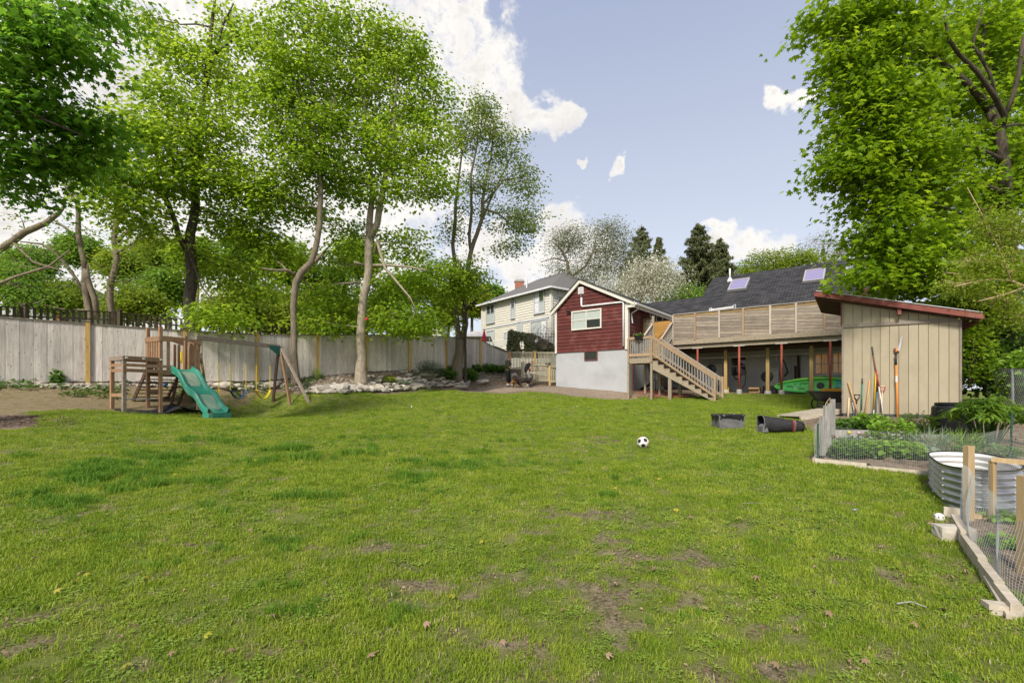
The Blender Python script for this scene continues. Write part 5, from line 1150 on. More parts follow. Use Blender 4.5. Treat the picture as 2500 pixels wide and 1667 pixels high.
    for k in range(n + 1):
        q = k / n; base = fz + .04 + (zend - fz - .04) * (3 * q ** 2 - 2 * q ** 3) * .42 + (zend - fz - .04) * q * .58; wave = .075 * math.sin(q * 2 * math.pi * 2 - .5) * min(1, q * 3) * min(1, (1 - q) * 3); prof.append((q * Lq + .03, base + wave))
    cross = [(-.04, -.10), (-.045, .085), (-.02, .115), (.02, .115), (.055, .02), (.09, 0), (s1 - s0 - .09, 0), (s1 - s0 - .055, .02), (s1 - s0 - .02, .115), (s1 - s0 + .02, .115), (s1 - s0 + .045, .085), (s1 - s0 + .04, -.10)]
    m = MB(); v = []; f = []; nc = len(cross)
    for (b, z) in prof:
        for (a, h) in cross: v.append(T(s0 + a, b, z + (h if h >= 0 else max(h, -.10))))
    for k in range(n):
        for c in range(nc - 1): f.append((k * nc + c, k * nc + c + 1, (k + 1) * nc + c + 1, (k + 1) * nc + c))
    m.add(v, f); sl = build('slide', m, 'slide_green', t, True)
    # worn centre strips, grooves, end face
    for (k0, k1) in ((5, 15), (25, 35)):
        m = MB()
        for k in range(k0, k1):
            e = min(k - k0, k1 - 1 - k) ; e0 = .10 if e > 0 else .15; (b, z), (b2, z2) = prof[k], prof[k + 1]
            m.quad(T(s0 + e0, b, z + .003), T(s1 - e0, b, z + .003), T(s1 - e0, b2, z2 + .003), T(s0 + e0, b2, z2 + .003))
        build('worn_patch', m, 'slide_worn', sl)
    (b, z) = prof[-1]; zg = G(.6, Lq) - .02
    m = MB(); m.hexa([T(s0 - .05, b - .25, zg), T(s1 + .05, b - .25, zg), T(s1 + .05, b + .06, zg), T(s0 - .05, b + .06, zg), T(s0 - .04, b - .25, z - .01), T(s1 + .04, b - .25, z - .01), T(s1 + .04, b + .04, z - .01), T(s0 - .04, b + .04, z - .01)])
    build('slide_foot', m, 'slide_green', sl)
    for k in range(3): m = MB(); m.beam(T(s0 + .03, b + .065, zg + .05 + k * .065), T(s1 - .03, b + .062, zg + .05 + k * .065), .02, .022); build('foot_rib', m, 'slide_green', sl)
    for k in range(9):
        q = rnd.uniform(.86, .97); i = int(q * n); p = T(rnd.uniform(s0 + .2, s1 - .1), prof[i][0], prof[i][1] + .01); m = MB(); a = rnd.uniform(0, 6); s_ = .045
        m.quad(p, p + V3((math.cos(a) * s_, math.sin(a) * s_, .015)), p + V3((math.cos(a + .8) * s_ * 1.4, math.sin(a + .8) * s_ * 1.4, .02)), p + V3((math.cos(a + 1.5) * s_, math.sin(a + 1.5) * s_, .01)))
        build('dead_leaf', m, 'leaf_brown', sl) if k < 6 else None
    # yellow rings behind the slats
    m = MB(); m.tube([T(.1, -Wd + .05, 1.35), T(.1, -Wd + .05, 1.0)], .03, 6); m.tube([T(.75, -.3, 1.3), T(.75, -.3, .95)], .03, 6); build('toy_scope', m, 'yellow_plastic', t)
    # swings
    for (a, b, col, lab) in ((.12, .66, 'yellow_plastic', 'yellow strap swing half hidden behind the green slide'), (1.05, 1.61, 'blue_plastic', 'dark blue strap swing, the middle one of three'), (2.0, 2.54, 'yellow_plastic', 'yellow strap swing nearest the A-frame end of the beam')):
        c = T(W + (a + b) / 2, 0, -.17); s = thing('swing', lab, 'swing', c, 'strap swings hanging from the beam')
        m = MB(); n = 12; prev = None; mm = (a + b) / 2
        P0 = [T(W + a + (b - a) * k / n, 0, .12 - .30 * math.sin(math.pi * k / n) ** .8) for k in range(n + 1)]
        for p, q in zip(P0, P0[1:]): m.hexa([p - B * .07 - UP * .008, q - B * .07 - UP * .008, q + B * .07 - UP * .008, p + B * .07 - UP * .008, p - B * .07 + UP * .008, q - B * .07 + UP * .008, q + B * .07 + UP * .008, p + B * .07 + UP * .008])
        build('seat', m, col, s, True)
        for x in (a, b):
            m = MB(); m.tube([T(W + x, 0, .11), T(W + x, 0, 1.0)], .014, 5); build('chain_sleeve', m, 'yellow_plastic', s)
            m = MB()
            for k in range(14):
                z = 1.0 + k * .048; w = (A if k % 2 else B) * .011; p = T(W + x, 0, z); m.hexa([p - w - A * .003 - B * .003, p + w - A * .003 - B * .003, p + w + A * .003 + B * .003, p - w + A * .003 + B * .003, p - w - A * .003 - B * .003 + UP * .05, p + w - A * .003 - B * .003 + UP * .05, p + w + A * .003 + B * .003 + UP * .05, p - w + A * .003 + B * .003 + UP * .05])
            build('chain', m, 'chain_metal', s)
    # tarp + toy
    c = T(.55, .02, G(.5, 0)); tp = thing('tarp', 'crumpled black tarp lying under the play tower', 'tarp', c); m = MB(); nx, ny = 22, 8; v = []; f = []
    for i in range(nx + 1):
        for j in range(ny + 1):
            s = -1.0 + i * 2.5 / nx; b = -.4 + j * .55 / ny; p = T(s, b, 0); hgt = .02 + .24 * max(0, mn.noise(V3((s * 1.7, b * 3, 2)))) * (1 if s > .1 else .25) + .26 * math.exp(-((s - .42) / .28) ** 2) * (1 - abs(j / ny - .5)); v.append((p.x, p.y, gz(p.x, p.y) + hgt))
    for i in range(nx):
        for j in range(ny): f.append((i * (ny + 1) + j, (i + 1) * (ny + 1) + j, (i + 1) * (ny + 1) + j + 1, i * (ny + 1) + j + 1))
    m.add(v, f); build('sheet', m, 'dark_tarp', tp)
    m = MB(); p = T(.75, -1.2, .28); m.lathe(p, [(.001, -.06), (.07, -.03), (.08, .02), (.03, .07), (.001, .075)], 8); tb = build('toy', m, 'blue_plastic', None, True, 'small blue toy behind the dark ladder rungs', 'toy', loc=p)
playset()

# ================================================================== trees
def resample(path, step=.5):
    out = []
    for (a, ra), (b, rb) in zip(path, path[1:]):
        n = max(1, int((b - a).length / step))
        for k in range(n): out.append((a.lerp(b, k / n), ra + (rb - ra) * k / n))
    out.append(path[-1]); return out
def tree(name, label, Y, limbs, blobs, leafm, barkm, size, per, kind='kite', cat='tree', droop=.35, tilt=.6, spread=.42, branch_r=.035, group=None, base_flare=1.3, tint_fn=None, twig_r=.006, sprays=True, flat=.45, crown=True):
    """limbs: polylines of (px, py, dY, radius px); blobs: (px, py, rx px, ry px, dY, n) clumps of foliage"""
    paths = []
    for l in limbs:
        pth = []
        for (px, py, dy, rp) in l: pth.append((P(px, py, Y + dy), rp / F * (Y + dy)))
        paths.append(pth)
    b0 = paths[0][0][0]; g = gz(b0.x, b0.y)
    t = thing(name, label, cat, (b0.x, b0.y, min(g, b0.z)), group)
    nodes = []
    m = MB()
    for i, pth in enumerate(paths):
        if i == 0:
            p, r = pth[0]; pth = [(V3((p.x, p.y, min(g, p.z) - .1)), r * base_flare), (V3((p.x, p.y, min(g, p.z) + .15)), r * (1 + (base_flare - 1) * .55))] + ([(p, r)] if p.z > g + .5 else []) + pth[1:]
        rs = resample(pth, .45 if i < 3 else .4)
        pts = []
        for k, (p, r) in enumerate(rs):
            w = r * .35; pts.append(p + V3((mn.noise(p * .9) * w * 2, mn.noise(p * .9 + V3((9, 0, 0))) * w * 2, 0)) if k not in (0,) else p)
        m.tube(pts, [r for p, r in rs], 10 if i == 0 else 7)
        nodes += [(p, r) for p, r in rs[int(len(rs) * (.35 if i == 0 else .1)):]]
    build('trunk', m, barkm, t, True)
    NP = np.array([tuple(p) for p, r in nodes]); NR = [r for p, r in nodes]
    bm_ = MB(); cl = []; tn = []
    for (px, py, rx, ry, dy, n) in blobs:
        c = P(px, py, Y + dy); sx = rx / F * (Y + dy); sz = ry / F * (Y + dy); sy = (sx + sz) / 2 * .9
        # limb to the blob
        d = NP - np.array(c); dist = np.sqrt((d ** 2).sum(1)) + np.maximum(0, NP[:, 2] - c.z) * 1.2; j = int(dist.argmin()); p0 = V3(NP[j]); L = (c - p0).length
        r0 = min(NR[j] * .6, branch_r * (1 + L * .12))
        mid = p0.lerp(c, .5) + V3((rnd.uniform(-.1, .1), rnd.uniform(-.1, .1), -.06)) * L
        pl = [p0, p0.lerp(mid, .5) + V3((0, 0, .03 * L)), mid, mid.lerp(c, .55) + V3((rnd.uniform(-.06, .06) * L, 0, 0)), c]
        if L > .3: bm_.tube(pl, [r0, r0 * .8, r0 * .6, r0 * .45, r0 * .25], 5)
        loc = [(p, r0 * .4) for p in pl[2:]]
        for k in range(n):
            while True:
                q = V3((rnd.uniform(-1, 1), rnd.uniform(-1, 1), rnd.uniform(-1, 1)))
                if .12 < q.length <= 1: break
            q = q * (q.length ** -.35 if q.length > .3 else 1)
            p = c + V3((q.x * sx, q.y * sy, q.z * sz))
            b = min(loc, key=lambda a: (a[0] - p).length); e = (p - b[0])
            md = b[0] + e * .55 + V3((rnd.uniform(-.08, .08), rnd.uniform(-.08, .08), .04)) * e.length
            bm_.tube([b[0], md, p], [twig_r * 1.8, twig_r * 1.1, twig_r * .5], 3, False)
            if rnd.random() < .25: loc.append((md, r0 * .3))
            cl.append((p.x, p.y, p.z, e.x, e.y, q.z)); 
    build('branches', bm_, barkm, t)
    if crown and cl:
        cl = np.array(cl); n = len(cl); k = per
        c = np.repeat(cl, k, 0); s = spread
        off = rng.normal(0, 1, (n * k, 3)) * np.array([s, s, s * flat])
        rr_ = np.sqrt(off[:, 0] ** 2 + off[:, 1] ** 2); pos = c[:, :3] + off; pos[:, 2] -= rr_ * .28
        az = np.arctan2(off[:, 1] + c[:, 4] * .15, off[:, 0] + c[:, 3] * .15) + rng.normal(0, .7, n * k)
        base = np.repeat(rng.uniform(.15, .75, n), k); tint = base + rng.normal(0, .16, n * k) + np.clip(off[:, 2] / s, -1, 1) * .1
        if tint_fn: tint = tint_fn(pos, tint)
        pos[:, 2] = np.maximum(pos[:, 2], gz_np(pos[:, 0], pos[:, 1]) + .03) if Y < 40 else pos[:, 2]
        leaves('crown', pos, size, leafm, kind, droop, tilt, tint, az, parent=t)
    return t

def trees():
    R = rnd
    # dark trunk behind the play tower
    tree('maple_tree', 'tall maple with dark forked trunk rising behind the play tower', 19,
         [[(461, 880, 0, 15), (460, 800, 0, 13), (461, 728, 0, 13), (464, 640, 0, 12.5), (466, 600, 0, 11), (473, 540, 0, 10), (480, 470, 0, 9), (484, 360, .2, 7.5), (494, 260, .4, 6), (508, 150, .6, 5), (520, 40, .8, 3.5), (528, -60, 1, 2)],
          [(456, 612, 0, 8), (440, 580, -.2, 6.5), (425, 535, -.4, 6), (404, 480, -.6, 5.5), (380, 462, -.8, 5), (342, 448, -1.1, 4.2), (300, 430, -1.4, 3.6), (253, 421, -1.7, 3)],
          [(404, 480, -.6, 4.5), (398, 455, -.6, 4), (375, 425, -.5, 3.5), (354, 403, -.4, 3), (330, 350, 0, 2)],
          [(476, 545, 0, 5), (474, 460, -.3, 5), (466, 390, -.5, 4.5), (470, 350, -.5, 4), (500, 290, -.5, 3)],
          [(505, 160, .5, 4), (540, 120, .5, 3), (590, 80, .5, 2)], [(508, 190, .4, 4), (545, 60, .5, 2.5), (570, 10, .6, 1.5)]],
         [(420, 250, 95, 60, -.5, 34), (520, 330, 90, 55, 0, 34), (400, 350, 100, 55, -1, 40), (560, 430, 70, 55, 0, 30), (330, 300, 70, 45, -1.4, 26), (480, 150, 95, 50, .5, 26), (560, 210, 60, 60, .6, 20), (420, 110, 60, 40, .3, 14),
          (545, 540, 65, 50, .9, 26), (555, 650, 60, 45, .9, 26), (535, 770, 62, 34, -1.4, 24), (470, 440, 75, 45, -.6, 26), (350, 430, 75, 40, -1.6, 30), (300, 490, 70, 45, -2, 24), (240, 400, 70, 40, -2.3, 24), (370, 560, 55, 45, -1.2, 14), (560, 60, 70, 50, 1, 16), (620, 520, 40, 60, .4, 18), (360, 40, 70, 35, .4, 12)],
         'leaf_maple', 'bark_dark', .185, 54, kind='kite', spread=.42, flat=.34)
    # leaning trunk in the stone bed
    tree('maple_tree', 'maple with a crooked trunk rising from the stone bed behind the swing frame', 19.2,
         [[(718, 932, 0, 9.5), (717, 860, 0, 8), (716, 800, 0, 7.5), (718, 745, 0, 7.5), (722, 690, 0, 8), (734, 665, 0, 8.5), (758, 640, 0, 7.5), (768, 612, 0, 7), (775, 590, 0, 6.5), (781, 540, 0, 7), (783, 480, 0, 6), (776, 400, .2, 5), (770, 350, .3, 4), (766, 250, .4, 3), (755, 150, .5, 2)],
          [(722, 672, 0, 5), (700, 660, -.3, 4), (670, 660, -.6, 3), (640, 655, -.8, 2)], [(770, 640, 0, 5), (784, 620, 0, 4), (788, 628, 0, 3)], [(772, 370, .2, 3.5), (800, 300, .5, 2.8), (820, 230, .6, 1.8)], [(770, 370, .2, 3.5), (740, 300, 0, 2.8), (725, 220, 0, 1.8)]],
         [(700, 120, 90, 75, .4, 44), (680, 260, 80, 80, 0, 46), (760, 200, 90, 85, .6, 44), (720, 380, 95, 65, 0, 46), (790, 330, 50, 55, .4, 20), (650, 480, 60, 50, -.3, 26), (735, 500, 75, 42, 1.0, 22), (670, 600, 60, 34, .9, 20), (790, 430, 40, 40, .6, 12), (630, 700, 50, 30, 1.2, 14), (790, 720, 50, 36, 1.6, 20), (760, 30, 90, 50, .8, 26)],
         'leaf_maple', 'bark_mid', .18, 56, spread=.42, flat=.34)
    # thick pale trunk
    tree('maple_tree', 'large maple with thick speckled pale trunk, third from the left, forking high up', 21,
         [[(882, 922, 0, 14), (882, 870, 0, 12), (884, 800, 0, 11), (887, 750, 0, 10.5), (895, 690, 0, 10), (901, 630, 0, 10), (902, 580, 0, 10)],
          [(902, 582, 0, 10), (903, 540, 0, 8), (908, 480, 0, 6.5), (905, 420, 0, 5), (895, 340, 0, 4), (890, 260, .2, 3.5), (880, 160, .3, 2.5), (870, 60, .4, 1.5)],
          [(904, 582, 0, 9), (920, 545, 0, 8), (927, 510, 0, 8), (936, 460, 0, 7), (946, 400, 0, 6), (958, 340, 0, 5), (965, 250, .2, 3.5), (970, 150, .3, 2.2), (975, 60, .4, 1.2)],
          [(912, 648, 0, 4), (950, 648, -.5, 3.4), (1000, 652, -1, 2.6), (1040, 660, -1.4, 1.6)], [(918, 620, 0, 4), (922, 590, -.2, 4), (940, 655, -.6, 3.4), (970, 690, -1, 2.6), (1000, 725, -1.2, 2), (1015, 755, -1.3, 1)],
          [(890, 648, 0, 3.5), (865, 640, -.4, 2.5)], [(880, 690, 0, 3), (840, 692, -.5, 2.4), (812, 695, -.9, 1.8)], [(940, 430, 0, 4), (970, 400, .2, 3.2), (1010, 385, .4, 2), (1040, 370, .5, 1.2)], [(950, 380, 0, 4), (975, 310, .1, 3), (990, 240, .3, 2)]],
         [(880, 90, 85, 60, .6, 40), (960, 120, 75, 60, .6, 34), (830, 180, 70, 70, .3, 32), (930, 220, 95, 70, .4, 46), (1030, 230, 62, 60, .6, 30), (860, 320, 80, 65, .1, 38), (960, 340, 90, 65, 0, 44), (1050, 340, 52, 60, .4, 26), (1010, 440, 75, 50, -.2, 28), (900, 440, 70, 50, -.3, 22), (840, 440, 60, 50, -.4, 20),
          (845, 560, 45, 40, 1.0, 14), (990, 590, 65, 34, .8, 20), (965, 700, 75, 42, .9, 34), (830, 745, 55, 40, 1.5, 26), (1000, 775, 75, 40, .4, 32), (1050, 660, 55, 36, .4, 20), (820, 640, 50, 30, 1.2, 14), (930, 780, 40, 26, 1.6, 12), (1070, 430, 34, 40, .2, 12), (1000, 140, 45, 50, .5, 14), (780, 780, 60, 28, -.6, 14)],
         'leaf_maple', 'bark_light', .18, 56, spread=.42, flat=.34)
    # slender twin trunk, thin leaf
    tree('twin_trunk_tree', 'slender tree with twin trunks and thin airy crown, nearest the yellow house', 26,
         [[(1112, 905, 0, 13), (1122, 860, 0, 11), (1124, 828, 0, 11.5)],
          [(1120, 832, 0, 8), (1117, 790, 0, 6.5), (1112, 745, 0, 6), (1110, 700, 0, 5.5), (1112, 640, 0, 5), (1106, 600, 0, 4.5), (1112, 520, .2, 4), (1118, 450, .4, 3), (1128, 370, .5, 2), (1120, 300, .6, 1.2)],
          [(1128, 830, 0, 8), (1136, 790, 0, 7.5), (1137, 740, 0, 7), (1137, 700, 0, 6.5), (1144, 650, 0, 6), (1152, 610, 0, 5.5), (1165, 570, 0, 5), (1176, 535, 0, 4.5), (1178, 490, 0, 4), (1186, 440, .2, 3), (1200, 380, .3, 2.2), (1205, 300, .4, 1.4)],
          [(1150, 615, 0, 4), (1146, 570, 0, 4), (1152, 510, 0, 3.5), (1150, 430, .2, 3), (1165, 350, .3, 2), (1170, 270, .4, 1.2)], [(1176, 540, 0, 3.5), (1205, 470, .3, 2.6), (1240, 400, .5, 1.8), (1265, 350, .6, 1)], [(1178, 510, 0, 3), (1215, 520, .3, 2.2), (1260, 560, .6, 1.4)],
          [(1178, 500, 0, 3), (1230, 440, .3, 2), (1290, 430, .5, 1)], [(1128, 765, 0, 3), (1150, 742, -.4, 2.6), (1166, 730, -.7, 2)]],
         [(1130, 330, 34, 55, 0, 22), (1180, 290, 45, 45, 0, 24), (1230, 350, 50, 45, .2, 24), (1270, 440, 48, 45, .3, 24), (1200, 420, 55, 50, 0, 18), (1285, 530, 40, 40, .4, 22), (1235, 520, 55, 45, 0, 18), (1255, 600, 45, 22, .4, 12), (1150, 470, 40, 50, 0, 14), (1120, 560, 26, 40, 0, 10), (1170, 250, 30, 26, .2, 12)],
         'leaf_olive', 'bark_mid', .15, 58, spread=.36, twig_r=.008)
    tree('understorey_tree', 'dense low maple boughs hanging in front of the twin trunk', 24.5,
         [[(1136, 905, 1.6, 3), (1138, 760, 1.0, 3), (1120, 690, .4, 2.4), (1090, 680, 0, 1.8)], [(1138, 760, 1, 2.5), (1180, 715, .6, 1.8), (1215, 700, .4, 1)]],
         [(1090, 690, 60, 42, 0, 32), (1150, 690, 45, 34, 0, 18), (1070, 740, 45, 34, 0, 16), (1130, 650, 55, 26, .2, 16)], 'leaf_maple', 'bark_dark', .16, 75, spread=.38)
    # pale bare trunks behind the picket fence, left
    tree('grey_trunk_tree', 'pale bare-barked tree with two stems behind the picket fence, left of the play tower', 23,
         [[(222, 790, 0, 8), (216, 760, 0, 7.5), (209, 700, 0, 7.5), (208, 655, 0, 7.5)], [(208, 657, 0, 6.5), (196, 610, 0, 6), (190, 570, 0, 6), (192, 530, 0, 5), (192, 480, 0, 4), (170, 470, 0, 3)], [(238, 775, 0, 6.5), (232, 730, 0, 6.5), (214, 680, 0, 6), (208, 650, 0, 6)],
          [(192, 480, 0, 5), (215, 470, 0, 5), (235, 450, 0, 3.5)], [(204, 715, 0, 4), (185, 680, 0, 3.5), (160, 645, 0, 4), (140, 618, 0, 3.5), (101, 596, 0, 2.5), (50, 590, 0, 1.5)], [(186, 582, 0, 4), (160, 555, 0, 3), (120, 530, 0, 2)], [(190, 500, 0, 4), (150, 440, 0, 2), (120, 380, 0, 1)]],
         [(110, 620, 60, 25, 0, 7), (200, 560, 50, 35, 0, 6), (60, 650, 60, 35, .4, 8), (150, 700, 60, 35, .5, 9), (90, 740, 70, 25, 0, 10), (230, 640, 45, 35, 0, 6)], 'leaf_bright', 'bark_mid', .14, 34, spread=.5, twig_r=.008)
    tree('grey_trunk_tree', 'pale single trunk with a side limb to the right, behind the picket fence', 23.5,
         [[(269, 790, 0, 7.5), (269, 740, 0, 7), (270, 690, 0, 7), (283, 632, 0, 6.5), (280, 585, 0, 6), (283, 545, 0, 6), (297, 490, 0, 5), (300, 450, 0, 4)], [(286, 592, 0, 5), (305, 570, 0, 4.5), (336, 555, 0, 4), (396, 552, 0, 2.5)], [(283, 620, 0, 4), (315, 600, 0, 2.5), (350, 580, .3, 1.5)], [(290, 525, 0, 3), (260, 500, 0, 2), (240, 480, 0, 1.4)]],
         [(330, 600, 45, 30, 0, 7), (300, 520, 50, 30, 0, 8), (330, 680, 50, 30, .4, 9), (240, 520, 40, 30, 0, 5)], 'leaf_bright', 'bark_mid', .14, 34, spread=.5, twig_r=.008)
    tree('leaning_tree', 'thick limb leaning in from the left edge of the frame, behind the fence', 22,
         [[(-160, 700, 0, 10), (-60, 640, 0, 9), (0, 608, 0, 8), (60, 568, 0, 7.5), (110, 545, 0, 6.5), (143, 522, 0, 5), (160, 500, 0, 3)], [(30, 590, 0, 3), (80, 640, 0, 2.4), (150, 660, 0, 1.6)], [(-20, 700, 0, 4), (40, 675, 0, 3.4), (120, 650, 0, 2.5), (170, 610, 0, 1.6)]],
         [(50, 530, 55, 30, 0, 6), (20, 690, 60, 35, 0, 9), (120, 600, 45, 25, 0, 4)], 'leaf_bright', 'bark_mid', .12, 18, spread=.5, twig_r=.010)
    # big-leaved tree whose trunk stands outside the frame on the left
    tree('overhanging_maple', 'dark leafy boughs hanging into the top left corner, nearest the camera', 9.2,
         [[(-330, 1050, 0, 22), (-320, 700, 0, 20), (-300, 300, 0, 18), (-280, 0, 0, 14)], [(-300, 300, 0, 9), (-150, 240, 0, 7), (0, 262, 0, 5), (90, 285, 0, 3.5), (200, 330, .3, 2)], [(-300, 150, 0, 9), (-150, 60, 0, 6), (20, 60, .2, 4), (150, 75, .4, 2.5), (300, 110, .6, 1.4)],
          [(-300, 420, 0, 8), (-150, 420, .4, 6), (0, 425, .8, 3.5), (85, 420, 1, 2.5)]],
         [(60, 50, 105, 50, 0, 40), (170, 105, 85, 36, 0, 26), (40, 160, 75, 50, 0, 28), (-20, 260, 75, 60, 0, 26), (100, 250, 80, 36, .4, 22), (190, 290, 70, 32, .8, 20), (30, 380, 85, 50, .6, 32), (150, 380, 85, 42, 1, 30), (230, 350, 50, 30, 1.2, 12), (250, 20, 50, 25, .8, 8), (90, 470, 60, 28, 1.2, 10), (200, 0, 90, 30, .3, 12)],
         'leaf_near', 'bark_dark', .13, 30, kind='maple', spread=.32, flat=.28, droop=.45)
    # right hand maple
    tree('maple_tree', 'big bright green maple filling the right edge behind the tan shed', 13.6,
         [[(2476, 985, .4, 22), (2470, 900, .4, 19), (2466, 830, .4, 18), (2468, 760, .4, 18), (2470, 690, .4, 17), (2462, 600, .4, 16), (2452, 500, .3, 14), (2448, 420, .2, 13), (2442, 350, 0, 12), (2434, 305, 0, 12), (2418, 268, 0, 11)],
          [(2416, 268, 0, 10), (2385, 230, -.2, 8.5), (2334, 179, -.5, 6.5), (2295, 150, -.7, 5), (2250, 125, -.9, 3.5), (2200, 60, -.9, 2.5)], [(2424, 265, 0, 7), (2405, 215, .2, 6), (2395, 140, .3, 4.5), (2405, 60, .4, 3)],
          [(2446, 310, 0, 7), (2452, 285, -.3, 6.5), (2430, 240, -.6, 6), (2385, 178, -.9, 5), (2340, 130, -1.1, 4.5), (2318, 100, -1.3, 4), (2305, 40, -1.4, 2.8)], [(2454, 282, -.3, 5.5), (2470, 240, -.4, 5), (2488, 180, -.5, 5), (2500, 90, -.6, 4)],
          [(2432, 245, -.6, 4), (2415, 180, -.7, 3.6), (2376, 108, -.8, 3), (2400, 20, -.9, 2)],
          [(2470, 700, .2, 7), (2435, 660, -.3, 5.5), (2400, 630, -.6, 4), (2330, 600, -.9, 3), (2250, 580, -1.1, 2.2), (2200, 575, -1.2, 1.5)], [(2465, 780, .2, 7), (2430, 760, -.1, 5), (2390, 730, -.3, 4), (2340, 700, -.5, 3)],
          [(2462, 600, .3, 6), (2420, 570, -.3, 5), (2360, 530, -.7, 4), (2290, 500, -1, 3), (2240, 470, -1.2, 2)], [(2450, 470, .2, 6), (2400, 450, -.4, 4.5), (2330, 420, -.8, 3.5), (2260, 400, -1.1, 2.4), (2180, 380, -1.3, 1.4)], [(2444, 390, 0, 5), (2390, 360, -.5, 4), (2310, 350, -1, 3), (2230, 330, -1.3, 2)]],
         [(2055, 42, 68, 46, -1.0, 30), (2070, 140, 42, 26, -1.2, 9), (2070, 235, 42, 26, -1.2, 8), (2072, 400, 55, 30, -1.3, 14), (2180, 40, 80, 50, -1.2, 32), (2100, 130, 85, 45, -1.1, 34), (2220, 130, 90, 60, -.2, 38), (2340, 60, 90, 60, .8, 34), (2440, 60, 80, 70, 1.4, 32), (2110, 215, 70, 45, -1.2, 30), (2200, 250, 80, 55, -1.3, 36), (2320, 220, 85, 60, .6, 36), (2440, 180, 70, 60, 1.6, 26), (2120, 310, 80, 48, -1.2, 34), (2230, 350, 85, 55, -1.3, 38), (2350, 330, 80, 60, .6, 34), (2100, 385, 78, 38, -1.2, 28),
          (2140, 450, 75, 50, -1.2, 34), (2260, 460, 85, 55, -.5, 36), (2380, 450, 80, 60, .6, 32), (2160, 540, 75, 55, -1.2, 34), (2270, 570, 85, 55, -.6, 36), (2390, 560, 75, 55, .6, 28), (2170, 625, 75, 48, -1.0, 32), (2280, 665, 85, 42, -.9, 34), (2380, 670, 75, 48, -.4, 28), (2210, 695, 60, 18, .4, 12), (2105, 672, 38, 20, -1.3, 12), (2480, 450, 50, 90, 1.4, 24), (2490, 640, 45, 60, -.8, 12), (2440, 330, 60, 60, 1.2, 18),
          (2450, 90, 70, 80, 2.8, 34), (2490, 220, 50, 80, 2.6, 26), (2500, 330, 50, 60, 2.0, 20), (2480, 420, 50, 60, 2.2, 20), (2500, 800, 50, 60, 1.8, 20), (2380, 100, 60, 60, 2.2, 22), (2400, 760, 60, 40, .3, 22), (2330, 740, 60, 26, .8, 16), (2560, 300, 60, 200, .5, 30)],
         'leaf_right', 'bark_dark', .15, 40, kind='maple', spread=.36, flat=.30, droop=.4)
    # young tree with pale twigs at the right edge
    tree('sapling', 'young tree with pale yellow twigs and tiny buds reaching in from the right edge', 7.6,
         [[(2560, 1000, 0, 6), (2555, 800, 0, 5), (2540, 720, 0, 4), (2500, 700, 0, 3), (2468, 686, 0, 2.6)], [(2468, 686, 0, 2.4), (2455, 650, 0, 2.1), (2437, 605, 0, 1.8), (2415, 560, 0, 1.5), (2390, 510, 0, 1.1), (2361, 458, 0, .7)], [(2468, 686, 0, 2.6), (2420, 682, -.1, 2), (2370, 690, -.2, 1.6), (2330, 700, -.3, 1)],
          [(2520, 660, .2, 3), (2490, 620, .1, 2.6), (2475, 590, .1, 2), (2465, 560, 0, 1.2)], [(2460, 660, 0, 2), (2430, 640, -.1, 1.6), (2380, 640, -.1, 1)], [(2500, 702, 0, 2.4), (2450, 720, -.2, 1.8), (2390, 735, -.3, 1)], [(2437, 610, 0, 1.8), (2475, 590, .1, 1.6), (2510, 600, .1, 1)], [(2400, 690, 0, 1.4), (2350, 670, 0, 1), (2310, 665, -.1, .8)]],
         [(2440, 560, 40, 40, 0, 34), (2390, 640, 60, 26, 0, 44), (2350, 690, 60, 20, 0, 40), (2470, 640, 40, 40, 0, 34), (2430, 730, 60, 26, 0, 40), (2480, 760, 40, 40, 0, 34), (2395, 540, 26, 40, 0, 20), (2490, 560, 30, 40, 0, 20)],
         'leaf_yellow', 'twig_pale', .045, 26, kind='kite', spread=.09, flat=1, twig_r=.0035, branch_r=.005, tilt=1.2)
    # background behind the house
    tree('apple_tree', 'old spreading fruit tree with pale blossom left of the spruces, above the red gable', 44,
         [[(1385, 760, 0, 5), (1388, 690, 0, 4.5), (1384, 640, 0, 3.6), (1370, 610, 0, 2.4), (1350, 590, 0, 1.4)], [(1388, 680, 0, 3.4), (1430, 650, 0, 3), (1450, 610, 0, 2), (1455, 580, 0, 1.2)], [(1380, 620, 0, 2), (1400, 580, 0, 1.6), (1410, 560, 0, 1)], [(1390, 640, 0, 2), (1352, 630, 0, 1.4), (1320, 640, 0, .9)], [(1388, 700, 0, 3), (1365, 676, 0, 2), (1335, 682, -.5, 1.4), (1318, 700, -1, 1)]],
         [(1400, 580, 50, 36, 0, 60), (1370, 600, 28, 28, 0, 22), (1480, 560, 40, 30, 0, 50), (1520, 600, 48, 40, 0, 60), (1450, 630, 50, 45, 0, 60), (1365, 640, 26, 26, 0, 14), (1420, 680, 50, 30, -.5, 40), (1500, 660, 50, 36, 0, 44), (1390, 670, 34, 24, 0, 18), (1540, 650, 38, 34, .5, 26)], 'leaf_pale', 'bark_mid', .15, 48, spread=.6, twig_r=.014, flat=.6)
    tree('blossom_tree', 'round bush covered in white blossom directly above the low grey roof', 38,
         [[(1600, 760, 0, 6), (1595, 700, 0, 5), (1590, 660, 0, 3)]],
         [(1590, 660, 55, 30, 0, 60), (1630, 690, 42, 32, 0, 44), (1560, 690, 45, 34, 0, 44), (1520, 710, 50, 34, 0, 44), (1600, 710, 60, 28, -.5, 44), (1480, 710, 40, 30, 0, 26)], 'leaf_blossom', 'bark_mid', .15, 50, spread=.45, flat=.8, tilt=1.2)
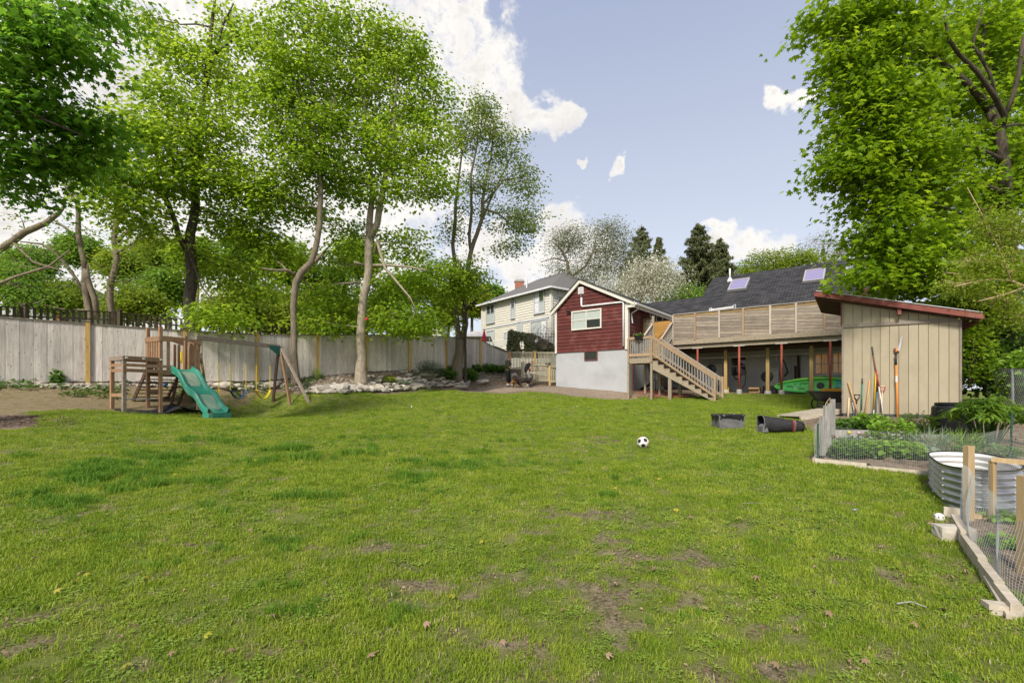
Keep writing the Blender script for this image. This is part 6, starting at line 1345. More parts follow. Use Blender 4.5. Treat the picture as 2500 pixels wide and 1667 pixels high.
    tree('leafy_shrub', 'yellow-green shrub tucked between the white blossom and the upper roof gable', 37, [[(1690, 760, 0, 3), (1690, 720, 0, 2)]], [(1670, 715, 34, 26, 0, 26), (1700, 712, 26, 24, 0, 22), (1640, 725, 30, 18, 0, 14)], 'leaf_bright', 'bark_mid', .16, 34, cat='shrub', spread=.4)
    tree('maple_tree', 'yellow-green maple behind the roof ridge, right of the tall spruce', 52, [[(1900, 760, 0, 6), (1900, 690, 0, 5), (1890, 650, 0, 3)], [(1900, 690, 0, 4), (1960, 640, 0, 2)]],
         [(1880, 640, 50, 28, 0, 42), (1840, 650, 40, 20, 0, 22), (1930, 630, 45, 26, 0, 36), (1980, 640, 50, 22, 0, 26), (2060, 640, 60, 20, 0, 22), (1810, 665, 30, 14, 0, 10)], 'leaf_yellow', 'bark_mid', .24, 55, spread=.6)
    tree('budding_tree', 'thin grey budding tree rising behind the roof at the right', 55, [[(2022, 760, 0, 6), (2020, 690, 0, 5), (2015, 640, 0, 3.5), (2010, 600, 0, 2)], [(2020, 670, 0, 3), (2050, 620, 0, 2), (2065, 590, 0, 1)], [(2018, 680, 0, 3), (1985, 630, 0, 2), (1960, 610, 0, 1)]],
         [(2010, 590, 45, 26, 0, 34), (1970, 615, 36, 22, 0, 24), (2055, 600, 38, 28, 0, 30), (2030, 630, 60, 26, 0, 26), (2085, 620, 25, 24, 0, 14)], 'leaf_pale', 'bark_mid', .15, 22, spread=.6, twig_r=.016)
    # bright masses beyond the fence (each its own tree)
    spots = [(40, 700, 75, 60, 'leaf_bright', 34), (150, 725, 60, 42, 'leaf_yellow', 36), (330, 740, 70, 48, 'leaf_yellow', 33), (410, 700, 60, 60, 'leaf_bright', 37), (560, 730, 70, 60, 'leaf_yellow', 32), (650, 740, 60, 60, 'leaf_bright', 38), (750, 735, 70, 60, 'leaf_yellow', 36), (840, 770, 70, 45, 'leaf_bright', 34), (930, 760, 70, 50, 'leaf_bright', 40),
             (1010, 790, 34, 28, 'leaf_yellow', 44), (1095, 740, 34, 60, 'leaf_yellow', 46), (1150, 720, 45, 55, 'leaf_yellow', 52), (1195, 730, 40, 42, 'leaf_bright', 60), (480, 620, 50, 60, 'leaf_maple', 36), (700, 640, 60, 60, 'leaf_maple', 38), (870, 620, 60, 50, 'leaf_maple', 42), (600, 620, 55, 60, 'leaf_bright', 44), (60, 640, 70, 40, 'leaf_bright', 40), (300, 655, 60, 45, 'leaf_yellow', 42), (200, 610, 60, 40, 'leaf_bright', 46), (380, 620, 60, 50, 'leaf_yellow', 45), (980, 700, 60, 45, 'leaf_bright', 42), (800, 690, 60, 50, 'leaf_bright', 40), (690, 770, 50, 34, 'leaf_yellow', 34)]
    names = ['behind the leaning limb at far left', 'beside the brick chimney at far left', 'right of the pale single trunk', 'just left of the dark forked trunk', 'between the first two trunks, low', 'left of the crooked trunk', 'between the crooked and the thick trunk', 'low behind the thick pale trunk', 'right of the thick pale trunk', 'beside the small cream house', 'between the twin trunks', 'left of the canopy tent', 'touching the yellow house roof', 'high behind the dark forked trunk', 'high behind the crooked trunk', 'high behind the thick pale trunk', 'high between the first two trunks', 'high at the far left above the limb', 'behind the pale single trunk', 'high behind the two-stemmed pale tree', 'high left of the dark forked trunk', 'above the small cream house', 'right of the crooked trunk, middle height', 'low behind the crooked trunk']
    for (px, py, rx, ry, lm, Y), nm in zip(spots, names):
        k = Y / 34
        tree('background_tree', ('yellow-green' if lm == 'leaf_yellow' else 'fresh green' if lm == 'leaf_bright' else 'darker green') + ' tree ' + nm, Y, [[(px, 860, 0, 4), (px + 3, py + ry * .4, 0, 3), (px, py - ry * .3, 0, 1.6)]],
             [(px + R.uniform(-.3, .3) * rx, py + R.uniform(-.5, .5) * ry, rx * .6, ry * .5, R.uniform(-1, 1), 22) for _ in range(4)] + [(px, py, rx * .85, ry * .85, 0, 34)], lm, 'bark_mid', .26 * k ** .7, 52, spread=.5, group='trees beyond the board fence', twig_r=.01)
trees()

def spruce(label, px, top, bot, hw, Y, seed, lean=0):
    r = random.Random(seed); b = P(px, bot, Y); tp = P(px, top, Y); g = 0
    t = thing('spruce_tree', label, 'tree', (b.x, b.y, b.z - 3)); m = MB(); m.tube([b - UP * 3, b.lerp(tp, .5), tp], [.28, .16, .02], 7); build('trunk', m, 'bark_dark', t)
    bm = MB(); pos = []; az_ = []; Hh = tp.z - b.z; W = hw / F * Y
    n = 260
    for k in range(n):
        q = r.random() ** .8; z = tp.z - Hh * q; L = W * (.06 + .94 * q ** .8) * r.uniform(.55, 1.25); a = r.uniform(0, 6.28); d = V3((math.cos(a), math.sin(a), 0)); c = V3((b.x, b.y, z))
        pts = [c, c + d * L * .5 - UP * L * .06, c + d * L * .85 - UP * L * .04, c + d * L + UP * L * .09]; bm.tube(pts, [.03, .02, .012, .005], 3, False)
        for j in range(int(12 + L * 26)):
            s = r.uniform(.1, 1); i = s * L; zz = z - (.10 * L * min(s * 2, 1)) + max(0, s - .7) * L * .45; sd = V3((-d.y, d.x, 0)) * r.uniform(-.22, .22) * (1.2 - s) * L * .5
            p = c + d * i + sd; pos.append((p.x, p.y, zz - r.uniform(0, .10))); az_.append(a + r.uniform(-1.2, 1.2))
    build('branches', bm, 'bark_dark', t); pos = np.array(pos); k = 3; pos = np.repeat(pos, k, 0) + rng.normal(0, .06, (len(pos) * k, 3)); az = np.repeat(np.array(az_), k) + rng.normal(0, .5, len(pos))
    leaves('needles', pos, .30, 'leaf_spruce', 'long', .75, .6, None, az, parent=t)
spruce('tall broad spruce right of the blossom, behind the upper roof', 1705, 545, 730, 82, 50, 3)
spruce('narrower spruce lower on the right flank of the broad one', 1758, 582, 700, 48, 52, 4)
spruce('dark spruce top behind the old fruit tree', 1566, 552, 700, 58, 56, 5)
spruce('slim spruce spire between the fruit tree and the broad spruce', 1608, 578, 700, 30, 60, 6)

# ================================================================== plants without a trunk
def bush(name, label, c, rx, ry, rz, n, size, leafm, kind='broad', cat='shrub', droop=.2, tilt=.7, stems=8, stemm='bark_mid', lift=.15, group=None, tint_fn=None, shell=.5):
    c = V3(c); t = thing(name, label, cat, c, group); m = MB()
    for k in range(stems):
        a = rnd.uniform(0, 6.28); q = rnd.uniform(.2, .8); e = c + V3((math.cos(a) * rx * q, math.sin(a) * ry * q, rz * rnd.uniform(.6, 1.4)))
        m.tube([c + V3((math.cos(a) * rx * .1, math.sin(a) * ry * .1, -.05)), c.lerp(e, .5) + UP * rz * .15, e], [.012, .009, .004], 4, False)
    build('stems', m, stemm, t)
    d = rng.normal(0, 1, (n, 3)); d /= np.linalg.norm(d, axis=1)[:, None]; r = rng.uniform(shell ** 2, 1, n) ** .5
    lump = 1 + .25 * (fbm(d[:, 0] * 3 + 10, d[:, 1] * 3 + d[:, 2] * 2, 1.5, int(abs(c.x * 7)) % 50) - .5) * 2
    pos = d * (r * lump)[:, None] * np.array([rx, ry, rz]); pos[:, 2] += rz * (1 - lift); pos += np.array(c)
    gg = gz_np(pos[:, 0], pos[:, 1]); pos[:, 2] = np.maximum(pos[:, 2], gg + .01)
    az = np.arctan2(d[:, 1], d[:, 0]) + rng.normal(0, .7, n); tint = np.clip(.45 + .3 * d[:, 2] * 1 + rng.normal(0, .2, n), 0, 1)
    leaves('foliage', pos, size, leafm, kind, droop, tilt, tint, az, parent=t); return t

def bed_plants():
    q = lambda px, py: gp(px, py, 12, 34)
    bush('fern_clump', 'wispy grey-green feathery shrub against the fence in the stone bed', q(1040, 912), .9, .5, .36, 1500, .10, 'leaf_greygreen', 'long', droop=-.7, tilt=.6, shell=.1)
    bush('grass_tuft', 'dark greyish grass tuft below the feathery shrub in the stone bed', q(1035, 927), .75, .3, .22, 900, .16, 'leaf_ivy', 'blade', droop=-.9, tilt=.5)
    bush('leafy_shrub', 'round bright leafy shrub in the stone bed right below the twin trunk', q(1138, 928), .72, .5, .36, 1000, .12, 'leaf_shrub')
    bush('leafy_shrub', 'dark leafy shrub left of the twin trunk base in the stone bed', q(1087, 925), .62, .45, .30, 800, .11, 'leaf_shrub')
    bush('small_shrub', 'small bright plant between the post and the twin trunk', q(1092, 903), .36, .25, .16, 260, .10, 'leaf_bright')
    bush('small_shrub', 'low plant at the right foot of the twin trunk', q(1129, 905), .38, .25, .17, 300, .10, 'leaf_shrub')
    bush('peony_clump', 'leafy clump against the fence between the last two golden posts', q(1157, 906), .42, .3, .22, 380, .12, 'leaf_shrub')
    bush('peony_clump', 'dark glossy clump in front of the fence right of the last tall golden post', q(1194, 908), .58, .4, .26, 620, .12, 'leaf_shrub')
    bush('peony_clump', 'dark glossy clump in front of the fence just left of the standing person', q(1219, 909), .38, .3, .24, 400, .12, 'leaf_shrub')
    bush('small_shrub', 'light green low plant between two dark clumps by the fence', q(1173, 908), .26, .2, .14, 200, .09, 'leaf_bright')
    bush('flower_clump', 'yellow-green clump of flowers low among the stones right of the thick trunk', q(951, 936), .30, .24, .20, 320, .08, 'leaf_yellow')
    bush('small_shrub', 'grey-green mound spilling over the stones beside the yellow clump', q(984, 941), .34, .25, .14, 360, .07, 'leaf_greygreen')
    bush('grass_tuft', 'dark green tuft at the lawn edge beside the swing frame', q(747, 962), .26, .2, .12, 300, .12, 'leaf_shrub', 'blade', droop=-.8)
    for px, py, nm in ((772, 928, 'the fourth golden post'), (690, 925, 'the crooked trunk')): bush('iris_tuft', 'upright bright leaves at the foot of the fence beside ' + nm, q(px, py), .16, .12, .24, 140, .24, 'leaf_bright', 'blade', droop=-1.1, tilt=.3)
    bush('nettle', 'upright leafy weed against the near fence boards, left of the first golden post', q(140, 938), .16, .12, .26, 160, .10, 'leaf_shrub')
    # creeping cover along the bank
    n = 26000; x = rng.uniform(-16, -6, n); y = rng.uniform(11, 21.5, n); fx = np.array([a for a, b in FENCE]); fy = np.array([b for a, b in FENCE]); yf = np.interp(x, fx, fy); d = yf - y
    keep = (d > .05) & (d < 1.9) & (fbm(x, y, 1.1, 60, 3) > .50 + .10 * (d > 1.1) - .05 * (x > -13) * (x < -9)); x, y = x[keep], y[keep]; z = gz_np(x, y) + rng.uniform(.02, .14, len(x))
    o = leaves('ground_cover', np.stack([x, y, z], 1), .085, 'leaf_shrub', 'broad', .0, .6, base=(-12, 15, 0)); o['kind'] = 'stuff'; o['label'] = 'low leafy ground cover on the bank below the fence'
bed_plants()

def ivy():
    # hedge wall covered in ivy in front of the yellow house
    pts = []; az = []
    prof = [(1200, 845), (1215, 843), (1238, 842), (1241, 806), (1248, 802), (1262, 808), (1300, 812), (1320, 822), (1350, 838), (1356, 845)]
    n = 24000; px = rng.uniform(1200, 1357, n); top = np.interp(px, [a for a, b in prof], [b for a, b in prof]); py = top + (870 - top) * rng.uniform(0, 1, n) ** .8
    gap = (px < 1238) & (py < np.interp(px, [1200, 1238], [840, 856])); Y = 31.5 + rng.uniform(0, .5, n); pos = np.stack([(px - CX) / F * Y, Y, (HY - py) / F * Y], 1)[~gap]
    b = P(1290, 880, 31.5); t = thing('ivy_hedge', 'trellis thickly overgrown with small ivy leaves in front of the yellow house', 'hedge', b)
    pos = pos[fbm(pos[:, 0], pos[:, 2], 2.2, 5, 3) > .26]
    leaves('foliage', pos, .13, 'leaf_ivy', 'kite', 1.15, .6, None, rng.normal(-1.6, .9, len(pos)), parent=t)
    m = MB()
    for k in range(18): x = P(1240 + k * 6.6, 815, 31.9); m.box((x.x, x.y, x.z - .6), .03, .02, 1.4)
    for k in range(8): m.beam(P(1240, 812 + k * 8, 31.9), P(1356, 815 + k * 8, 31.9), .02, .03)
    build('lattice', m, 'old_grey_wood', t)
    bush('redbud', 'bare lilac-tinted shrub beside the yellow house corner, right of the ivy', P(1330, 850, 30.8), 1.1, .5, .85, 900, .07, 'leaf_lilac', 'kite', tilt=1.3, stems=26, stemm='bark_mid')
ivy()

def right_hedge():
    bush('hedge_shrub', 'dense dark shrub right behind the tan shed', P(2400, 960, 14.5), 1.7, 1.1, 1.25, 5200, .13, 'leaf_shrub', 'broad', lift=.05)
    bush('hedge_shrub', 'paler leafy shrub at the right edge below the sapling', P(2515, 985, 12.2), .7, .7, .8, 1500, .13, 'leaf_bright', 'broad')
    bush('hedge_shrub', 'feathery mid green shrub just right of the shed wall', P(2372, 930, 13.6), .5, .5, .9, 1400, .12, 'leaf_maple', 'kite')
    bush('hedge_shrub', 'deep shaded shrub behind the maple trunk', P(2470, 960, 17), 2.2, 1.2, 2.2, 5200, .15, 'leaf_shrub', 'broad', lift=0)
    t = thing('chain_link_fence', 'low chain link fence with a grey post behind the peony', 'fence', P(2473, 1000, 11.6)); m = MB(); m.tube([P(2473, 1015, 11.6), P(2471, 900, 11.6)], .03, 8); build('post', m, 'steel', t)
    m = MB(); m.tube([P(2425, 900, 12.6), P(2471, 901, 11.6), P(2530, 902, 10.9)], .015, 6); build('top_rail', m, 'steel', t); m = MB()
    for k in range(26):
        a = P(2420 + k * 4.5, 902, 12.6 - k * .06); b = P(2420 + k * 4.5 + 34, 1000, 12.6 - k * .06 - .3); m.beam(a, b, .004, .004); c = P(2420 + k * 4.5 + 34, 902, 12.6 - k * .06 - .3); d = P(2420 + k * 4.5, 1000, 12.6 - k * .06); m.beam(c, d, .004, .004)
    build('mesh', m, 'wire', t)
right_hedge()

# ================================================================== stone bed
def stones():
    c = gp(980, 945, 12, 34); t = thing('stone_wall', 'low dry wall of rough fieldstones holding up the bed below the fence', 'stone wall', c)
    front = [(748, 961), (800, 962), (860, 962), (910, 957), (960, 954), (1010, 951), (1060, 946), (1100, 944), (1133, 941), (1150, 930)]
    n = 0
    fx = [gp(a, b, 14, 34) for a, b in front]
    for row in range(8):
        k = 0.0
        while k < len(fx) - 1.001:
            i = int(k); p = fx[i].lerp(fx[i + 1], k - i); dirn = (fx[i + 1] - fx[i]); L = dirn.length; dirn.normalize(); back = V3((-dirn.y, dirn.x, 0)); 
            s = rnd.uniform(.16, .40) * (1.0 if row < 4 else .85); k += s * .95 / L
            if row > 3 and rnd.random() < .35 + .07 * row: continue
            d = row * .22 + rnd.uniform(-.06, .06); q = p + back * d; q = V3((q.x, q.y, max(gz(q.x, q.y), 0) * 0 + gz(q.x, q.y) + .03 + (.05 if row < 4 else 0)))
            if n >= 296: break
            a = rnd.uniform(-.6, .6) + math.atan2(dirn.y, dirn.x); h = s * rnd.uniform(.4, .7); Rz = Matrix.Rotation(a, 3, 'Z') @ Matrix.Rotation(rnd.uniform(-.3, .3), 3, 'X')
            piece('stone', t, 'stone' if rnd.random() < .82 else 'stone_pale', q, Rz @ V3((s * 1.25, 0, 0)), Rz @ V3((0, s * .95, 0)), Rz @ V3((0, 0, h * 1.3)), 'stone%d' % rnd.randrange(6)); n += 1
    # the smaller loose pieces behind
    m = MB(); 
    for k in range(620):
        px = rnd.uniform(700, 1235); i = np.interp(px, [700, 760, 880, 1000, 1100, 1235], [955, 955, 950, 935, 925, 930]); i0 = np.interp(px, [700, 893, 998, 1242], [925, 910, 906, 908]); py = rnd.uniform(i0, i); p = gp(px, py, 14, 34); s = rnd.uniform(.04, .17)
        v, f, _ = SHAPES['stone%d' % rnd.randrange(6)]; Rz = Matrix.Rotation(rnd.uniform(0, 6.28), 3, 'Z'); m.add([p + Rz @ V3((x.x * s * 1.3, x.y * s, x.z * s * .8)) + UP * .01 for x in v], f)
    o = build('rubble', m, 'stone', t, kind='stuff')
    m = MB()
    for k in range(240):
        px = rnd.uniform(-40, 700); y0 = np.interp(px, [-40, 200, 480, 700], [928, 936, 934, 930]); p = gp(px, rnd.uniform(y0, y0 + 12 + 6 * (px > 480)), 9, 24); s = rnd.uniform(.07, .26)
        v, f, _ = SHAPES['stone%d' % rnd.randrange(6)]; Rz = Matrix.Rotation(rnd.uniform(0, 6.28), 3, 'Z'); m.add([p + Rz @ V3((x.x * s * 1.4, x.y * s, x.z * s * .6)) for x in v], f)
    o = build('bank_rubble', m, 'stone', None, kind='stuff', loc=gp(300, 940, 9, 24), label='half buried flat stones along the foot of the fence')
    def boulder(label, px, py, sx, sy, sz, mt='stone_pale', rz=0, sh='stone6', pale=None):
        p = gp(px, py, 2, 34); me = to_mesh('boulder', [V3((x.x * sx, x.y * sy, x.z * sz)) for x in SHAPES[sh][0]], SHAPES[sh][1], mt); o = bpy.data.objects.new('boulder', me); C.objects.link(o); o.location = p + UP * sz * .28; o.rotation_euler = (0, 0, rz); setp(o, label=label, category='stone')
    boulder('large pale boulder at the lawn edge between the crooked and the thick trunk', 826, 955, .62, .5, .42)
    boulder('greyer boulder leaning against the large pale boulder on its left', 797, 957, .62, .5, .34, 'stone', .3, 'stone7')
    boulder('pale boulder behind the yellow swing, near the A-frame', 660, 945, .5, .4, .32, 'stone_pale', .5)
    boulder('dark flat boulder behind the swings near the fence', 548, 948, .7, .5, .34, 'stone', .2, 'stone7')
    boulder('white stone in the bank behind the middle swing', 580, 945, .3, .25, .2, 'stone_pale', .2, 'stone7')
    boulder('white rock behind the dogs near the gate', 1255, 925, .42, .4, .5, 'stone_pale', .4, 'stone7')
    boulder('long flat pale stone at the right end of the stone wall', 1123, 947, .95, .4, .26, 'stone_pale', .3, 'stone7')
    boulder('round pale stone on top of the wall near the steps', 1176, 935, .7, .45, .30, 'stone_pale', -.2)
    for (a, b, nm) in (((1162, 922), (1222, 924), 'weathered board edging the upper bed beside the standing person'), ((1050, 938), (1098, 934), 'short board edging the stone bed below the dark grass tuft')):
        p, q = gp(*a, 14, 34), gp(*b, 14, 34); t2 = thing('edging_board', nm, 'edging', (p + q) / 2); bar('board', t2, 'fence_cap', p + UP * .08, q + UP * .08, .05, .18)
    # dark pole leaning on the fence by the thick trunk
    p = gp(896, 916, 14, 34); o = MB(); o.tube([p, P(892.5, 852, p.y + .6)], .028, 6); build('leaning_stake', o, 'play_dark', None, False, 'thin dark stake leaning on the fence beside the thick pale trunk', 'stake', loc=p)
    b = P(895, 779, 20.7); m = MB(); m.lathe(b, [(.001, -.07), (.08, -.03), (.08, .03), (.001, .07)], 8); build('bird_feeder', m, 'umbrella_red', None, True, 'small red ornament on the side of the thick pale trunk', 'ornament', loc=b)
stones()

def chips():
    v = []; m = MB()
    def area(poly, n, z=.012, s=(.02, .06)):
        xs = [p[0] for p in poly]; ys = [p[1] for p in poly]; k = 0
        while k < n:
            x, y = rnd.uniform(min(xs), max(xs)), rnd.uniform(min(ys), max(ys)); k += 1
            if not inpoly(np.array([x]), np.array([y]), poly)[0]: continue
            a = rnd.uniform(0, 6.28); l = rnd.uniform(*s); p = V3((x, y, 0)); ps.append((x, y, a, l))
    ps = []; area([tuple(q) for q in chip_poly], 3200); area([tuple(q) for q in mulch_poly], 2600); area([tuple(S(u, v_, 0)[:2]) for u, v_ in ((-.6, -.3), (3.5, -.3), (3.2, -5.2), (-1.2, -4.2))], 1800)
    A = np.array(ps); z = gz_np(A[:, 0], A[:, 1])
    for (x, y, a, l), zz in zip(ps, z):
        d = V3((math.cos(a), math.sin(a), rnd.uniform(-.2, .2))) * l; s = V3((-math.sin(a), math.cos(a), 0)) * l * .3; p = V3((x, y, zz + .012)); m.quad(p - s, p + d - s, p + d + s, p + s)
    build('wood_chips', m, 'mulch', None, kind='stuff', loc=gp(1240, 945, 12, 34), label='brown wood chips on the bare ground by the gate and the bed')
chips()

# ================================================================== things under the deck
def under_deck():
    R = Matrix((U, Vd, UP)).transposed()
    def ac(label, px0, px1, y0, y1, v, fx, fy, fr):
        a = hv(px0, y0, v); b = hv(px1, y1, v); w = b[0] - a[0]; h = a[1] - b[1]; c = H((a[0] + b[0]) / 2, v + .2, (a[1] + b[1]) / 2); base = H((a[0] + b[0]) / 2, v + .2, gz(c.x, c.y))
        t = thing('heat_pump', label, 'heat pump', base, 'heat pumps under the deck'); m = MB(); m.box(c, w, .36, h, R); build('casing', m, 'ac_white', t)
        f = hv(fx, fy, v); r = fr / F * c.y; m = MB(); m.lathe(H(f[0], v + .02, f[1]), [(.001, .03), (r, .03), (r * 1.04, .055), (r * 1.04, -.01)], 20, -Vd); g = build('fan_grille', m, 'black_plastic', t)
        for k in range(5): m = MB(); m.tube([H(f[0] + r * (k + 1) / 6 * math.cos(x), v - .035, f[1] + r * (k + 1) / 6 * math.sin(x)) for x in np.linspace(0, 6.28, 17)], .005, 3, False); build('grille_ring', m, 'steel', g)
        for k in range(4): x = k * math.pi / 2 + .4; m = MB(); m.hexa([H(f[0] + math.cos(x) * .03, v - .01, f[1] + math.sin(x) * .03), H(f[0] + math.cos(x) * r * .9, v - .01, f[1] + math.sin(x) * r * .9), H(f[0] + math.cos(x + .7) * r * .9, v, f[1] + math.sin(x + .7) * r * .9), H(f[0] + math.cos(x + .5) * .05, v, f[1] + math.sin(x + .5) * .05), H(f[0] + math.cos(x) * .03, v - .02, f[1] + math.sin(x) * .03), H(f[0] + math.cos(x) * r * .9, v - .02, f[1] + math.sin(x) * r * .9), H(f[0] + math.cos(x + .7) * r * .9, v - .01, f[1] + math.sin(x + .7) * r * .9), H(f[0] + math.cos(x + .5) * .05, v - .01, f[1] + math.sin(x + .5) * .05)]); build('fan_blade', m, 'shed_base', g)
        zb = b[1]
        for s in (-.35, .35):
            p = H((a[0] + b[0]) / 2 + s * w, v + .2, 0); m = MB(); m.box(V3((p.x, p.y, (gz(p.x, p.y) + zb) / 2)), .06, .06, max(.05, zb - gz(p.x, p.y)) + .02, R); build('stand_leg', m, 'shed_base', t)
        m = MB(); m.box(H((a[0] + b[0]) / 2 + w * .36, v + .015, a[1] - .12), .09, .01, .04, R); build('badge', m, 'tool_red', t)
        for k in range(8): m = MB(); m.box(H((a[0] + b[0]) / 2 - w * .1, v + .013, a[1] - .08 - k * (h - .1) / 8), w * .7, .012, .012, R); build('grille_slat', m, 'ac_white', t) if k in (0, 7) else None
    ac('white heat pump behind the stair railing under the deck', 1721, 1763, 890, 940, 5.2, 1737, 901, 11); ac('white heat pump on a stand in the middle of the space under the deck', 1856, 1900, 900, 942, 5.0, 1872.5, 919.5, 13)
    a = hv(1828, 945, 4.0); b = hv(1854, 962, 4.0); p = H((a[0] + b[0]) / 2, 4.2, 0); g = gz(p.x, p.y); w = b[0] - a[0]; t = thing('cardboard_box', 'open brown cardboard box on the ground between two posts under the deck', 'box', p + UP * g)
    m = MB(); h = .28
    for (x0, x1, y0, y1) in ((-w / 2, w / 2, -.2, -.19), (-w / 2, w / 2, .19, .2), (-w / 2, -w / 2 + .01, -.2, .2), (w / 2 - .01, w / 2, -.2, .2)):
        m.hexa([p + U * x + Vd * y + UP * z for z in (g + .01, g + h) for x, y in ((x0, y0), (x1, y0), (x1, y1), (x0, y1))])
    build('carton', m, 'cardboard', t); m = MB(); q = p + UP * (g + h); m.prism([q - U * w / 2 - Vd * .2, q + U * w / 2 - Vd * .2, q + U * w / 2 * .95 - Vd * .36 - UP * .07, q - U * w / 2 * .95 - Vd * .36 - UP * .07], UP * .006); m.prism([q + U * w / 2 - Vd * .2, q + U * w / 2 + Vd * .2, q + U * (w / 2 + .15) + Vd * .18 - UP * .02, q + U * (w / 2 + .15) - Vd * .18 - UP * .02], UP * .006); build('flap', m, 'cardboard', t)
    # kayak on its side
    v = 3.2; a = hv(1889, 955, v); L = 3.6; p0 = H(a[0], v, 0); g = gz(*H(a[0] + 1.6, v, 0)[:2])
    t = thing('kayak', 'green sit-on-top kayak lying on its side under the deck', 'kayak', H(a[0] + L / 2, v, g))
    n = 30
    def sec(q):   # half height and thickness along the hull
        wd = math.sin(math.pi * min(1, max(0, q * 1.0))) ** .55; return .39 * wd + .015, .16 * wd + .01
    zc = lambda q: g + .40 + .10 * (1 - math.sin(math.pi * q)) * 0 + .05 * q
    hull = MB(); vv = []; ff = []
    nr = 12
    for k in range(n + 1):
        q = k / n; hh, th = sec(q)
        for j in range(nr):
            an = 2 * math.pi * j / nr; z = zc(q) + math.sin(an) * hh; y = v + (math.cos(an) * th if math.cos(an) > 0 else math.cos(an) * th * .55) + (z - g) * .25; vv.append(H(a[0] + q * L, y, z))
    for k in range(n):
        for j in range(nr): ff.append((k * nr + j, k * nr + (j + 1) % nr, (k + 1) * nr + (j + 1) % nr, (k + 1) * nr + j))
    hull.add(vv, ff); build('hull', hull, 'kayak_lime', t, True)
    deckm = MB(); vv = []; ff = []
    for k in range(n + 1):
        q = k / n; hh, th = sec(q)
        for j in range(7):
            s = -1 + 2 * j / 6; z = zc(q) + s * hh * .72 - .02; dd = (-.012 if abs(s) > .7 else .02 + .03 * abs(math.sin(q * 15)) * (1 - abs(s))); vv.append(H(a[0] + q * L, v - th * .75 + dd - .03 + (z - g) * .25, z))
    for k in range(1, n - 1):
        for j in range(6): ff.append((k * 7 + j, k * 7 + j + 1, (k + 1) * 7 + j + 1, (k + 1) * 7 + j))
    md_ = [q for q in ff if q[0] // 7 < 21]; deckm.add(vv, md_); build('cockpit_deck', deckm, 'kayak_green', t, True); deckm = MB().add(vv, [q for q in ff if q[0] // 7 >= 21]); build('stern_deck', deckm, 'kayak_teal', t, True)
    def kp(q, s, o): hh, th = sec(q); z = zc(q) + s * hh; return H(a[0] + q * L, v - th * .80 - o + (z - g) * .25, z)
    m = MB(); m.tube([kp(x, .80, .0) for x in np.linspace(.05, .97, 20)], .035, 6); build('rim', m, 'kayak_lime', t, True); m = MB(); m.tube([kp(x, -.80, .0) for x in np.linspace(.05, .97, 20)], .035, 6); build('rim', m, 'kayak_green', t, True)
    m = MB(); m.lathe(kp(.535, 0, .0), [(.001, .03), (.13, .03), (.145, .045), (.145, 0)], 18, -Vd); build('hatch', m, 'black_plastic', t)
    for q, s in ((.16, .0), (.3, -.35), (.33, .35), (.68, -.3), (.75, .3), (.86, 0)): m = MB(); m.tube([kp(q, s, .03), kp(q + .03, s * .8, .05), kp(q + .06, s, .03)], .012, 5); build('handle', m, 'black_plastic', t)
    m = MB(); m.tube([kp(.22, -.4, .02), kp(.25, .4, .03), kp(.29, -.4, .02), kp(.32, .4, .03)], .008, 4); build('bungee_cord', m, 'black_plastic', t)
    # clutter below the landing
    def px_at(px, py, v): a = hv(px, py, v); return H(a[0], v, a[1])
    p = px_at(1655, 940, 2.6); g = gz(p.x, p.y); t = thing('workbench', 'plain pale bench standing in the shade behind the stair', 'bench', V3((p.x, p.y, g)))
    bar('top', t, 'old_grey_wood', px_at(1590, 921.5, 2.6), px_at(1640, 921.5, 2.6), .5, .05)
    for x in (1593, 1636): q = px_at(x, 921, 2.6); bar('leg', t, 'old_grey_wood', V3((q.x, q.y, g - .05)), V3((q.x, q.y, q.z)), .07, .07)
    p = px_at(1588, 945, 1.4); g = gz(p.x, p.y); t = thing('white_chair', 'white plastic chair in the shade below the landing', 'chair', V3((p.x, p.y, g)))
    m = MB(); m.prism([p - U * .2 + UP * (.43 + g - p.z), p + U * .2 + UP * (.43 + g - p.z), p + U * .2 + Vd * .4 + UP * (.42 + g - p.z), p - U * .2 + Vd * .4 + UP * (.42 + g - p.z)], UP * .03); build('seat', m, 'white_paint', t)
    for s in (-.2, .2):
        for q in (0, .4): m = MB(); b = V3((p.x, p.y, g)) + U * s + Vd * q; m.beam(b, b + UP * (.43 if q == 0 else .9) , .04, .04); build('leg', m, 'white_paint', t)
    for z in (.6, .72, .84): m = MB(); b = V3((p.x, p.y, g + z)) + Vd * .4; m.beam(b - U * .2, b + U * .2, .03, .05); build('back_slat', m, 'white_paint', t)
    p = px_at(1565, 957, .9); q = px_at(1588, 938, .9); m = MB(); m.tube([V3((p.x, p.y, gz(p.x, p.y) + .06)), q], .07, 8); build('drain_pipe', m, 'black_plastic', None, True, 'black plastic drain pipe leaning below the landing', 'pipe', loc=V3((p.x, p.y, gz(p.x, p.y))))
    c = px_at(1575, 963, -.1); m = MB()
    for k in range(34):
        x = H(rnd.uniform(.55, 3.0), rnd.uniform(-.6, .9), 0); a = rnd.uniform(-.25, .25); d = (U * math.cos(a) + Vd * math.sin(a)) * rnd.uniform(.3, .9); z = gz(x.x, x.y) + rnd.uniform(.02, .12); m.beam(V3((x.x, x.y, z)) - d * .5, V3((x.x, x.y, z + rnd.uniform(-.03, .03))) + d * .5, .022, .022)
    build('stick_pile', m, 'rust_red', None, False, 'pile of reddish sticks and laths on the ground below the landing', 'sticks', kind='stuff', loc=H(1.7, .2, gz(*H(1.7, .2, 0)[:2])))
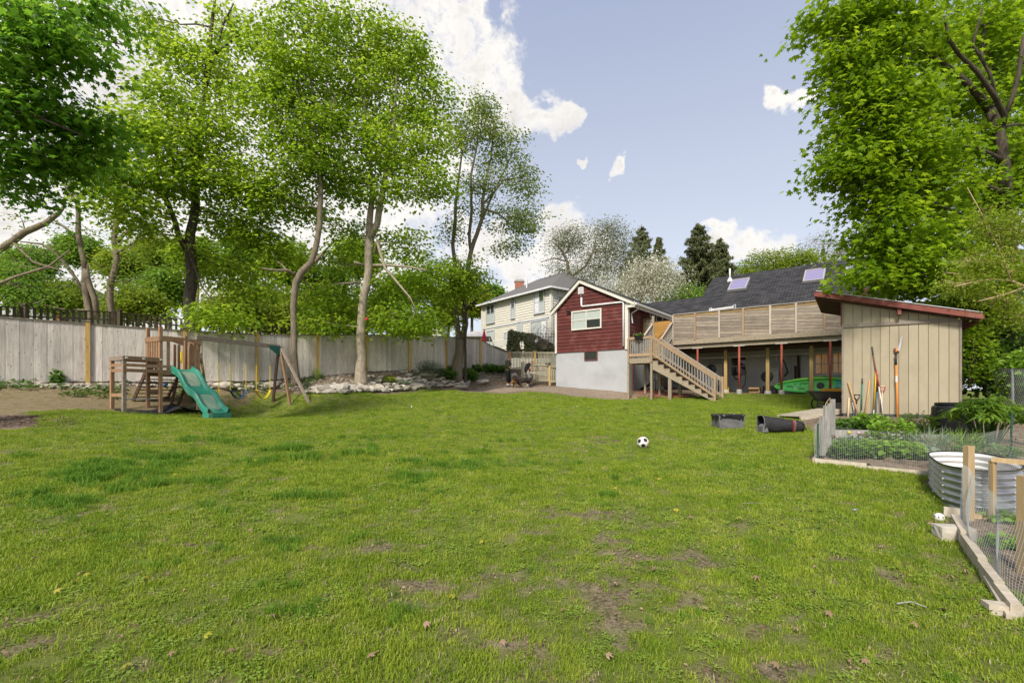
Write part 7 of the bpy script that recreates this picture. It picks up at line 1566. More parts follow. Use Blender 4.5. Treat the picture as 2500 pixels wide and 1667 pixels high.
    for (x0, y0, x1, y1, lab) in ((1942, 893, 1942, 927, 'short dark plank leaning on the wall behind the kayak'), (1948.5, 868, 1951, 926, 'tall dark plank leaning on the wall behind the kayak')):
        a = px_at(x0, y0, 6.0); b = px_at(x1, y1 + 14, 5.85); t = thing('plank', lab, 'plank', V3((b.x, b.y, gz(b.x, b.y)))); bar('board', t, 'play_dark', V3((b.x, b.y, gz(b.x, b.y) + .02)), a, .11, .03, Vd)
    p = px_at(1778, 955, 2.75); g = gz(p.x, p.y); m = MB(); m.tube([V3((p.x, p.y, g)), V3((p.x, p.y, g + .28))], .025, 6); build('stake', m, 'tool_yellow', None, False, 'small bright yellow stake at the foot of a wooden deck post', 'stake', loc=V3((p.x, p.y, g)))
    # black planter on the landing rail
    p = hv(1560, 818, -1.0); c = H(p[0], -1.0, DZL + 1.0); t = thing('flower_planter', 'black planter with small flowers on the corner railing of the stair landing', 'planter', c - UP * .16)
    m = MB(); m.hexa([c + U * (s * .13) + Vd * (w * .08) - UP * .16 for s, w in ((-1, -1), (1, -1), (1, 1), (-1, 1))] + [c + U * (s * .21) + Vd * (w * .12) + UP * .06 for s, w in ((-1, -1), (1, -1), (1, 1), (-1, 1))]); m.beam(c - U * .22 + UP * .07 - Vd * .12, c + U * .22 + UP * .07 - Vd * .12, .03, .04); m.beam(c - U * .22 + UP * .07 + Vd * .12, c + U * .22 + UP * .07 + Vd * .12, .03, .04); build('pot', m, 'black_plastic', t)
    pos = np.array(c + UP * .1)[None] + rng.normal(0, 1, (140, 3)) * np.array([.10, .06, .04]); leaves('foliage', pos, .06, 'leaf_bright', 'broad', -.2, .9, parent=t); pos = pos[:14] + np.array([0, 0, .07]); leaves('blooms', pos, .05, 'leaf_lilac', 'petal', 0, 1, parent=t)
    # folded white rack on the deck parapet
    a = P(1734, 757, 25.5); b = P(1792, 749.5, 24.6); t = thing('folded_awning', 'white folded bar with two brackets above the deck screen', 'awning', (a + b) / 2)
    m = MB(); m.beam(a, b, .12, .09); build('cassette', m, 'white_metal', t)
    for p in (a, b):
        m = MB(); d = (b - a).normalized() * .05; m.tube([p - d - UP * .20, p - d + UP * .09, p + d * .5 + UP * .12, p + d * 1.6 + UP * .09, p + d * 1.6 - UP * .20], .018, 5); build('bracket', m, 'white_metal', t)
    # chimney bit behind shed roof
    q = P(2108, 724, 20); t = thing('brick_chimney', 'short brick chimney top just above the shed roof', 'chimney', q - UP * .5); m = MB(); m.box(q - UP * .15, .32, .3, .8); build('stack', m, 'brick_red', t); m = MB(); m.box(q + UP * .27, .22, .2, .1); build('cap', m, 'brick_red', t)
under_deck()

# ================================================================== lawn things
def lathe_ball(name, c, r, material, patches=None):
    pass
def lawn_things():
    # soccer ball
    c = gp(1570, 1094) ; c = V3((c.x, c.y, c.z + .115)); bm = bmesh.new(); bmesh.ops.create_icosphere(bm, subdivisions=4, radius=.115); v = [x.co.copy() for x in bm.verts]; f = [tuple(a.index for a in q.verts) for q in bm.faces]; bm.free()
    t = thing('soccer_ball', 'white soccer ball with dark and pink patches on the lawn', 'ball', c - UP * .115)
    phi = (1 + 5 ** .5) / 2; ic = [V3(p).normalized() for p in [(0, a, b * phi) for a in (-1, 1) for b in (-1, 1)] + [(a, b * phi, 0) for a in (-1, 1) for b in (-1, 1)] + [(b * phi, 0, a) for a in (-1, 1) for b in (-1, 1)]]
    Rm = Matrix.Rotation(.5, 3, 'X') @ Matrix.Rotation(.35, 3, 'Z'); ic = [Rm @ p for p in ic]
    groups = {'ball_white': [], 'black_plastic': [], 'flower_pink': []}
    for q in f:
        m_ = (v[q[0]] + v[q[1]] + v[q[2]]).normalized(); d = sorted(((m_ - p).length, i) for i, p in enumerate(ic))
        groups['black_plastic' if d[0][0] < .34 and d[0][1] % 3 else 'flower_pink' if d[0][0] < .38 else 'ball_white'].append(q)
    for k, fs in groups.items():
        m = MB(); m.v = [c + x * (1 if k == 'ball_white' else 1.004) for x in v]; m.f = fs; build('panel' if k != 'ball_white' else 'shell', m, k, t, True)
    # lidless bin lined with a black bag
    a = gp(1777, 1045); g = a.z; w = .62 * .98; t = thing('lined_bin', 'grey fabric bin lined with a crumpled black plastic bag, left of the other sack', 'bin', a)
    m = MB(); m.hexa([a + V3((sx * .30, sy * .22, 0)) for sx, sy in ((-1, -1), (1, -1), (1, 1), (-1, 1))] + [a + V3((sx * .33, sy * .24, .33)) for sx, sy in ((-1, -1), (1, -1), (1, 1), (-1, 1))]); build('bin', m, 'grey_fabric', t)
    m = MB(); n = 46; v = []; f = []
    for k in range(n):
        an = 2 * math.pi * k / n; ex = V3((math.copysign(abs(math.cos(an)) ** .4, math.cos(an)) * .335, math.copysign(abs(math.sin(an)) ** .4, math.sin(an)) * .25, 0)); r = 1 + .05 * mn.noise(V3((k * .9, 3, 1))); dn = .06 + .09 * abs(mn.noise(V3((k * .35, 7, 1)))) * 2
        v += [a + ex * .9 + UP * .24, a + ex * (1 + .03 * math.sin(k * 1.9)) + UP * (.36 + .03 * mn.noise(V3((k * .7, 1, 1)))), a + ex * (1.08 + .04 * math.sin(k * 2.3)) + UP * (.34 + .02 * math.sin(k * 1.3)), a + ex * 1.05 + UP * (.34 - dn)]
    for k in range(n):
        k2 = (k + 1) % n
        for j in range(3): f.append((k * 4 + j, k2 * 4 + j, k2 * 4 + j + 1, k * 4 + j + 1))
    f.append(tuple(k * 4 for k in range(n))); m.add(v, f); build('bag_liner', m, 'black_plastic', t)
    # collapsed sack lying on its side
    a = gp(1905, 1055); t = thing('collapsed_sack', 'large black fabric sack with red straps lying flat on its side in the grass', 'sack', a)
    n = 26; m = MB(); v = []; f = []; nr = 14; d = V3((.97, -.12, 0)).normalized(); e = V3((.12, .97, 0)).normalized()
    for k in range(n + 1):
        q = k / n; for_r = 1 - .22 * q ** 2
        for j in range(nr):
            an = 2 * math.pi * j / nr; yy = math.copysign(abs(math.cos(an)) ** .7, math.cos(an)) * .24; zz = .19 + math.copysign(abs(math.sin(an)) ** .7, math.sin(an)) * .19 * (1.12 - .45 * q) - .05 * q
            nz = .022 * mn.noise(V3((q * 5, math.cos(an) * 1.6, math.sin(an) * 1.6 + 4))); v.append(a + d * (-.44 + q * .9) + e * (yy * for_r + nz) + UP * max(.0, zz + nz))
    for k in range(n):
        for j in range(nr): f.append((k * nr + j, k * nr + (j + 1) % nr, (k + 1) * nr + (j + 1) % nr, (k + 1) * nr + j))
    f.append(tuple(n * nr + j for j in range(nr))); m.add(v, f); build('sack_body', m, 'black_fabric', t, True)
    m = MB(); m.tube([v[j] for j in list(range(nr)) + [0]], .010, 5); build('rim_piping', m, 'grey_fabric', t)
    m = MB(); m.prism([a - d * .47 - e * .20 + UP * .01, a - d * .36 - e * .26 + UP * .02, a - d * .40 - e * .22 + UP * .20, a - d * .46 - e * .2 + UP * .14], e * .3); build('flap', m, 'grey_fabric', t, label='lighter grey folded flap')
    for k0, mt in ((19, 'tool_red'), (20, 'grey_fabric')): m = MB(); m.tube([v[k0 * nr + j] * 1.0 + V3((0, -.006, .004)) for j in range(5, 14)], .016, 5); build('strap', m, mt, t)
    m = MB(); m.tube([a + d * .40 + UP * .24, a + d * .52 + UP * .20, a + d * .56 - e * .05 + UP * .05], .014, 5); m.tube([a + d * .36 - e * .15 + UP * .26, a + d * .45 - e * .2 + UP * .2, a + d * .42 - e * .22 + UP * .1], .012, 5); build('handle', m, 'black_fabric', t)
    # wiffle ball, stone, tube, twigs
    c = gp(2293, 1273); c = V3((c.x, c.y, c.z + .042)); bm = bmesh.new(); bmesh.ops.create_icosphere(bm, subdivisions=3, radius=.046); t = thing('wiffle_ball', 'white perforated plastic ball in the grass beside the concrete block', 'ball', c - UP * .042); m = MB(); m.add([c + x.co for x in bm.verts], [tuple(a.index for a in q.verts) for q in bm.faces]); bm.free(); build('shell', m, 'ball_white', t, True)
    for k in range(8): an = k / 8 * 6.28; m = MB(); q = V3((math.cos(an), math.sin(an), .05)).normalized(); up = V3((q.x * .6, q.y * .6, .75)).normalized(); m.tube([c + q * .0465, c + (q + up).normalized() * .0468], .0045, 6); build('slot', m, 'black_plastic', t)
    a = gp(2320, 1318); m = MB(); bm = bmesh.new(); bmesh.ops.create_cube(bm, size=1); bmesh.ops.subdivide_edges(bm, edges=bm.edges[:], cuts=5, use_grid_fill=True)
    R = Matrix.Rotation(-.25, 3, 'Z'); vv = []
    for x in bm.verts:
        q = V3(x.co); r = q.normalized() * .62; q = q.lerp(r, .12); nz = mn.noise(q * 4) * .05; q *= 1 + nz; vv.append(a + R @ V3((q.x * .27, q.y * .17, q.z * .15)) + UP * .05 + V3((.03, 0, 0)))
    m.add(vv, [tuple(k.index for k in q.verts) for q in bm.faces]); bm.free(); build('concrete_block', m, 'stone_pale', None, False, 'rough pale concrete block lying against the near timber edging', 'stone', loc=a)
    a = gp(2079, 1248); b = gp(2100, 1250); m = MB(); m.tube([a + UP * .015, b + UP * .018], .012, 8); build('tube', m, 'steel', None, True, 'short pale grey tube lying in the grass', 'tube', loc=a)
    for (pts, lab) in (([(672, 1200), (685, 1208), (700, 1213), (722, 1210)], 'bent pale twig in the lawn left of centre'), ([(2190, 1480), (2225, 1478), (2262, 1490)], 'thin curved twig in the grass before the near timber edging'), ([(1812, 1233), (1838, 1232), (1862, 1234)], 'thin straight twig in the lawn below the two black sacks')):
        q = [gp(*x) + UP * .02 for x in pts]; m = MB(); m.tube(q, [.006, .005, .004, .003][:len(q)], 5); build('twig', m, 'old_grey_wood', None, False, lab, 'twig', loc=q[0])
    a = gp(1050, 1000); m = MB(); m.lathe(gp(1005, 995) + UP * .03, [(.001, -.03), (.035, 0), (.001, .035)], 8); build('small_ball', m, 'ball_white', None, True, 'tiny white ball in the grass near the stone bed', 'ball', loc=gp(1005, 995))
    # fallen leaves one can pick out
    shapes = {}
    for kk, mt in (('y', 'leaf_fallen'), ('b', 'leaf_brown')):
        T_, FF = leaf_template('maple'); vv = T_.copy(); vv[:, 2] *= 3.2 if kk == 'b' else 1.5; vv[:, 2] += .12
        for k in range(3):
            me = np_mesh('fallen_leaf', vv * np.array([1, 1, .7 + .5 * k]) , FF, mt, np.clip(rng.uniform(0, 1) * np.ones(len(FF)), 0, 1)); shapes[(kk, k)] = me
    P_y = [(290, 1130), (468, 1335), (130, 1460), (188, 1425), (205, 1418), (320, 1640), (500, 1575), (1110, 1475), (1130, 1135), (975, 1165), (1010, 1180), (925, 1160), (1080, 1235), (790, 1085), (1760, 1345), (1612, 1175), (1640, 1190), (1755, 1205), (1810, 1230), (1945, 1225), (1985, 1365), (2055, 1205), (1908, 1285), (1800, 1275), (1735, 1275), (2010, 1255), (1650, 1250), (1600, 1150), (1700, 1165), (1660, 1170), (60, 1120), (240, 1195), (30, 1240), (1290, 1160), (1400, 1110), (1500, 1200), (620, 1130), (545, 1185), (430, 1165), (860, 1250), (2380, 1318), (600, 1030), (1180, 1330), (1100, 1090), (1340, 1240), (350, 1420), (5, 1180)]
    P_b = [(180, 1207), (230, 1290), (555, 1205), (85, 1372), (200, 1410), (1045, 1535), (420, 1605), (570, 1600), (730, 1580), (905, 1620), (1480, 1620), (2120, 1625), (2148, 1345), (1990, 1395), (2020, 1505), (1815, 1390), (1840, 1420), (1690, 1270), (2266, 1285), (2255, 1208), (2350, 1405), (2320, 1420), (2145, 1155), (1990, 1455), (1370, 1500), (1225, 1590), (1950, 1550), (1900, 1640), (660, 1520), (330, 1540), (790, 1440), (1510, 1440), (1600, 1400), (1720, 1500), (2230, 1540), (2300, 1500), (610, 1300), (475, 1275)]
    for kk, lst, lab, grp, s0 in (('y', P_y, 'yellow-green leaf fallen on the lawn', 'yellow leaves fallen on the lawn', .058), ('b', P_b, 'dry brown curled leaf fallen on the lawn', 'dry brown leaves fallen on the lawn', .045)):
        for (px, py) in lst:
            if py > 1660: continue
            p = gp(px, py); o = bpy.data.objects.new('fallen_leaf', shapes[(kk, rnd.randrange(3))]); C.objects.link(o); s = s0 * rnd.uniform(.75, 1.3); o.location = p + UP * .03; o.rotation_euler = (rnd.uniform(-.5, .5), rnd.uniform(-.4, .4), rnd.uniform(0, 6.28)); o.scale = (s, s, s); setp(o, label=lab, category='leaf', group=grp)
    n = 26000; x = rng.uniform(-9, 6, n); y = rng.uniform(2.0, 14, n); k = rng.uniform(0, 1, n) < .05 + .75 * (lawn_density(x, y) < .75) * inpoly(x, y, LP); x, y = x[k], y[k]; z = gz_np(x, y) + (fbm(x, y, 1.1, 2, 3) - .5) * .05 + .015
    o = leaves('leaf_litter', np.stack([x, y, z], 1), .026, 'leaf_brown', 'kite', 0, .8, base=(0, 6, -1.3)); o['kind'] = 'stuff'; o['label'] = 'scraps of dry leaf scattered through the lawn'
lawn_things()

# ================================================================== cart, ramp, tools, bin by the shed
def shed_things():
    Rm = Matrix((US, VS, UP)).transposed()
    # cart
    Y = 15.2; c = P(2012, 986, Y); g = gz(c.x, c.y); t = thing('garden_cart', 'black plastic yard cart with a spoked wheel parked beside the shed', 'cart', V3((c.x, c.y, g)))
    d = V3((.93, -.36, 0)).normalized(); s = V3((.36, .93, 0)).normalized(); top = P(2012, 957, Y).z; O_ = V3((c.x, c.y, 0)); 
    def K(a, b, z): return O_ + d * a + s * b + UP * z
    m = MB(); rim = [K(-.36, -.05, top + .03), K(1.15, -.05, top - .03), K(1.15, .65, top - .03), K(-.36, .65, top + .03)]; bot = [K(-.12, .03, top - .28), K(1.0, .03, top - .38), K(1.0, .57, top - .38), K(-.12, .57, top - .28)]
    m.add(rim + bot, [(0, 4, 5, 1), (1, 5, 6, 2), (2, 6, 7, 3), (3, 7, 4, 0), (4, 7, 6, 5)]); build('tray', m, 'cart_tray', t)
    m = MB(); [m.beam(rim[i], rim[(i + 1) % 4], .05, .035) for i in range(4)]; build('tray_rim', m, 'cart_tray', t)
    wz = P(2012, 986, Y).z; r = .205; wc = K(.0, -.10, wz)
    m = MB(); m.tube([wc + d * math.cos(x) * r + UP * math.sin(x) * r for x in np.linspace(0, 2 * math.pi, 29)], .022, 6, False); w_ = build('wheel', m, 'rubber', t, True)
    for k in range(5): x = k * 2 * math.pi / 5 + .5; m = MB(); m.beam(wc, wc + d * math.cos(x) * r + UP * math.sin(x) * r, .03, .02); build('spoke', m, 'black_plastic', w_)
    m = MB(); m.lathe(wc, [(.001, -.05), (.035, -.05), (.035, .05), (.001, .05)], 10, s); build('hub', m, 'black_plastic', w_)
    m = MB(); wc2 = K(0, .75, wz); m.tube([wc2 + d * math.cos(x) * r + UP * math.sin(x) * r for x in np.linspace(0, 2 * math.pi, 29)], .022, 6, False); m.tube([wc, wc2], .015, 6); build('wheel', m, 'rubber', t, True)
    m = MB(); m.beam(K(.85, .1, top - .38), K(.9, .1, g), .04, .04); build('leg', m, 'black_plastic', t); m = MB(); m.box(K(.55, -.025, top - .13), .20, .012, .07, Matrix((d, s, UP)).transposed()); build('sticker', m, 'white_paint', t)
    m = MB(); m.box(K(.22, .15, top + .06), .50, .26, .10, Matrix((d, s, UP)).transposed()); build('foam_block', m, 'orange_foam', None, False, 'orange foam block lying on the black yard cart', 'block', loc=K(.22, .15, top))
    # ramp
    a = P(1955, 1020, 12.9); b = P(2062, 1010, 13.3); a.z = gz(a.x, a.y) + .10; b.z = gz(b.x, b.y) + .17; t = thing('wooden_ramp', 'low ramp of weathered boards leading to the shed door side', 'ramp', a); e = (b - a).normalized(); w = V3((-e.y, e.x, 0)).normalized() * .8; n = 9
    for k in range(n): p = a.lerp(b, (k + .5) / n); piece('board', t, 'edge_plank', p + w * .5 + UP * rnd.uniform(-.004, .004), e * ((b - a).length / n - .01), w, UP * .03)
    for q in (0.02, .95): bar('bearer', t, 'edge_plank', a + w * q - UP * .06, b + w * q - UP * .06, .04, .10)
    for k in range(3): p = a + e * .3 + w * .5 + V3((.3 * k, 0, -.16)); m = MB(); m.box(p, .18, .3, .08); build('brick_pad', m, 'brick_red', t)
    # tools against the wall
    def wp(px, py, v): a = sv(px, py, v); return S(a[0], v, a[1])
    def tool(name, label, cat, segs, extra=None, v0=-.04, v1=-.16):
        """segs: [(px,py) top .. bottom, radius, material, part name]"""
        allp = [q for s_ in segs for q in s_[0]]; ys = [q[1] for q in allp]; y0, y1 = min(ys), max(ys)
        def pt(px, py): q = (py - y0) / (y1 - y0); return wp(px, py, v0 + (v1 - v0) * q)
        b = pt(*max(allp, key=lambda q: q[1])); t = thing(name, label, cat, b, 'tools leaning on the shed wall')
        for pts, r, mt, nm in segs: m = MB(); m.tube([pt(*q) for q in pts], r, 8); build(nm, m, mt, t, True)
        if extra: extra(t, pt)
    tool('wooden_stake', 'short thick pale wooden stake, leftmost of the tools on the shed wall', 'stake', [([(2072.7, 971), (2070, 1025)], .024, 'handle_pale', 'shaft')])
    tool('bent_rod', 'thin bent grey rod leaning between the pale stake and the crossed handle', 'rod', [([(2077.8, 976.6), (2082, 988), (2084.5, 1000), (2084.6, 1022)], .012, 'steel', 'shaft')])
    tool('hoe', 'long tan handle leaning steeply from left to right across the black-gripped shovel', 'tool', [([(2070.6, 932.5), (2085, 978), (2100, 1024)], .018, 'handle_wood', 'shaft')], v0=-.05, v1=-.22)
    def dgrip(cx_, y0, w, mt, mt2, yb):
        def f(t, pt):
            m = MB(); m.tube([pt(cx_ - w, y0), pt(cx_ + w, y0)], .015, 8); build('grip', m, mt2, t, True); m = MB(); m.tube([pt(cx_ - w, y0), pt(cx_ - w * .8, (y0 + yb) / 2), pt(cx_, yb)], .012, 6); m.tube([pt(cx_ + w, y0), pt(cx_ + w * .8, (y0 + yb) / 2), pt(cx_, yb)], .012, 6); build('yoke', m, mt, t, True)
        return f
    tool('shovel', 'shovel with black D-shaped grip behind the leaning tan handle', 'shovel', [([(2091.5, 976), (2091, 985)], .018, 'black_plastic', 'socket'), ([(2091, 984), (2090, 1022)], .013, 'steel', 'shaft')], dgrip(2092, 963.5, 7, 'black_plastic', 'black_plastic', 977))
    tool('rake', 'upright green handle with dark grip, third long handle from the left', 'rake', [([(2105.3, 923), (2105.1, 937)], .017, 'shed_base', 'grip'), ([(2105.1, 937), (2103.5, 1001)], .015, 'tool_green', 'shaft'), ([(2103.5, 1001), (2102.6, 1024)], .013, 'steel', 'ferrule')])
    tool('garden_fork', 'tan wooden handle leaning right, just right of the green handle', 'tool', [([(2123.3, 929), (2117, 975), (2110, 1021)], .018, 'handle_wood', 'shaft')])
    tool('pole', 'bright yellow pole with white lower end, left of the blue pole', 'pole', [([(2138.5, 905), (2137, 940), (2133.5, 1000)], .017, 'tool_yellow', 'shaft'), ([(2133.5, 1000), (2132, 1026)], .012, 'white_metal', 'ferrule')], v0=-.05, v1=-.15)
    tool('pole', 'dark blue pole between the yellow pole and the white stick', 'pole', [([(2142.2, 914), (2141, 957)], .015, 'black_plastic', 'grip'), ([(2141, 957), (2136.6, 1034)], .018, 'tool_blue', 'shaft')], v0=-.06, v1=-.20)
    tool('hedge_pruner', 'long rust-red pole with a dark top, tallest of the left group', 'pole', [([(2129.1, 846.3), (2132, 868)], .014, 'shed_base', 'grip'), ([(2132, 868), (2137.3, 897), (2138.4, 905)], .013, 'tool_rust', 'shaft'), ([(2138.4, 903), (2142.4, 925), (2146, 943)], .016, 'tool_red', 'lower_shaft')], v0=-.03, v1=-.10)
    tool('stick', 'thin white stick with a yellow tip crossing the red-handled spade', 'stick', [([(2145.5, 943), (2151, 975), (2156.5, 1018)], .011, 'white_metal', 'shaft'), ([(2156.5, 1018), (2158.8, 1029)], .018, 'tool_yellow', 'tip')], v0=-.10, v1=-.26)
    tool('spade', 'spade with red D-shaped grip and pale wooden shaft', 'spade', [([(2153.7, 957), (2153.2, 980), (2152.3, 1014)], .018, 'handle_pale', 'shaft')], lambda t, pt: (dgrip(2154.4, 943, 6.5, 'tool_red', 'handle_pale', 960)(t, pt), build('blade', MB().prism([pt(2147, 1012), pt(2155, 1012), pt(2154.5, 1030), pt(2148, 1030)], VS * .006), 'steel', t)))
    def saw(t, pt):
        p = [pt(2205, 819), pt(2202, 826), pt(2200, 838), pt(2197.5, 852), pt(2195, 858), pt(2191, 855), pt(2193.5, 846), pt(2197, 830), pt(2201.5, 821)]; m = MB(); m.prism(p, VS * -.006); build('saw_blade', m, 'steel', t)
        m = MB(); m.tube([pt(2184, 850), pt(2185, 858), pt(2188, 862)], [.02, .02, .012], 6); m.tube([pt(2183.8, 872), pt(2188, 868), pt(2191, 872)], .018, 6); build('pruner_hook', m, 'tool_rust', t); m = MB(); m.box((pt(2188.5, 925) + pt(2188.5, 925)) / 2 - VS * .022, .04, .012, .15, Rm); build('label', m, 'white_paint', t)
        m = MB(); m.tube([pt(2186, 892), pt(2190, 920), pt(2187.5, 950), pt(2192, 975), pt(2189.5, 1010)], .004, 4); build('cord', m, 'black_plastic', t)
    tool('pole_saw', 'orange pole saw with a curved steel blade, tallest tool on the shed wall', 'pole saw', [([(2189.5, 850), (2188, 860)], .022, 'orange', 'head'), ([(2188.5, 859), (2186.8, 880), (2187.5, 891)], .024, 'black_plastic', 'head_joint'), ([(2187.6, 891), (2190, 960), (2191.6, 1027)], .022, 'orange', 'shaft')], saw, v0=-.06, v1=-.2)
    # compost bin
    c = P(2322, 1045, 10.2); g = gz(c.x, c.y); c = V3((c.x, c.y, g)); t = thing('compost_bin', 'round black plastic compost bin at the right corner of the shed', 'bin', c); h = P(2325, 980, 10.2).z - g
    m = MB(); m.lathe(c, [(.36, 0), (.36, .1), (.34, .12), (.345, h * .45), (.355, h * .47), (.33, h * .5), (.32, h * .82), (.30, h * .86), (.27, h * .88)], 18); build('body', m, 'black_plastic', t, False); m = MB(); m.lathe(c, [(.26, h * .88), (.275, h * .90), (.275, h * .95), (.25, h * .97), (.245, h * .93), (.001, h * .93)], 18); build('lid', m, 'black_plastic', t)
    for k in range(6): an = k / 6 * 6.28; m = MB(); m.box(c + V3((math.cos(an) * .34, math.sin(an) * .34, h * .3)), .03, .03, h * .5, Matrix.Rotation(an, 3, 'Z')); build('rib', m, 'black_plastic', t)
shed_things()

# ================================================================== the vegetable bed
def wires(t, surf, nu, nv, ru, rv, name='mesh', mat_='wire', r=.0010, kind=None):
    """woven wire: surf(a, b) gives the point; nu wires one way, nv the other"""
    m = MB()
    for i in range(nu): a = i / (nu - 1); m.tube([surf(a, b) for b in np.linspace(0, 1, rv)], r, 3, False)
    for j in range(nv): b = j / (nv - 1); m.tube([surf(a, b) for a in np.linspace(0, 1, ru)], r, 3, False)
    o = build(name, m, mat_, t, kind='stuff'); return o
def garden():
    A = gp(1989, 1131); B = gp(2268, 1161); Cc = P(2420, 1125, 7.3); Dd = P(2560, 1110, 7.6); Cc.z = gz(Cc.x, Cc.y); Dd.z = gz(Dd.x, Dd.y)
    back = V3((6.7, 10.2, 0)); back.z = gz(back.x, back.y)
    t = thing('vegetable_bed', 'fenced vegetable bed edged with low boards in front of the shed', 'garden bed', A)
    mid = A.lerp(B, .48)
    bar('edge_board', t, 'edge_plank', A + UP * .02, mid + UP * .02, .04, .13); bar('edge_board', t, 'edge_plank', mid + V3((.02, .01, -.01)), B + UP * .0, .04, .12)
    bar('edge_board', t, 'edge_plank', A + V3((0, .02, .02)), back + UP * .02, .04, .12)
    # back timber and log end
    p, q = P(2040, 1058, 10.2), P(2246, 1061, 9.4); bar('back_timber', t, 'old_grey_wood', p, q, .16, .15)
    p, q = P(2240, 1062, 9.4), P(2300, 1066, 9.1); bar('back_timber', t, 'old_grey_wood', p, q, .12, .07)
    # soil
    xs = [A, B, Cc, Dd, V3((Dd.x, Dd.y + 4, 0)), S(1.5, -.3, 0), S(-.6, -.3, 0), back]; poly = [(p.x, p.y) for p in xs]; v = []; f = []; n = 46; idx = {}
    x0, x1, y0, y1 = min(p[0] for p in poly), max(p[0] for p in poly), min(p[1] for p in poly), max(p[1] for p in poly)
    gx, gy = np.meshgrid(np.linspace(x0, x1, n), np.linspace(y0, y1, n)); ins = inpoly(gx.ravel(), gy.ravel(), poly).reshape(n, n); zz = gz_np(gx.ravel(), gy.ravel()).reshape(n, n) + .05 + (fbm(gx.ravel(), gy.ravel(), 3, 70, 4).reshape(n, n) - .5) * .12
    m = MB(); 
    for i in range(n):
        for j in range(n):
            if ins[i, j]: idx[(i, j)] = len(v); v.append((gx[i, j], gy[i, j], zz[i, j]))
    for (i, j) in idx:
        if all(k in idx for k in ((i + 1, j), (i, j + 1), (i + 1, j + 1))): f.append((idx[(i, j)], idx[(i, j + 1)], idx[(i + 1, j + 1)], idx[(i + 1, j)]))
    m.add(v, f); o = build('soil', m, 'mulch', None, True, kind='structure', loc=A)
    # mesh fence
    def top(a):
        x = a
        return x
    rail = [A, B, Cc, Dd]; Ls = [0]
    for a, b in zip(rail, rail[1:]): Ls.append(Ls[-1] + (b - a).length)
    def along(s):
        s *= Ls[-1]; j = min(max(int(np.searchsorted(Ls, s) - 1), 0), 2); return rail[j].lerp(rail[j + 1], (s - Ls[j]) / (Ls[j + 1] - Ls[j]))
    def surf(a, b): p = along(a); h = .60 - .04 * math.sin(a * 3.1) ; return p + V3((.03 * math.sin(a * 23) * b, .05 * math.sin(a * 17 + b) * b, h * b + .02))
    wires(t, surf, 150, 26, 60, 4, 'wire_mesh')
    def surf2(a, b): p = A.lerp(back, a); return p + V3((0, 0, .6 * b + .02))
    wires(t, surf2, 60, 24, 5, 3, 'wire_mesh')
    for (px, y0_, y1_, Y, r) in ((1997, 1033, 1122, A.y, .014), (2029, 1004, 1070, A.y + 1.7, .012), (2471, 1008, 1116, 7.45, .014)):
        m = MB(); a, b = P(px, y0_, Y), P(px - 1 if px < 2400 else px - 5, y1_, Y); m.tube([V3((a.x, a.y, a.z)), V3((b.x, b.y, min(b.z, gz(b.x, b.y))))], r, 5); build('stake', m, 'wire_green', t)
        k = MB(); [k.box(a.lerp(b, q) + V3((0, -.012, 0)), .012, .012, .02) for q in np.linspace(.05, .9, 10)]; build('stake_studs', k, 'wire_green', t, kind='stuff')
    # grey corner posts
    t2 = thing('corner_posts', 'cluster of weathered grey boards and post at the near left corner of the bed', 'post', P(2020, 1105, A.y + .25))
    for (x0, x1, ya, yb, dy) in ((2002, 2014, 1015, 1112, .12), (2011, 2028, 990, 1104, .25), (2027, 2038, 974, 1060, .8), (2021, 2030, 984, 1000, .7)):
        Yp = A.y + dy; p = P((x0 + x1) / 2, (ya + yb) / 2, Yp); w = (x1 - x0) / F * Yp; h = (yb - ya) / F * Yp; piece('board', t2, 'old_grey_wood', p, V3((w, .02, 0)), V3((-.02 * .04 / max(w, .01), .04, 0)), V3((0, 0, h)))
    m = MB(); c = P(2022, 978, A.y + .5); m.tube([c + V3((-.08, 0, -.15)), c + V3((-.03, 0, -.03)), c + V3((.03, 0, .05)), c + V3((.05, 0, -.04)), c + V3((-.01, 0, -.14))], .008, 4); build('rope', m, 'twig_pale', t2)
    # logs
    a = P(2162, 1128, B.y + .75); b = P(2268, 1140, B.y + .35); m = MB(); n = 9; m.tube([a.lerp(b, k / n) + V3((0, 0, .012 * math.sin(k * 2))) for k in range(n + 1)], [.075 + .012 * math.sin(k * 1.7) for k in range(n + 1)], 9); build('log', m, 'log_bark', None, False, 'rough bark-covered log lying along the front of the vegetable bed', 'log', loc=a)
    a = P(2112, 1070, 9.6); m = MB(); m.lathe(a - UP * .08, [(.001, 0), (.12, 0), (.125, .15), (.11, .17), (.001, .17)], 12); build('log_round', m, 'log_bark', None, False, 'short cut log round in front of the grey timber', 'log', loc=a - UP * .08)
    # mound
    a = P(2187, 1045, 10.9); m = MB(); v = []; f = []; nr = 18
    a.z = gz(a.x, a.y)
    for i in range(7):
        for k in range(nr): r = i / 6; an = 2 * math.pi * k / nr; v.append(a + V3((math.cos(an) * r * .75, math.sin(an) * r * .5, .26 * math.cos(r * 1.57) ** 1.2 + .03 * mn.noise(V3((i, k * .8, 0))))))
    for i in range(6):
        for k in range(nr): f.append((i * nr + k, i * nr + (k + 1) % nr, (i + 1) * nr + (k + 1) % nr, (i + 1) * nr + k))
    m.add(v, f); build('soil_mound', m, 'mulch', None, True, 'heap of dry soil and clippings at the foot of the shed under the orange pole', 'soil heap', loc=a)
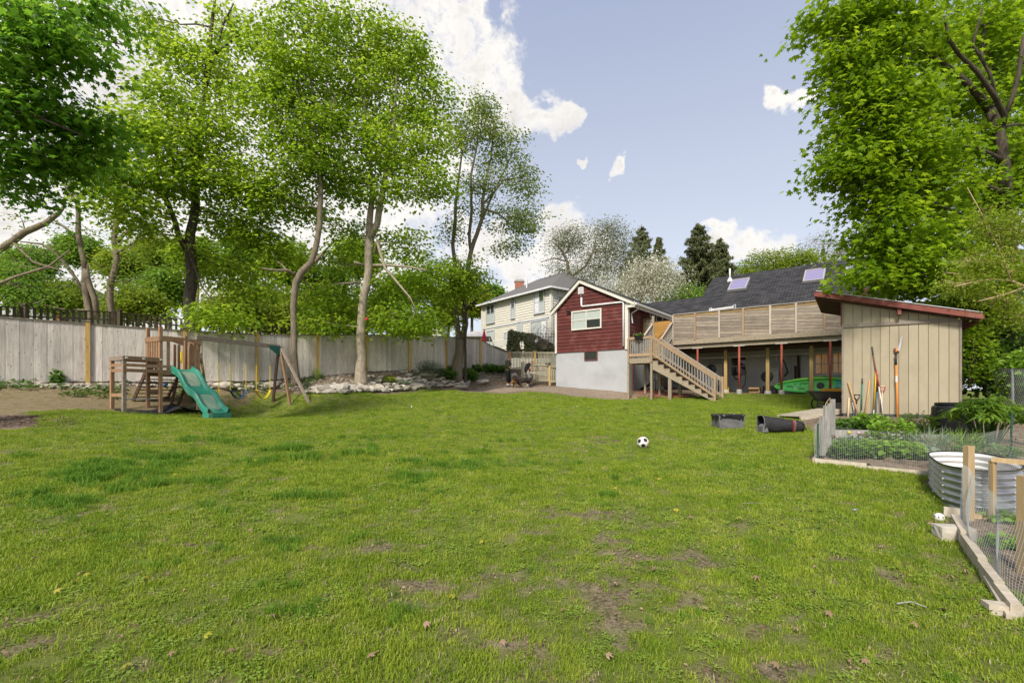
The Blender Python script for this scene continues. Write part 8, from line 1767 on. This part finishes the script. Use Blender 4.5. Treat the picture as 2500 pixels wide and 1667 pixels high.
    # plants
    def pl(label, px, py, Y, rx, ry, rz, n, size, lm='leaf_bright', kind='broad', nm='bed_plant', **k):
        p = P(px, py, Y); p.z = gz(p.x, p.y) + .05; bush(nm, label, p, rx, ry, rz, n, size, lm, kind, cat='plant', stems=6, stemm='leaf_shrub', **k)
    pl('low green plants at the foot of the leaning tools, left', 2075, 1030, 10.9, .42, .3, .16, 650, .07, 'leaf_shrub'); pl('bright green plants at the foot of the leaning tools, right', 2120, 1032, 10.9, .36, .28, .20, 520, .08, 'leaf_bright')
    pl('leafy green plant right of the soil heap against the shed', 2242, 1035, 10.3, .34, .28, .22, 420, .11, 'leaf_bright', 'long', droop=-.2)
    labs = ['silvery plant in the left corner of the vegetable bed', 'pale green feathery plant behind the wire, second from left', 'low leafy crop at the front left of the bed', 'tall feathery crop in the middle of the bed', 'leafy crop before the short cut log', 'leafy crop behind the bark-covered log', 'spreading leafy crop right of the log', 'strap-leaved plant left of the peony', 'long-leaved clump under the peony', 'tangled crop behind the galvanised bed']
    dat = [(2040, 1100, 8.6, .28, .3, .13, 420, .08, 'leaf_greygreen', 'long'), (2085, 1095, 8.8, .32, .3, .14, 520, .07, 'leaf_greygreen', 'broad'), (2070, 1120, 8.1, .40, .28, .15, 620, .08, 'leaf_shrub', 'broad'), (2180, 1082, 9.0, .42, .32, .30, 900, .07, 'leaf_bright', 'broad'), (2130, 1105, 8.4, .30, .3, .13, 400, .09, 'leaf_bright', 'broad'),
           (2190, 1115, 8.0, .42, .3, .16, 620, .10, 'leaf_bright', 'broad'), (2240, 1110, 8.0, .30, .3, .12, 320, .10, 'leaf_greygreen', 'broad'), (2265, 1085, 8.6, .34, .3, .16, 240, .22, 'leaf_greygreen', 'blade'), (2335, 1085, 8.5, .45, .3, .16, 300, .22, 'leaf_bright', 'blade'), (2410, 1105, 8.0, .5, .3, .12, 380, .12, 'leaf_shrub', 'long')]
    for l, d in zip(labs, dat): pl(l, *d[:8], lm=d[8], kind=d[9], droop=(-1.0 if d[9] == 'blade' else 0.1))
    # peony
    p = P(2412, 1080, 9.0); p.z = gz(p.x, p.y); t = thing('peony_bush', 'big leafy peony with long bright leaves right of the compost bin', 'plant', p); m = MB(); pos = []; az = []
    for k in range(64):
        a = rnd.uniform(0, 6.28); q = rnd.uniform(.1, 1) ** .6; e = p + V3((math.cos(a) * .66 * q, math.sin(a) * .45 * q, .90 - .36 * q * q + rnd.uniform(-.1, .06))); m.tube([p + V3((math.cos(a) * .12, math.sin(a) * .12, 0)), p.lerp(e, .55) + UP * .1, e], [.012, .009, .005], 4, False)
        for j in range(15): r = rnd.uniform(0, .13); b = rnd.uniform(0, 6.28); pos.append((e.x + math.cos(b) * r, e.y + math.sin(b) * r, e.z + rnd.uniform(-.06, .04))); az.append(b)
    build('stems', m, 'leaf_shrub', t); leaves('foliage', np.array(pos), .17, 'leaf_bright', 'long', .35, .45, None, np.array(az), parent=t)
    # tulip
    for (px, py, mt, lab) in ((2073, 1056, 'flower_yellow', 'pale yellow tulip standing above the wire'), (2096, 1057, 'flower_pink', 'faded pink tulip beside the yellow one')):
        c = P(px, py, 8.9); g = gz(c.x, c.y); t = thing('tulip', lab, 'flower', V3((c.x, c.y, g))); m = MB(); m.tube([V3((c.x, c.y, g)), c - UP * .03], .005, 5); build('stem', m, 'leaf_shrub', t)
        for k in range(6): an = k * 1.05; m = MB(); dd = V3((math.cos(an), math.sin(an), 0)); sd = V3((-dd.y, dd.x, 0)) * .024; m.add([c - UP * .035, c + dd * .032 - sd, c + dd * .034 + sd, c + dd * .026 + UP * .045], [(0, 1, 2), (1, 3, 2)]); build('petal', m, mt, t)
    c = P(2290, 985, 10.4); m = MB(); g = gz(c.x, c.y); t = thing('seed_stalk', 'single tall green stalk with a pale bud before the compost bin', 'plant', V3((c.x, c.y, g))); m.tube([V3((c.x + .03, c.y, g)), V3((c.x + .03, c.y, c.z - .3)), c], .007, 5); build('stem', m, 'leaf_bright', t); m = MB(); m.lathe(c, [(.001, -.03), (.02, 0), (.001, .03)], 6); build('bud', m, 'flower_white', t)
garden()

def galvanised():
    rim = [(5.79, 6.70), (5.30, 6.05), (5.02, 5.62), (4.97, 5.32), (5.08, 5.16), (5.40, 5.20), (5.80, 5.50), (6.16, 5.98), (6.42, 6.45), (6.40, 6.75), (6.12, 6.86)]
    t = thing('raised_bed', 'corrugated galvanised steel garden bed standing empty in the grass', 'raised bed', (5.7, 6.0, gz(5.7, 6.0)))
    pts = [V3((x, y, 0)) for x, y in rim]; n = len(pts)
    # rounded closed curve
    cur = []
    for i in range(n):
        p0, p1, p2, p3 = pts[i - 1], pts[i], pts[(i + 1) % n], pts[(i + 2) % n]
        for k in range(5):
            s = k / 5; cur.append(.5 * ((2 * p1) + (p2 - p0) * s + (2 * p0 - 5 * p1 + 4 * p2 - p3) * s * s + (3 * p1 - p0 - 3 * p2 + p3) * s ** 3))
    ctr = V3((5.68, 6.0, 0)); zt = -.83; nb = 52; v = []; f = []; N = len(cur)
    for j in range(nb + 1):
        q = j / nb; off = .022 * math.cos(q * 2 * math.pi * 6)
        for p in cur: d = (p - ctr).normalized(); v.append(V3((p.x, p.y, 0)) + d * off + UP * (zt - q * .47))
    for j in range(nb):
        for k in range(N): f.append((j * N + k, (j + 1) * N + k, (j + 1) * N + (k + 1) % N, j * N + (k + 1) % N))
    m = MB(); m.add(v, f); build('outer_sheet', m, 'galv', t, True)
    m = MB(); m.add([x + (ctr - V3((x.x, x.y, 0))).normalized() * .006 for x in v], f); build('inner_sheet', m, 'galv_in', t, True)
    m = MB(); m.tube([p + UP * (zt + .004) + (p - ctr).normalized() * .02 for p in cur + [cur[0]]], .009, 6, False); build('rim_seal', m, 'rubber', t)
    for k in range(0, N, 5):
        for j in range(5): p = cur[k]; d = (p - ctr).normalized(); c = p + d * .026 + UP * (zt - (j + .5 + .5) * .47 / 6); m = MB(); m.lathe(c, [(.010, 0), (.008, .006), (.001, .008)], 6, d); build('bolt', m, 'white_metal', t)
    m = MB(); m.add([p + UP * (zt - .40) for p in cur], [tuple(range(N))]); build('soil', m, 'mulch', t)
galvanised()

def near_frame():
    t = thing('mesh_enclosure', 'new pine posts with a rail and wire netting at the right edge, nearest the camera', 'fence', gp(2350, 1262))
    def vp(px, y0, y1, Y, w, d=.09):
        a = P(px, y0, Y); b = P(px, y1, Y); g = gz(a.x, a.y) - .05; piece('post', t, 'new_pine', V3((a.x, a.y, (a.z + g) / 2)), V3((w, 0, 0)), V3((0, d, 0)), V3((0, 0, a.z - g)))
    vp(2365, 1087.6, 0, 5.05, .07, .06); vp(2423, 1124.5, 0, 5.0, .04, .05); vp(2500, 1161, 0, 3.75, .06, .06)
    a = P(2421, 1121, 5.0); b = P(2560, 1134, 4.7); bar('top_rail', t, 'new_pine', a, b, .06, .045); bar('lower_rail', t, 'new_pine', P(2350, 1258, 5.15), P(2500, 1262, 4.95), .05, .05)
    
    def back(a, b): p = P(2372, 1131, 5.08).lerp(P(2560, 1138, 4.75), a); return p - UP * (.52 * b)
    wires(t, back, 44, 30, 8, 6, 'wire_mesh')
    # sagging netting stapled along the plank
    bt = [(2343, 1262, 4.80), (2352, 1300, 4.40), (2372, 1345, 4.02), (2410, 1405, 3.62), (2450, 1452, 3.32), (2540, 1540, 2.85)]
    tp = [(2349, 1134, 4.98), (2372, 1150, 4.86), (2384, 1176, 4.66), (2431, 1208, 4.30), (2485, 1236, 3.92), (2570, 1262, 3.5)]
    bp = [P(*q) for q in bt]; tpp = [P(*q) for q in tp]
    def crv(L, s): s *= len(L) - 1; i = min(int(s), len(L) - 2); return L[i].lerp(L[i + 1], s - i)
    def front(a, b):
        p = crv(bp, a).lerp(crv(tpp, a), b); w = math.sin(b * math.pi) * min(1, a * 4); return p + V3((.03 * math.sin(a * 14) * w, .04 * math.sin(a * 17 + b * 3) * w, .015 * math.sin(a * 16) * b))
    wires(t, front, 84, 36, 40, 12, 'wire_mesh', r=.0010)
    # planks
    t2 = thing('timber_edging', 'weathered split timber edging running towards the camera at the right edge', 'edging', gp(2336, 1292))
    pts = [(2331, 1256, 4.78), (2356, 1302, 4.25), (2400, 1370, 3.72), (2440, 1425, 3.36), (2482, 1480, 3.06)]
    q = [P(*x) for x in pts]
    for a, b in zip(q, q[1:]):
        e = (b - a).normalized(); piece('board', t2, 'edge_plank', (a + b) / 2 - UP * .075, (b - a) * .985, V3((-e.y, e.x, 0)).normalized() * .055, UP * .17 + V3((0, 0, 0)))
    t3 = thing('scrap_boards', 'offcut boards wedged under the near end of the timber edging', 'boards', gp(2440, 1470))
    a = P(2404, 1463, 3.16); b = P(2500, 1472, 3.10); bar('board', t3, 'edge_plank', V3((a.x, a.y, gz(a.x, a.y) + .05)), V3((b.x, b.y, gz(b.x, b.y) + .05)), .09, .035); bar('board', t3, 'edge_plank', V3((a.x + .01, a.y + .0, gz(a.x, a.y) + .015)), V3((b.x, b.y, gz(b.x, b.y) + .015)), .1, .03)
    a = gp(2412, 1430) + UP * .05; b = gp(2470, 1520) + UP * .03; bar('board', t3, 'edge_plank', a, b, .05, .03)
    a = gp(2303, 1262) + UP * .06; b = gp(2345, 1268) + UP * .06; t4 = thing('short_board', 'short board end sticking out where the timber edging begins', 'board', a); bar('board', t4, 'edge_plank', a, b, .05, .10)
    # soil and weeds inside
    for (px, py, lab) in ((2440, 1270, 'small bright weed inside the wire enclosure, behind the middle post'), (2462, 1335, 'pale green weed inside the wire enclosure, lower'), (2480, 1200, 'leafy weed inside the enclosure at the right edge')): p = gp(px, py, 2, 9); bush('weed', lab, p, .16, .14, .06, 160, .06, 'leaf_bright', cat='plant', stems=3)
near_frame()

# ================================================================== people and dogs
def skin(name, joints, edges, material, parent, sub=1):
    """one continuous body grown over joints {key: ((x,y,z), r)}"""
    keys = list(joints); base = WL[parent.name]; me = bpy.data.meshes.new(name)
    me.from_pydata([tuple(V3(joints[k][0]) - base) for k in keys], [(keys.index(a), keys.index(b)) for a, b in edges], []); o = bpy.data.objects.new(name, me); C.objects.link(o); o.parent = parent
    md = o.modifiers.new('skin', 'SKIN'); md.use_smooth_shade = True
    for i, k in enumerate(keys): r = joints[k][1]; s = me.skin_vertices[0].data[i]; s.radius = (r, r) if not hasattr(r, '__len__') else r; s.use_root = i == 0
    ss = o.modifiers.new('smooth', 'SUBSURF'); ss.levels = sub; ss.render_levels = sub
    me.materials.append(MATS[material]); return o
def head(t, c, f, r=.1, hair='hair_blond', tilt=0):
    """c centre, f facing unit vector"""
    f = V3(f).normalized(); s = f.cross(UP).normalized(); u = s.cross(f)
    m = MB(); v, fc, _ = ico(3, 0, 1, 0, 0) + (0,) if False else (*ico(3, 0, 1, 0, 0), False)
    m.add([c + s * x.x * r * 1.55 + f * x.y * r * 1.9 + u * x.z * r * 2.3 * (1 - .12 * (x.z < 0)) for x in v], fc); h = build('head', m, 'skin', t, True)
    m = MB(); m.prism([c + f * r * .9 + u * .01 - s * .012, c + f * r * .9 + u * .01 + s * .012, c + f * r * 1.2 - u * .025], u * -.012); build('nose', m, 'skin', h)
    for e in (-1, 1):
        m = MB(); m.lathe(c + f * r * .90 + s * e * r * .33 + u * .012, [(.001, .008), (.009, .003), (.011, 0)], 6, f); build('eye', m, 'cloth_black', h); m = MB(); m.lathe(c + s * e * r * .78 - u * .005, [(.001, .014), (.018, .008), (.02, 0)], 6, s * e); build('ear', m, 'skin', h)
    m = MB(); m.box(c + f * r * .88 - u * .05, .04, .01, .008, Matrix((s, f, u)).transposed()); build('mouth', m, 'tool_red', h)
    m = MB(); m.add([c + u * .012 - f * .012 + s * x.x * r * 1.68 + f * x.y * r * 1.95 + u * x.z * r * 2.35 for x in v], [q for q in fc if sum(v[i].z * 1.0 - v[i].y * .9 for i in q) / 3 > -.02]); build('hair', m, hair, h, True)
def people():
    Y = 27.4
    def W(px, py, dy=0): return P(px, py, Y + dy)
    # standing figure, side on, looking down at the dogs
    a = W(1241, 941); g = gz(a.x, a.y); k = a.z
    t = thing('person', 'person in a dark green jacket and black trousers standing with bowed head beside the dogs', 'person', a); f = V3((.93, -.37, 0)); s = V3((.37, .93, 0))
    def B(fw, sd, z): return a + f * fw + s * sd + UP * z
    J = {'pelvis': (B(-.02, 0, .92), .10), 'waist': (B(-.03, 0, 1.08), .10), 'chest': (B(-.02, 0, 1.30), .135), 'neck': (B(.03, 0, 1.46), .05), 'skull': (B(.07, 0, 1.54), .06)}
    E_ = [('pelvis', 'waist'), ('waist', 'chest'), ('chest', 'neck'), ('neck', 'skull')]
    for e, sd in (('l', -.17), ('r', .17)):
        J.update({'sh' + e: (B(-.02, sd, 1.38), .06), 'el' + e: (B(-.05, sd * 1.25, 1.10), .042), 'wr' + e: (B(.16, sd * .8, 1.0), .028), 'ha' + e: (B(.23, sd * .6, 1.0), .033), 'hi' + e: (B(-.02, sd * .55, .86), .085), 'kn' + e: (B(.02, sd * .62, .48), .055), 'an' + e: (B(-.02, sd * .62, .08), .035)})
        E_ += [('chest', 'sh' + e), ('sh' + e, 'el' + e), ('el' + e, 'wr' + e), ('wr' + e, 'ha' + e), ('pelvis', 'hi' + e), ('hi' + e, 'kn' + e), ('kn' + e, 'an' + e)]
    skin('body', J, E_, 'skin', t)
    JJ = {'z': (B(-.03, 0, .74), .17), 'a': (B(-.03, 0, .90), .175), 'b': (B(-.04, 0, 1.08), .165), 'c': (B(-.03, 0, 1.32), .165), 'd': (B(.02, 0, 1.45), .075)}; ee = [('z', 'a'), ('a', 'b'), ('b', 'c'), ('c', 'd')]
    for e, sd in (('l', -.19), ('r', .19)): JJ.update({'s' + e: (B(-.03, sd, 1.37), .085), 'e' + e: (B(-.07, sd * 1.2, 1.09), .068), 'w' + e: (B(.13, sd * .85, 1.01), .05)}); ee += [('c', 's' + e), ('s' + e, 'e' + e), ('e' + e, 'w' + e)]
    skin('jacket', JJ, ee, 'jacket_green', t); skin('scarf', {'a': (B(.07, -.05, 1.42), .06), 'b': (B(.11, 0, 1.3), .06), 'c': (B(.15, 0, 1.14), .05)}, [('a', 'b'), ('b', 'c')], 'cloth_black', t)
    JJ = {'p': (B(-.03, 0, .96), .15)}; ee = []
    for e, sd in (('l', -.1), ('r', .1)): JJ.update({'h' + e: (B(-.02, sd, .78), .115), 'k' + e: (B(.02, sd * 1.1, .46), .10), 'a' + e: (B(0, sd * 1.1, .15), .085)}); ee += [('p', 'h' + e), ('h' + e, 'k' + e), ('k' + e, 'a' + e)]
    skin('trousers', JJ, ee, 'cloth_black', t)
    for sd, fw in ((-.11, -.03), (.11, .10)): p = B(fw, sd, .055); skin('shoe', {'a': (p - f * .06, .05), 'b': (p + f * .05 - UP * .01, .05), 'c': (p + f * .15 - UP * .02, .035)}, [('a', 'b'), ('b', 'c')], 'white_paint', t)
    head(t, B(.12, 0, 1.595), f * .8 - UP * .55, .085)
    for sd in (-.1, .1):    # small hands round a phone
        for k_ in range(4): p = B(.235, sd * .8 + (k_ - 1.5) * .018, 1.0); m = MB(); m.tube([p, p + f * .035 + UP * .01, p + f * .05 - UP * .015], [.009, .008, .006], 5); build('finger', m, 'skin', t)
        p = B(.22, sd * .5, 1.01); m = MB(); m.tube([p, p + f * .03 - s * sd * .2], [.01, .007], 5); build('thumb', m, 'skin', t)
    # stooping figure in a black shirt and grey trousers
    a = W(1290, 941.5, .1); f = V3((.80, .25, 0)).normalized(); s = V3((-f.y, f.x, 0))
    t = thing('person', 'person in a black t-shirt and pale grey trousers stooping towards the dark dog', 'person', a)
    J = {'pelvis': (B(-.08, 0, .82), .10), 'waist': (B(-.10, 0, .97), .10), 'chest': (B(-.06, 0, 1.18), .135), 'neck': (B(.10, 0, 1.28), .05), 'skull': (B(.17, 0, 1.28), .055)}
    E_ = [('pelvis', 'waist'), ('waist', 'chest'), ('chest', 'neck'), ('neck', 'skull')]
    for e, sd in (('l', -.17), ('r', .17)):
        J.update({'sh' + e: (B(-.02, sd, 1.22), .058), 'el' + e: (B(.08, sd * 1.2, .97), .042), 'wr' + e: (B(.16, sd * 1.0, .74), .028), 'ha' + e: (B(.19, sd * .9, .66), .032), 'hi' + e: (B(-.05, sd * .55, .76), .085), 'kn' + e: (B(.05, sd * .6, .43), .055), 'an' + e: (B(-.03, sd * .62, .08), .035)})
        E_ += [('chest', 'sh' + e), ('sh' + e, 'el' + e), ('el' + e, 'wr' + e), ('wr' + e, 'ha' + e), ('pelvis', 'hi' + e), ('hi' + e, 'kn' + e), ('kn' + e, 'an' + e)]
    skin('body', J, E_, 'skin', t)
    JJ = {'z': (B(-.08, 0, .72), .16), 'a': (B(-.10, 0, .88), .165), 'b': (B(-.11, 0, 1.02), .15), 'c': (B(-.05, 0, 1.2), .155), 'd': (B(.07, 0, 1.27), .07)}; ee = [('z', 'a'), ('a', 'b'), ('b', 'c'), ('c', 'd')]
    for e, sd in (('l', -.19), ('r', .19)): JJ.update({'s' + e: (B(-.02, sd, 1.21), .085), 'e' + e: (B(.04, sd * 1.15, 1.07), .07)}); ee += [('c', 's' + e), ('s' + e, 'e' + e)]
    skin('shirt', JJ, ee, 'cloth_black', t)
    JJ = {'p': (B(-.09, 0, .87), .15)}; ee = []
    for e, sd in (('l', -.11), ('r', .11)): JJ.update({'h' + e: (B(-.05, sd, .70), .12), 'k' + e: (B(.05, sd * 1.1, .42), .095), 'a' + e: (B(-.02, sd * 1.1, .12), .08)}); ee += [('p', 'h' + e), ('h' + e, 'k' + e), ('k' + e, 'a' + e)]
    skin('trousers', JJ, ee, 'cloth_grey', t)
    for sd in (-.12, .12): p = B(.0, sd, .05); skin('shoe', {'a': (p - f * .06, .045), 'b': (p + f * .05 - UP * .01, .045), 'c': (p + f * .14 - UP * .015, .03)}, [('a', 'b'), ('b', 'c')], 'white_paint', t)
    head(t, B(.22, 0, 1.29), f * .6 - UP * .7, .083, 'hair_blond')
    for sd in (-.155, .155):
        for k_ in range(4): p = B(.20, sd + (k_ - 1.5) * .017, .65); m = MB(); m.tube([p, p - UP * .04 + f * .01, p - UP * .07], [.009, .008, .006], 5); build('finger', m, 'skin', t)
        p = B(.20, sd * .75, .67); m = MB(); m.tube([p, p - UP * .04 + f * .03], [.01, .007], 5); build('thumb', m, 'skin', t)
    # dogs
    def dog(label, a, f, L, h, mt, headdown, tailup):
        f = V3(f).normalized(); s = V3((-f.y, f.x, 0)); t = thing('dog', label, 'dog', a)
        def D(fw, sd, z): return a + f * fw * L + s * sd * L + UP * z * h
        hz = .55 if headdown else 1.12
        J = {'chest': (D(.30, 0, .78), .165 * L), 'mid': (D(.0, 0, .78), .145 * L), 'hip': (D(-.34, 0, .80), .15 * L), 'neck': (D(.48, 0, .80 if headdown else .95), .115 * L), 'head': (D(.62, 0, hz), .105 * L), 'snout': (D(.78, 0, hz - .13), .052 * L), 'nose': (D(.86, 0, hz - .16), .036 * L)}
        E_ = [('chest', 'mid'), ('mid', 'hip'), ('chest', 'neck'), ('neck', 'head'), ('head', 'snout'), ('snout', 'nose')]
        for e, sd in (('l', -.10), ('r', .10)):
            J.update({'fs' + e: (D(.30, sd, .58), .07 * L), 'fe' + e: (D(.27, sd, .38), .045 * L), 'fw' + e: (D(.29, sd, .16), .034 * L), 'fp' + e: (D(.33, sd, .03), .036 * L), 'hk' + e: (D(-.26, sd, .50), .085 * L), 'hh' + e: (D(-.46, sd, .28), .04 * L), 'ha' + e: (D(-.42, sd, .06), .032 * L), 'hp' + e: (D(-.37, sd, .03), .034 * L)})
            E_ += [('chest', 'fs' + e), ('fs' + e, 'fe' + e), ('fe' + e, 'fw' + e), ('fw' + e, 'fp' + e), ('hip', 'hk' + e), ('hk' + e, 'hh' + e), ('hh' + e, 'ha' + e), ('ha' + e, 'hp' + e)]
        J.update({'t1': (D(-.50, 0, .92), .05 * L), 't2': (D(-.60, 0, 1.12 if tailup else .7), .06 * L), 't3': (D(-.48, 0, 1.24 if tailup else .45), .045 * L)}); E_ += [('hip', 't1'), ('t1', 't2'), ('t2', 't3')]
        skin('body', J, E_, mt, t)
        for sd in (-.085, .085): skin('ear', {'a': (D(.60, sd, hz + .10), .035 * L), 'b': (D(.60, sd * 1.5, hz - .03), .04 * L)}, [('a', 'b')], mt, t)
        m = MB(); m.lathe(D(.89, 0, hz - .15), [(.001, .012), (.018, .004), (.018, -.01)], 6, f); build('nose', m, 'black_plastic', t)
        n = 1500; c = rng.uniform(0, 1, n); pos = np.array(D(0, 0, .80))[None] + np.outer((c - .5) * .95 * L, np.array(f)) ; an = rng.uniform(0, 6.28, n); pos += np.outer(np.cos(an) * .14 * L, np.array(s)); pos[:, 2] += np.sin(an) * .14 * L
        FU = {'fur_black': 'fur_black', 'fur_gold': 'fur_gold'}[mt]; leaves('coat', pos, .075, FU, 'long', .9, .5, parent=t)
    a = W(1280, 943, -.5); a.z = gz(a.x, a.y); dog('shaggy black dog with raised tail standing in front of the stooping person', a, (-1, -.12, 0), .84, .60, 'fur_black', False, True)
    a = W(1262, 940, -.2); a.z = gz(a.x, a.y); dog('golden brown dog with lowered head between the two people', a, (-.75, -.75, 0), .66, .50, 'fur_gold', True, False)
people()

# ------------------------------------------------------------------ lift everything so that the eye is EH above the ground below the camera
for o in C.objects:
    if o.parent is None and o.type in ('MESH', 'EMPTY'): o.location.z += EH
print('tris', sum(sum(len(p.vertices) - 2 for p in m.polygons) if len(m.polygons) < 3000 else len(m.polygons) * (2 if len(m.polygons[0].vertices) == 4 else 1) for m in bpy.data.meshes))
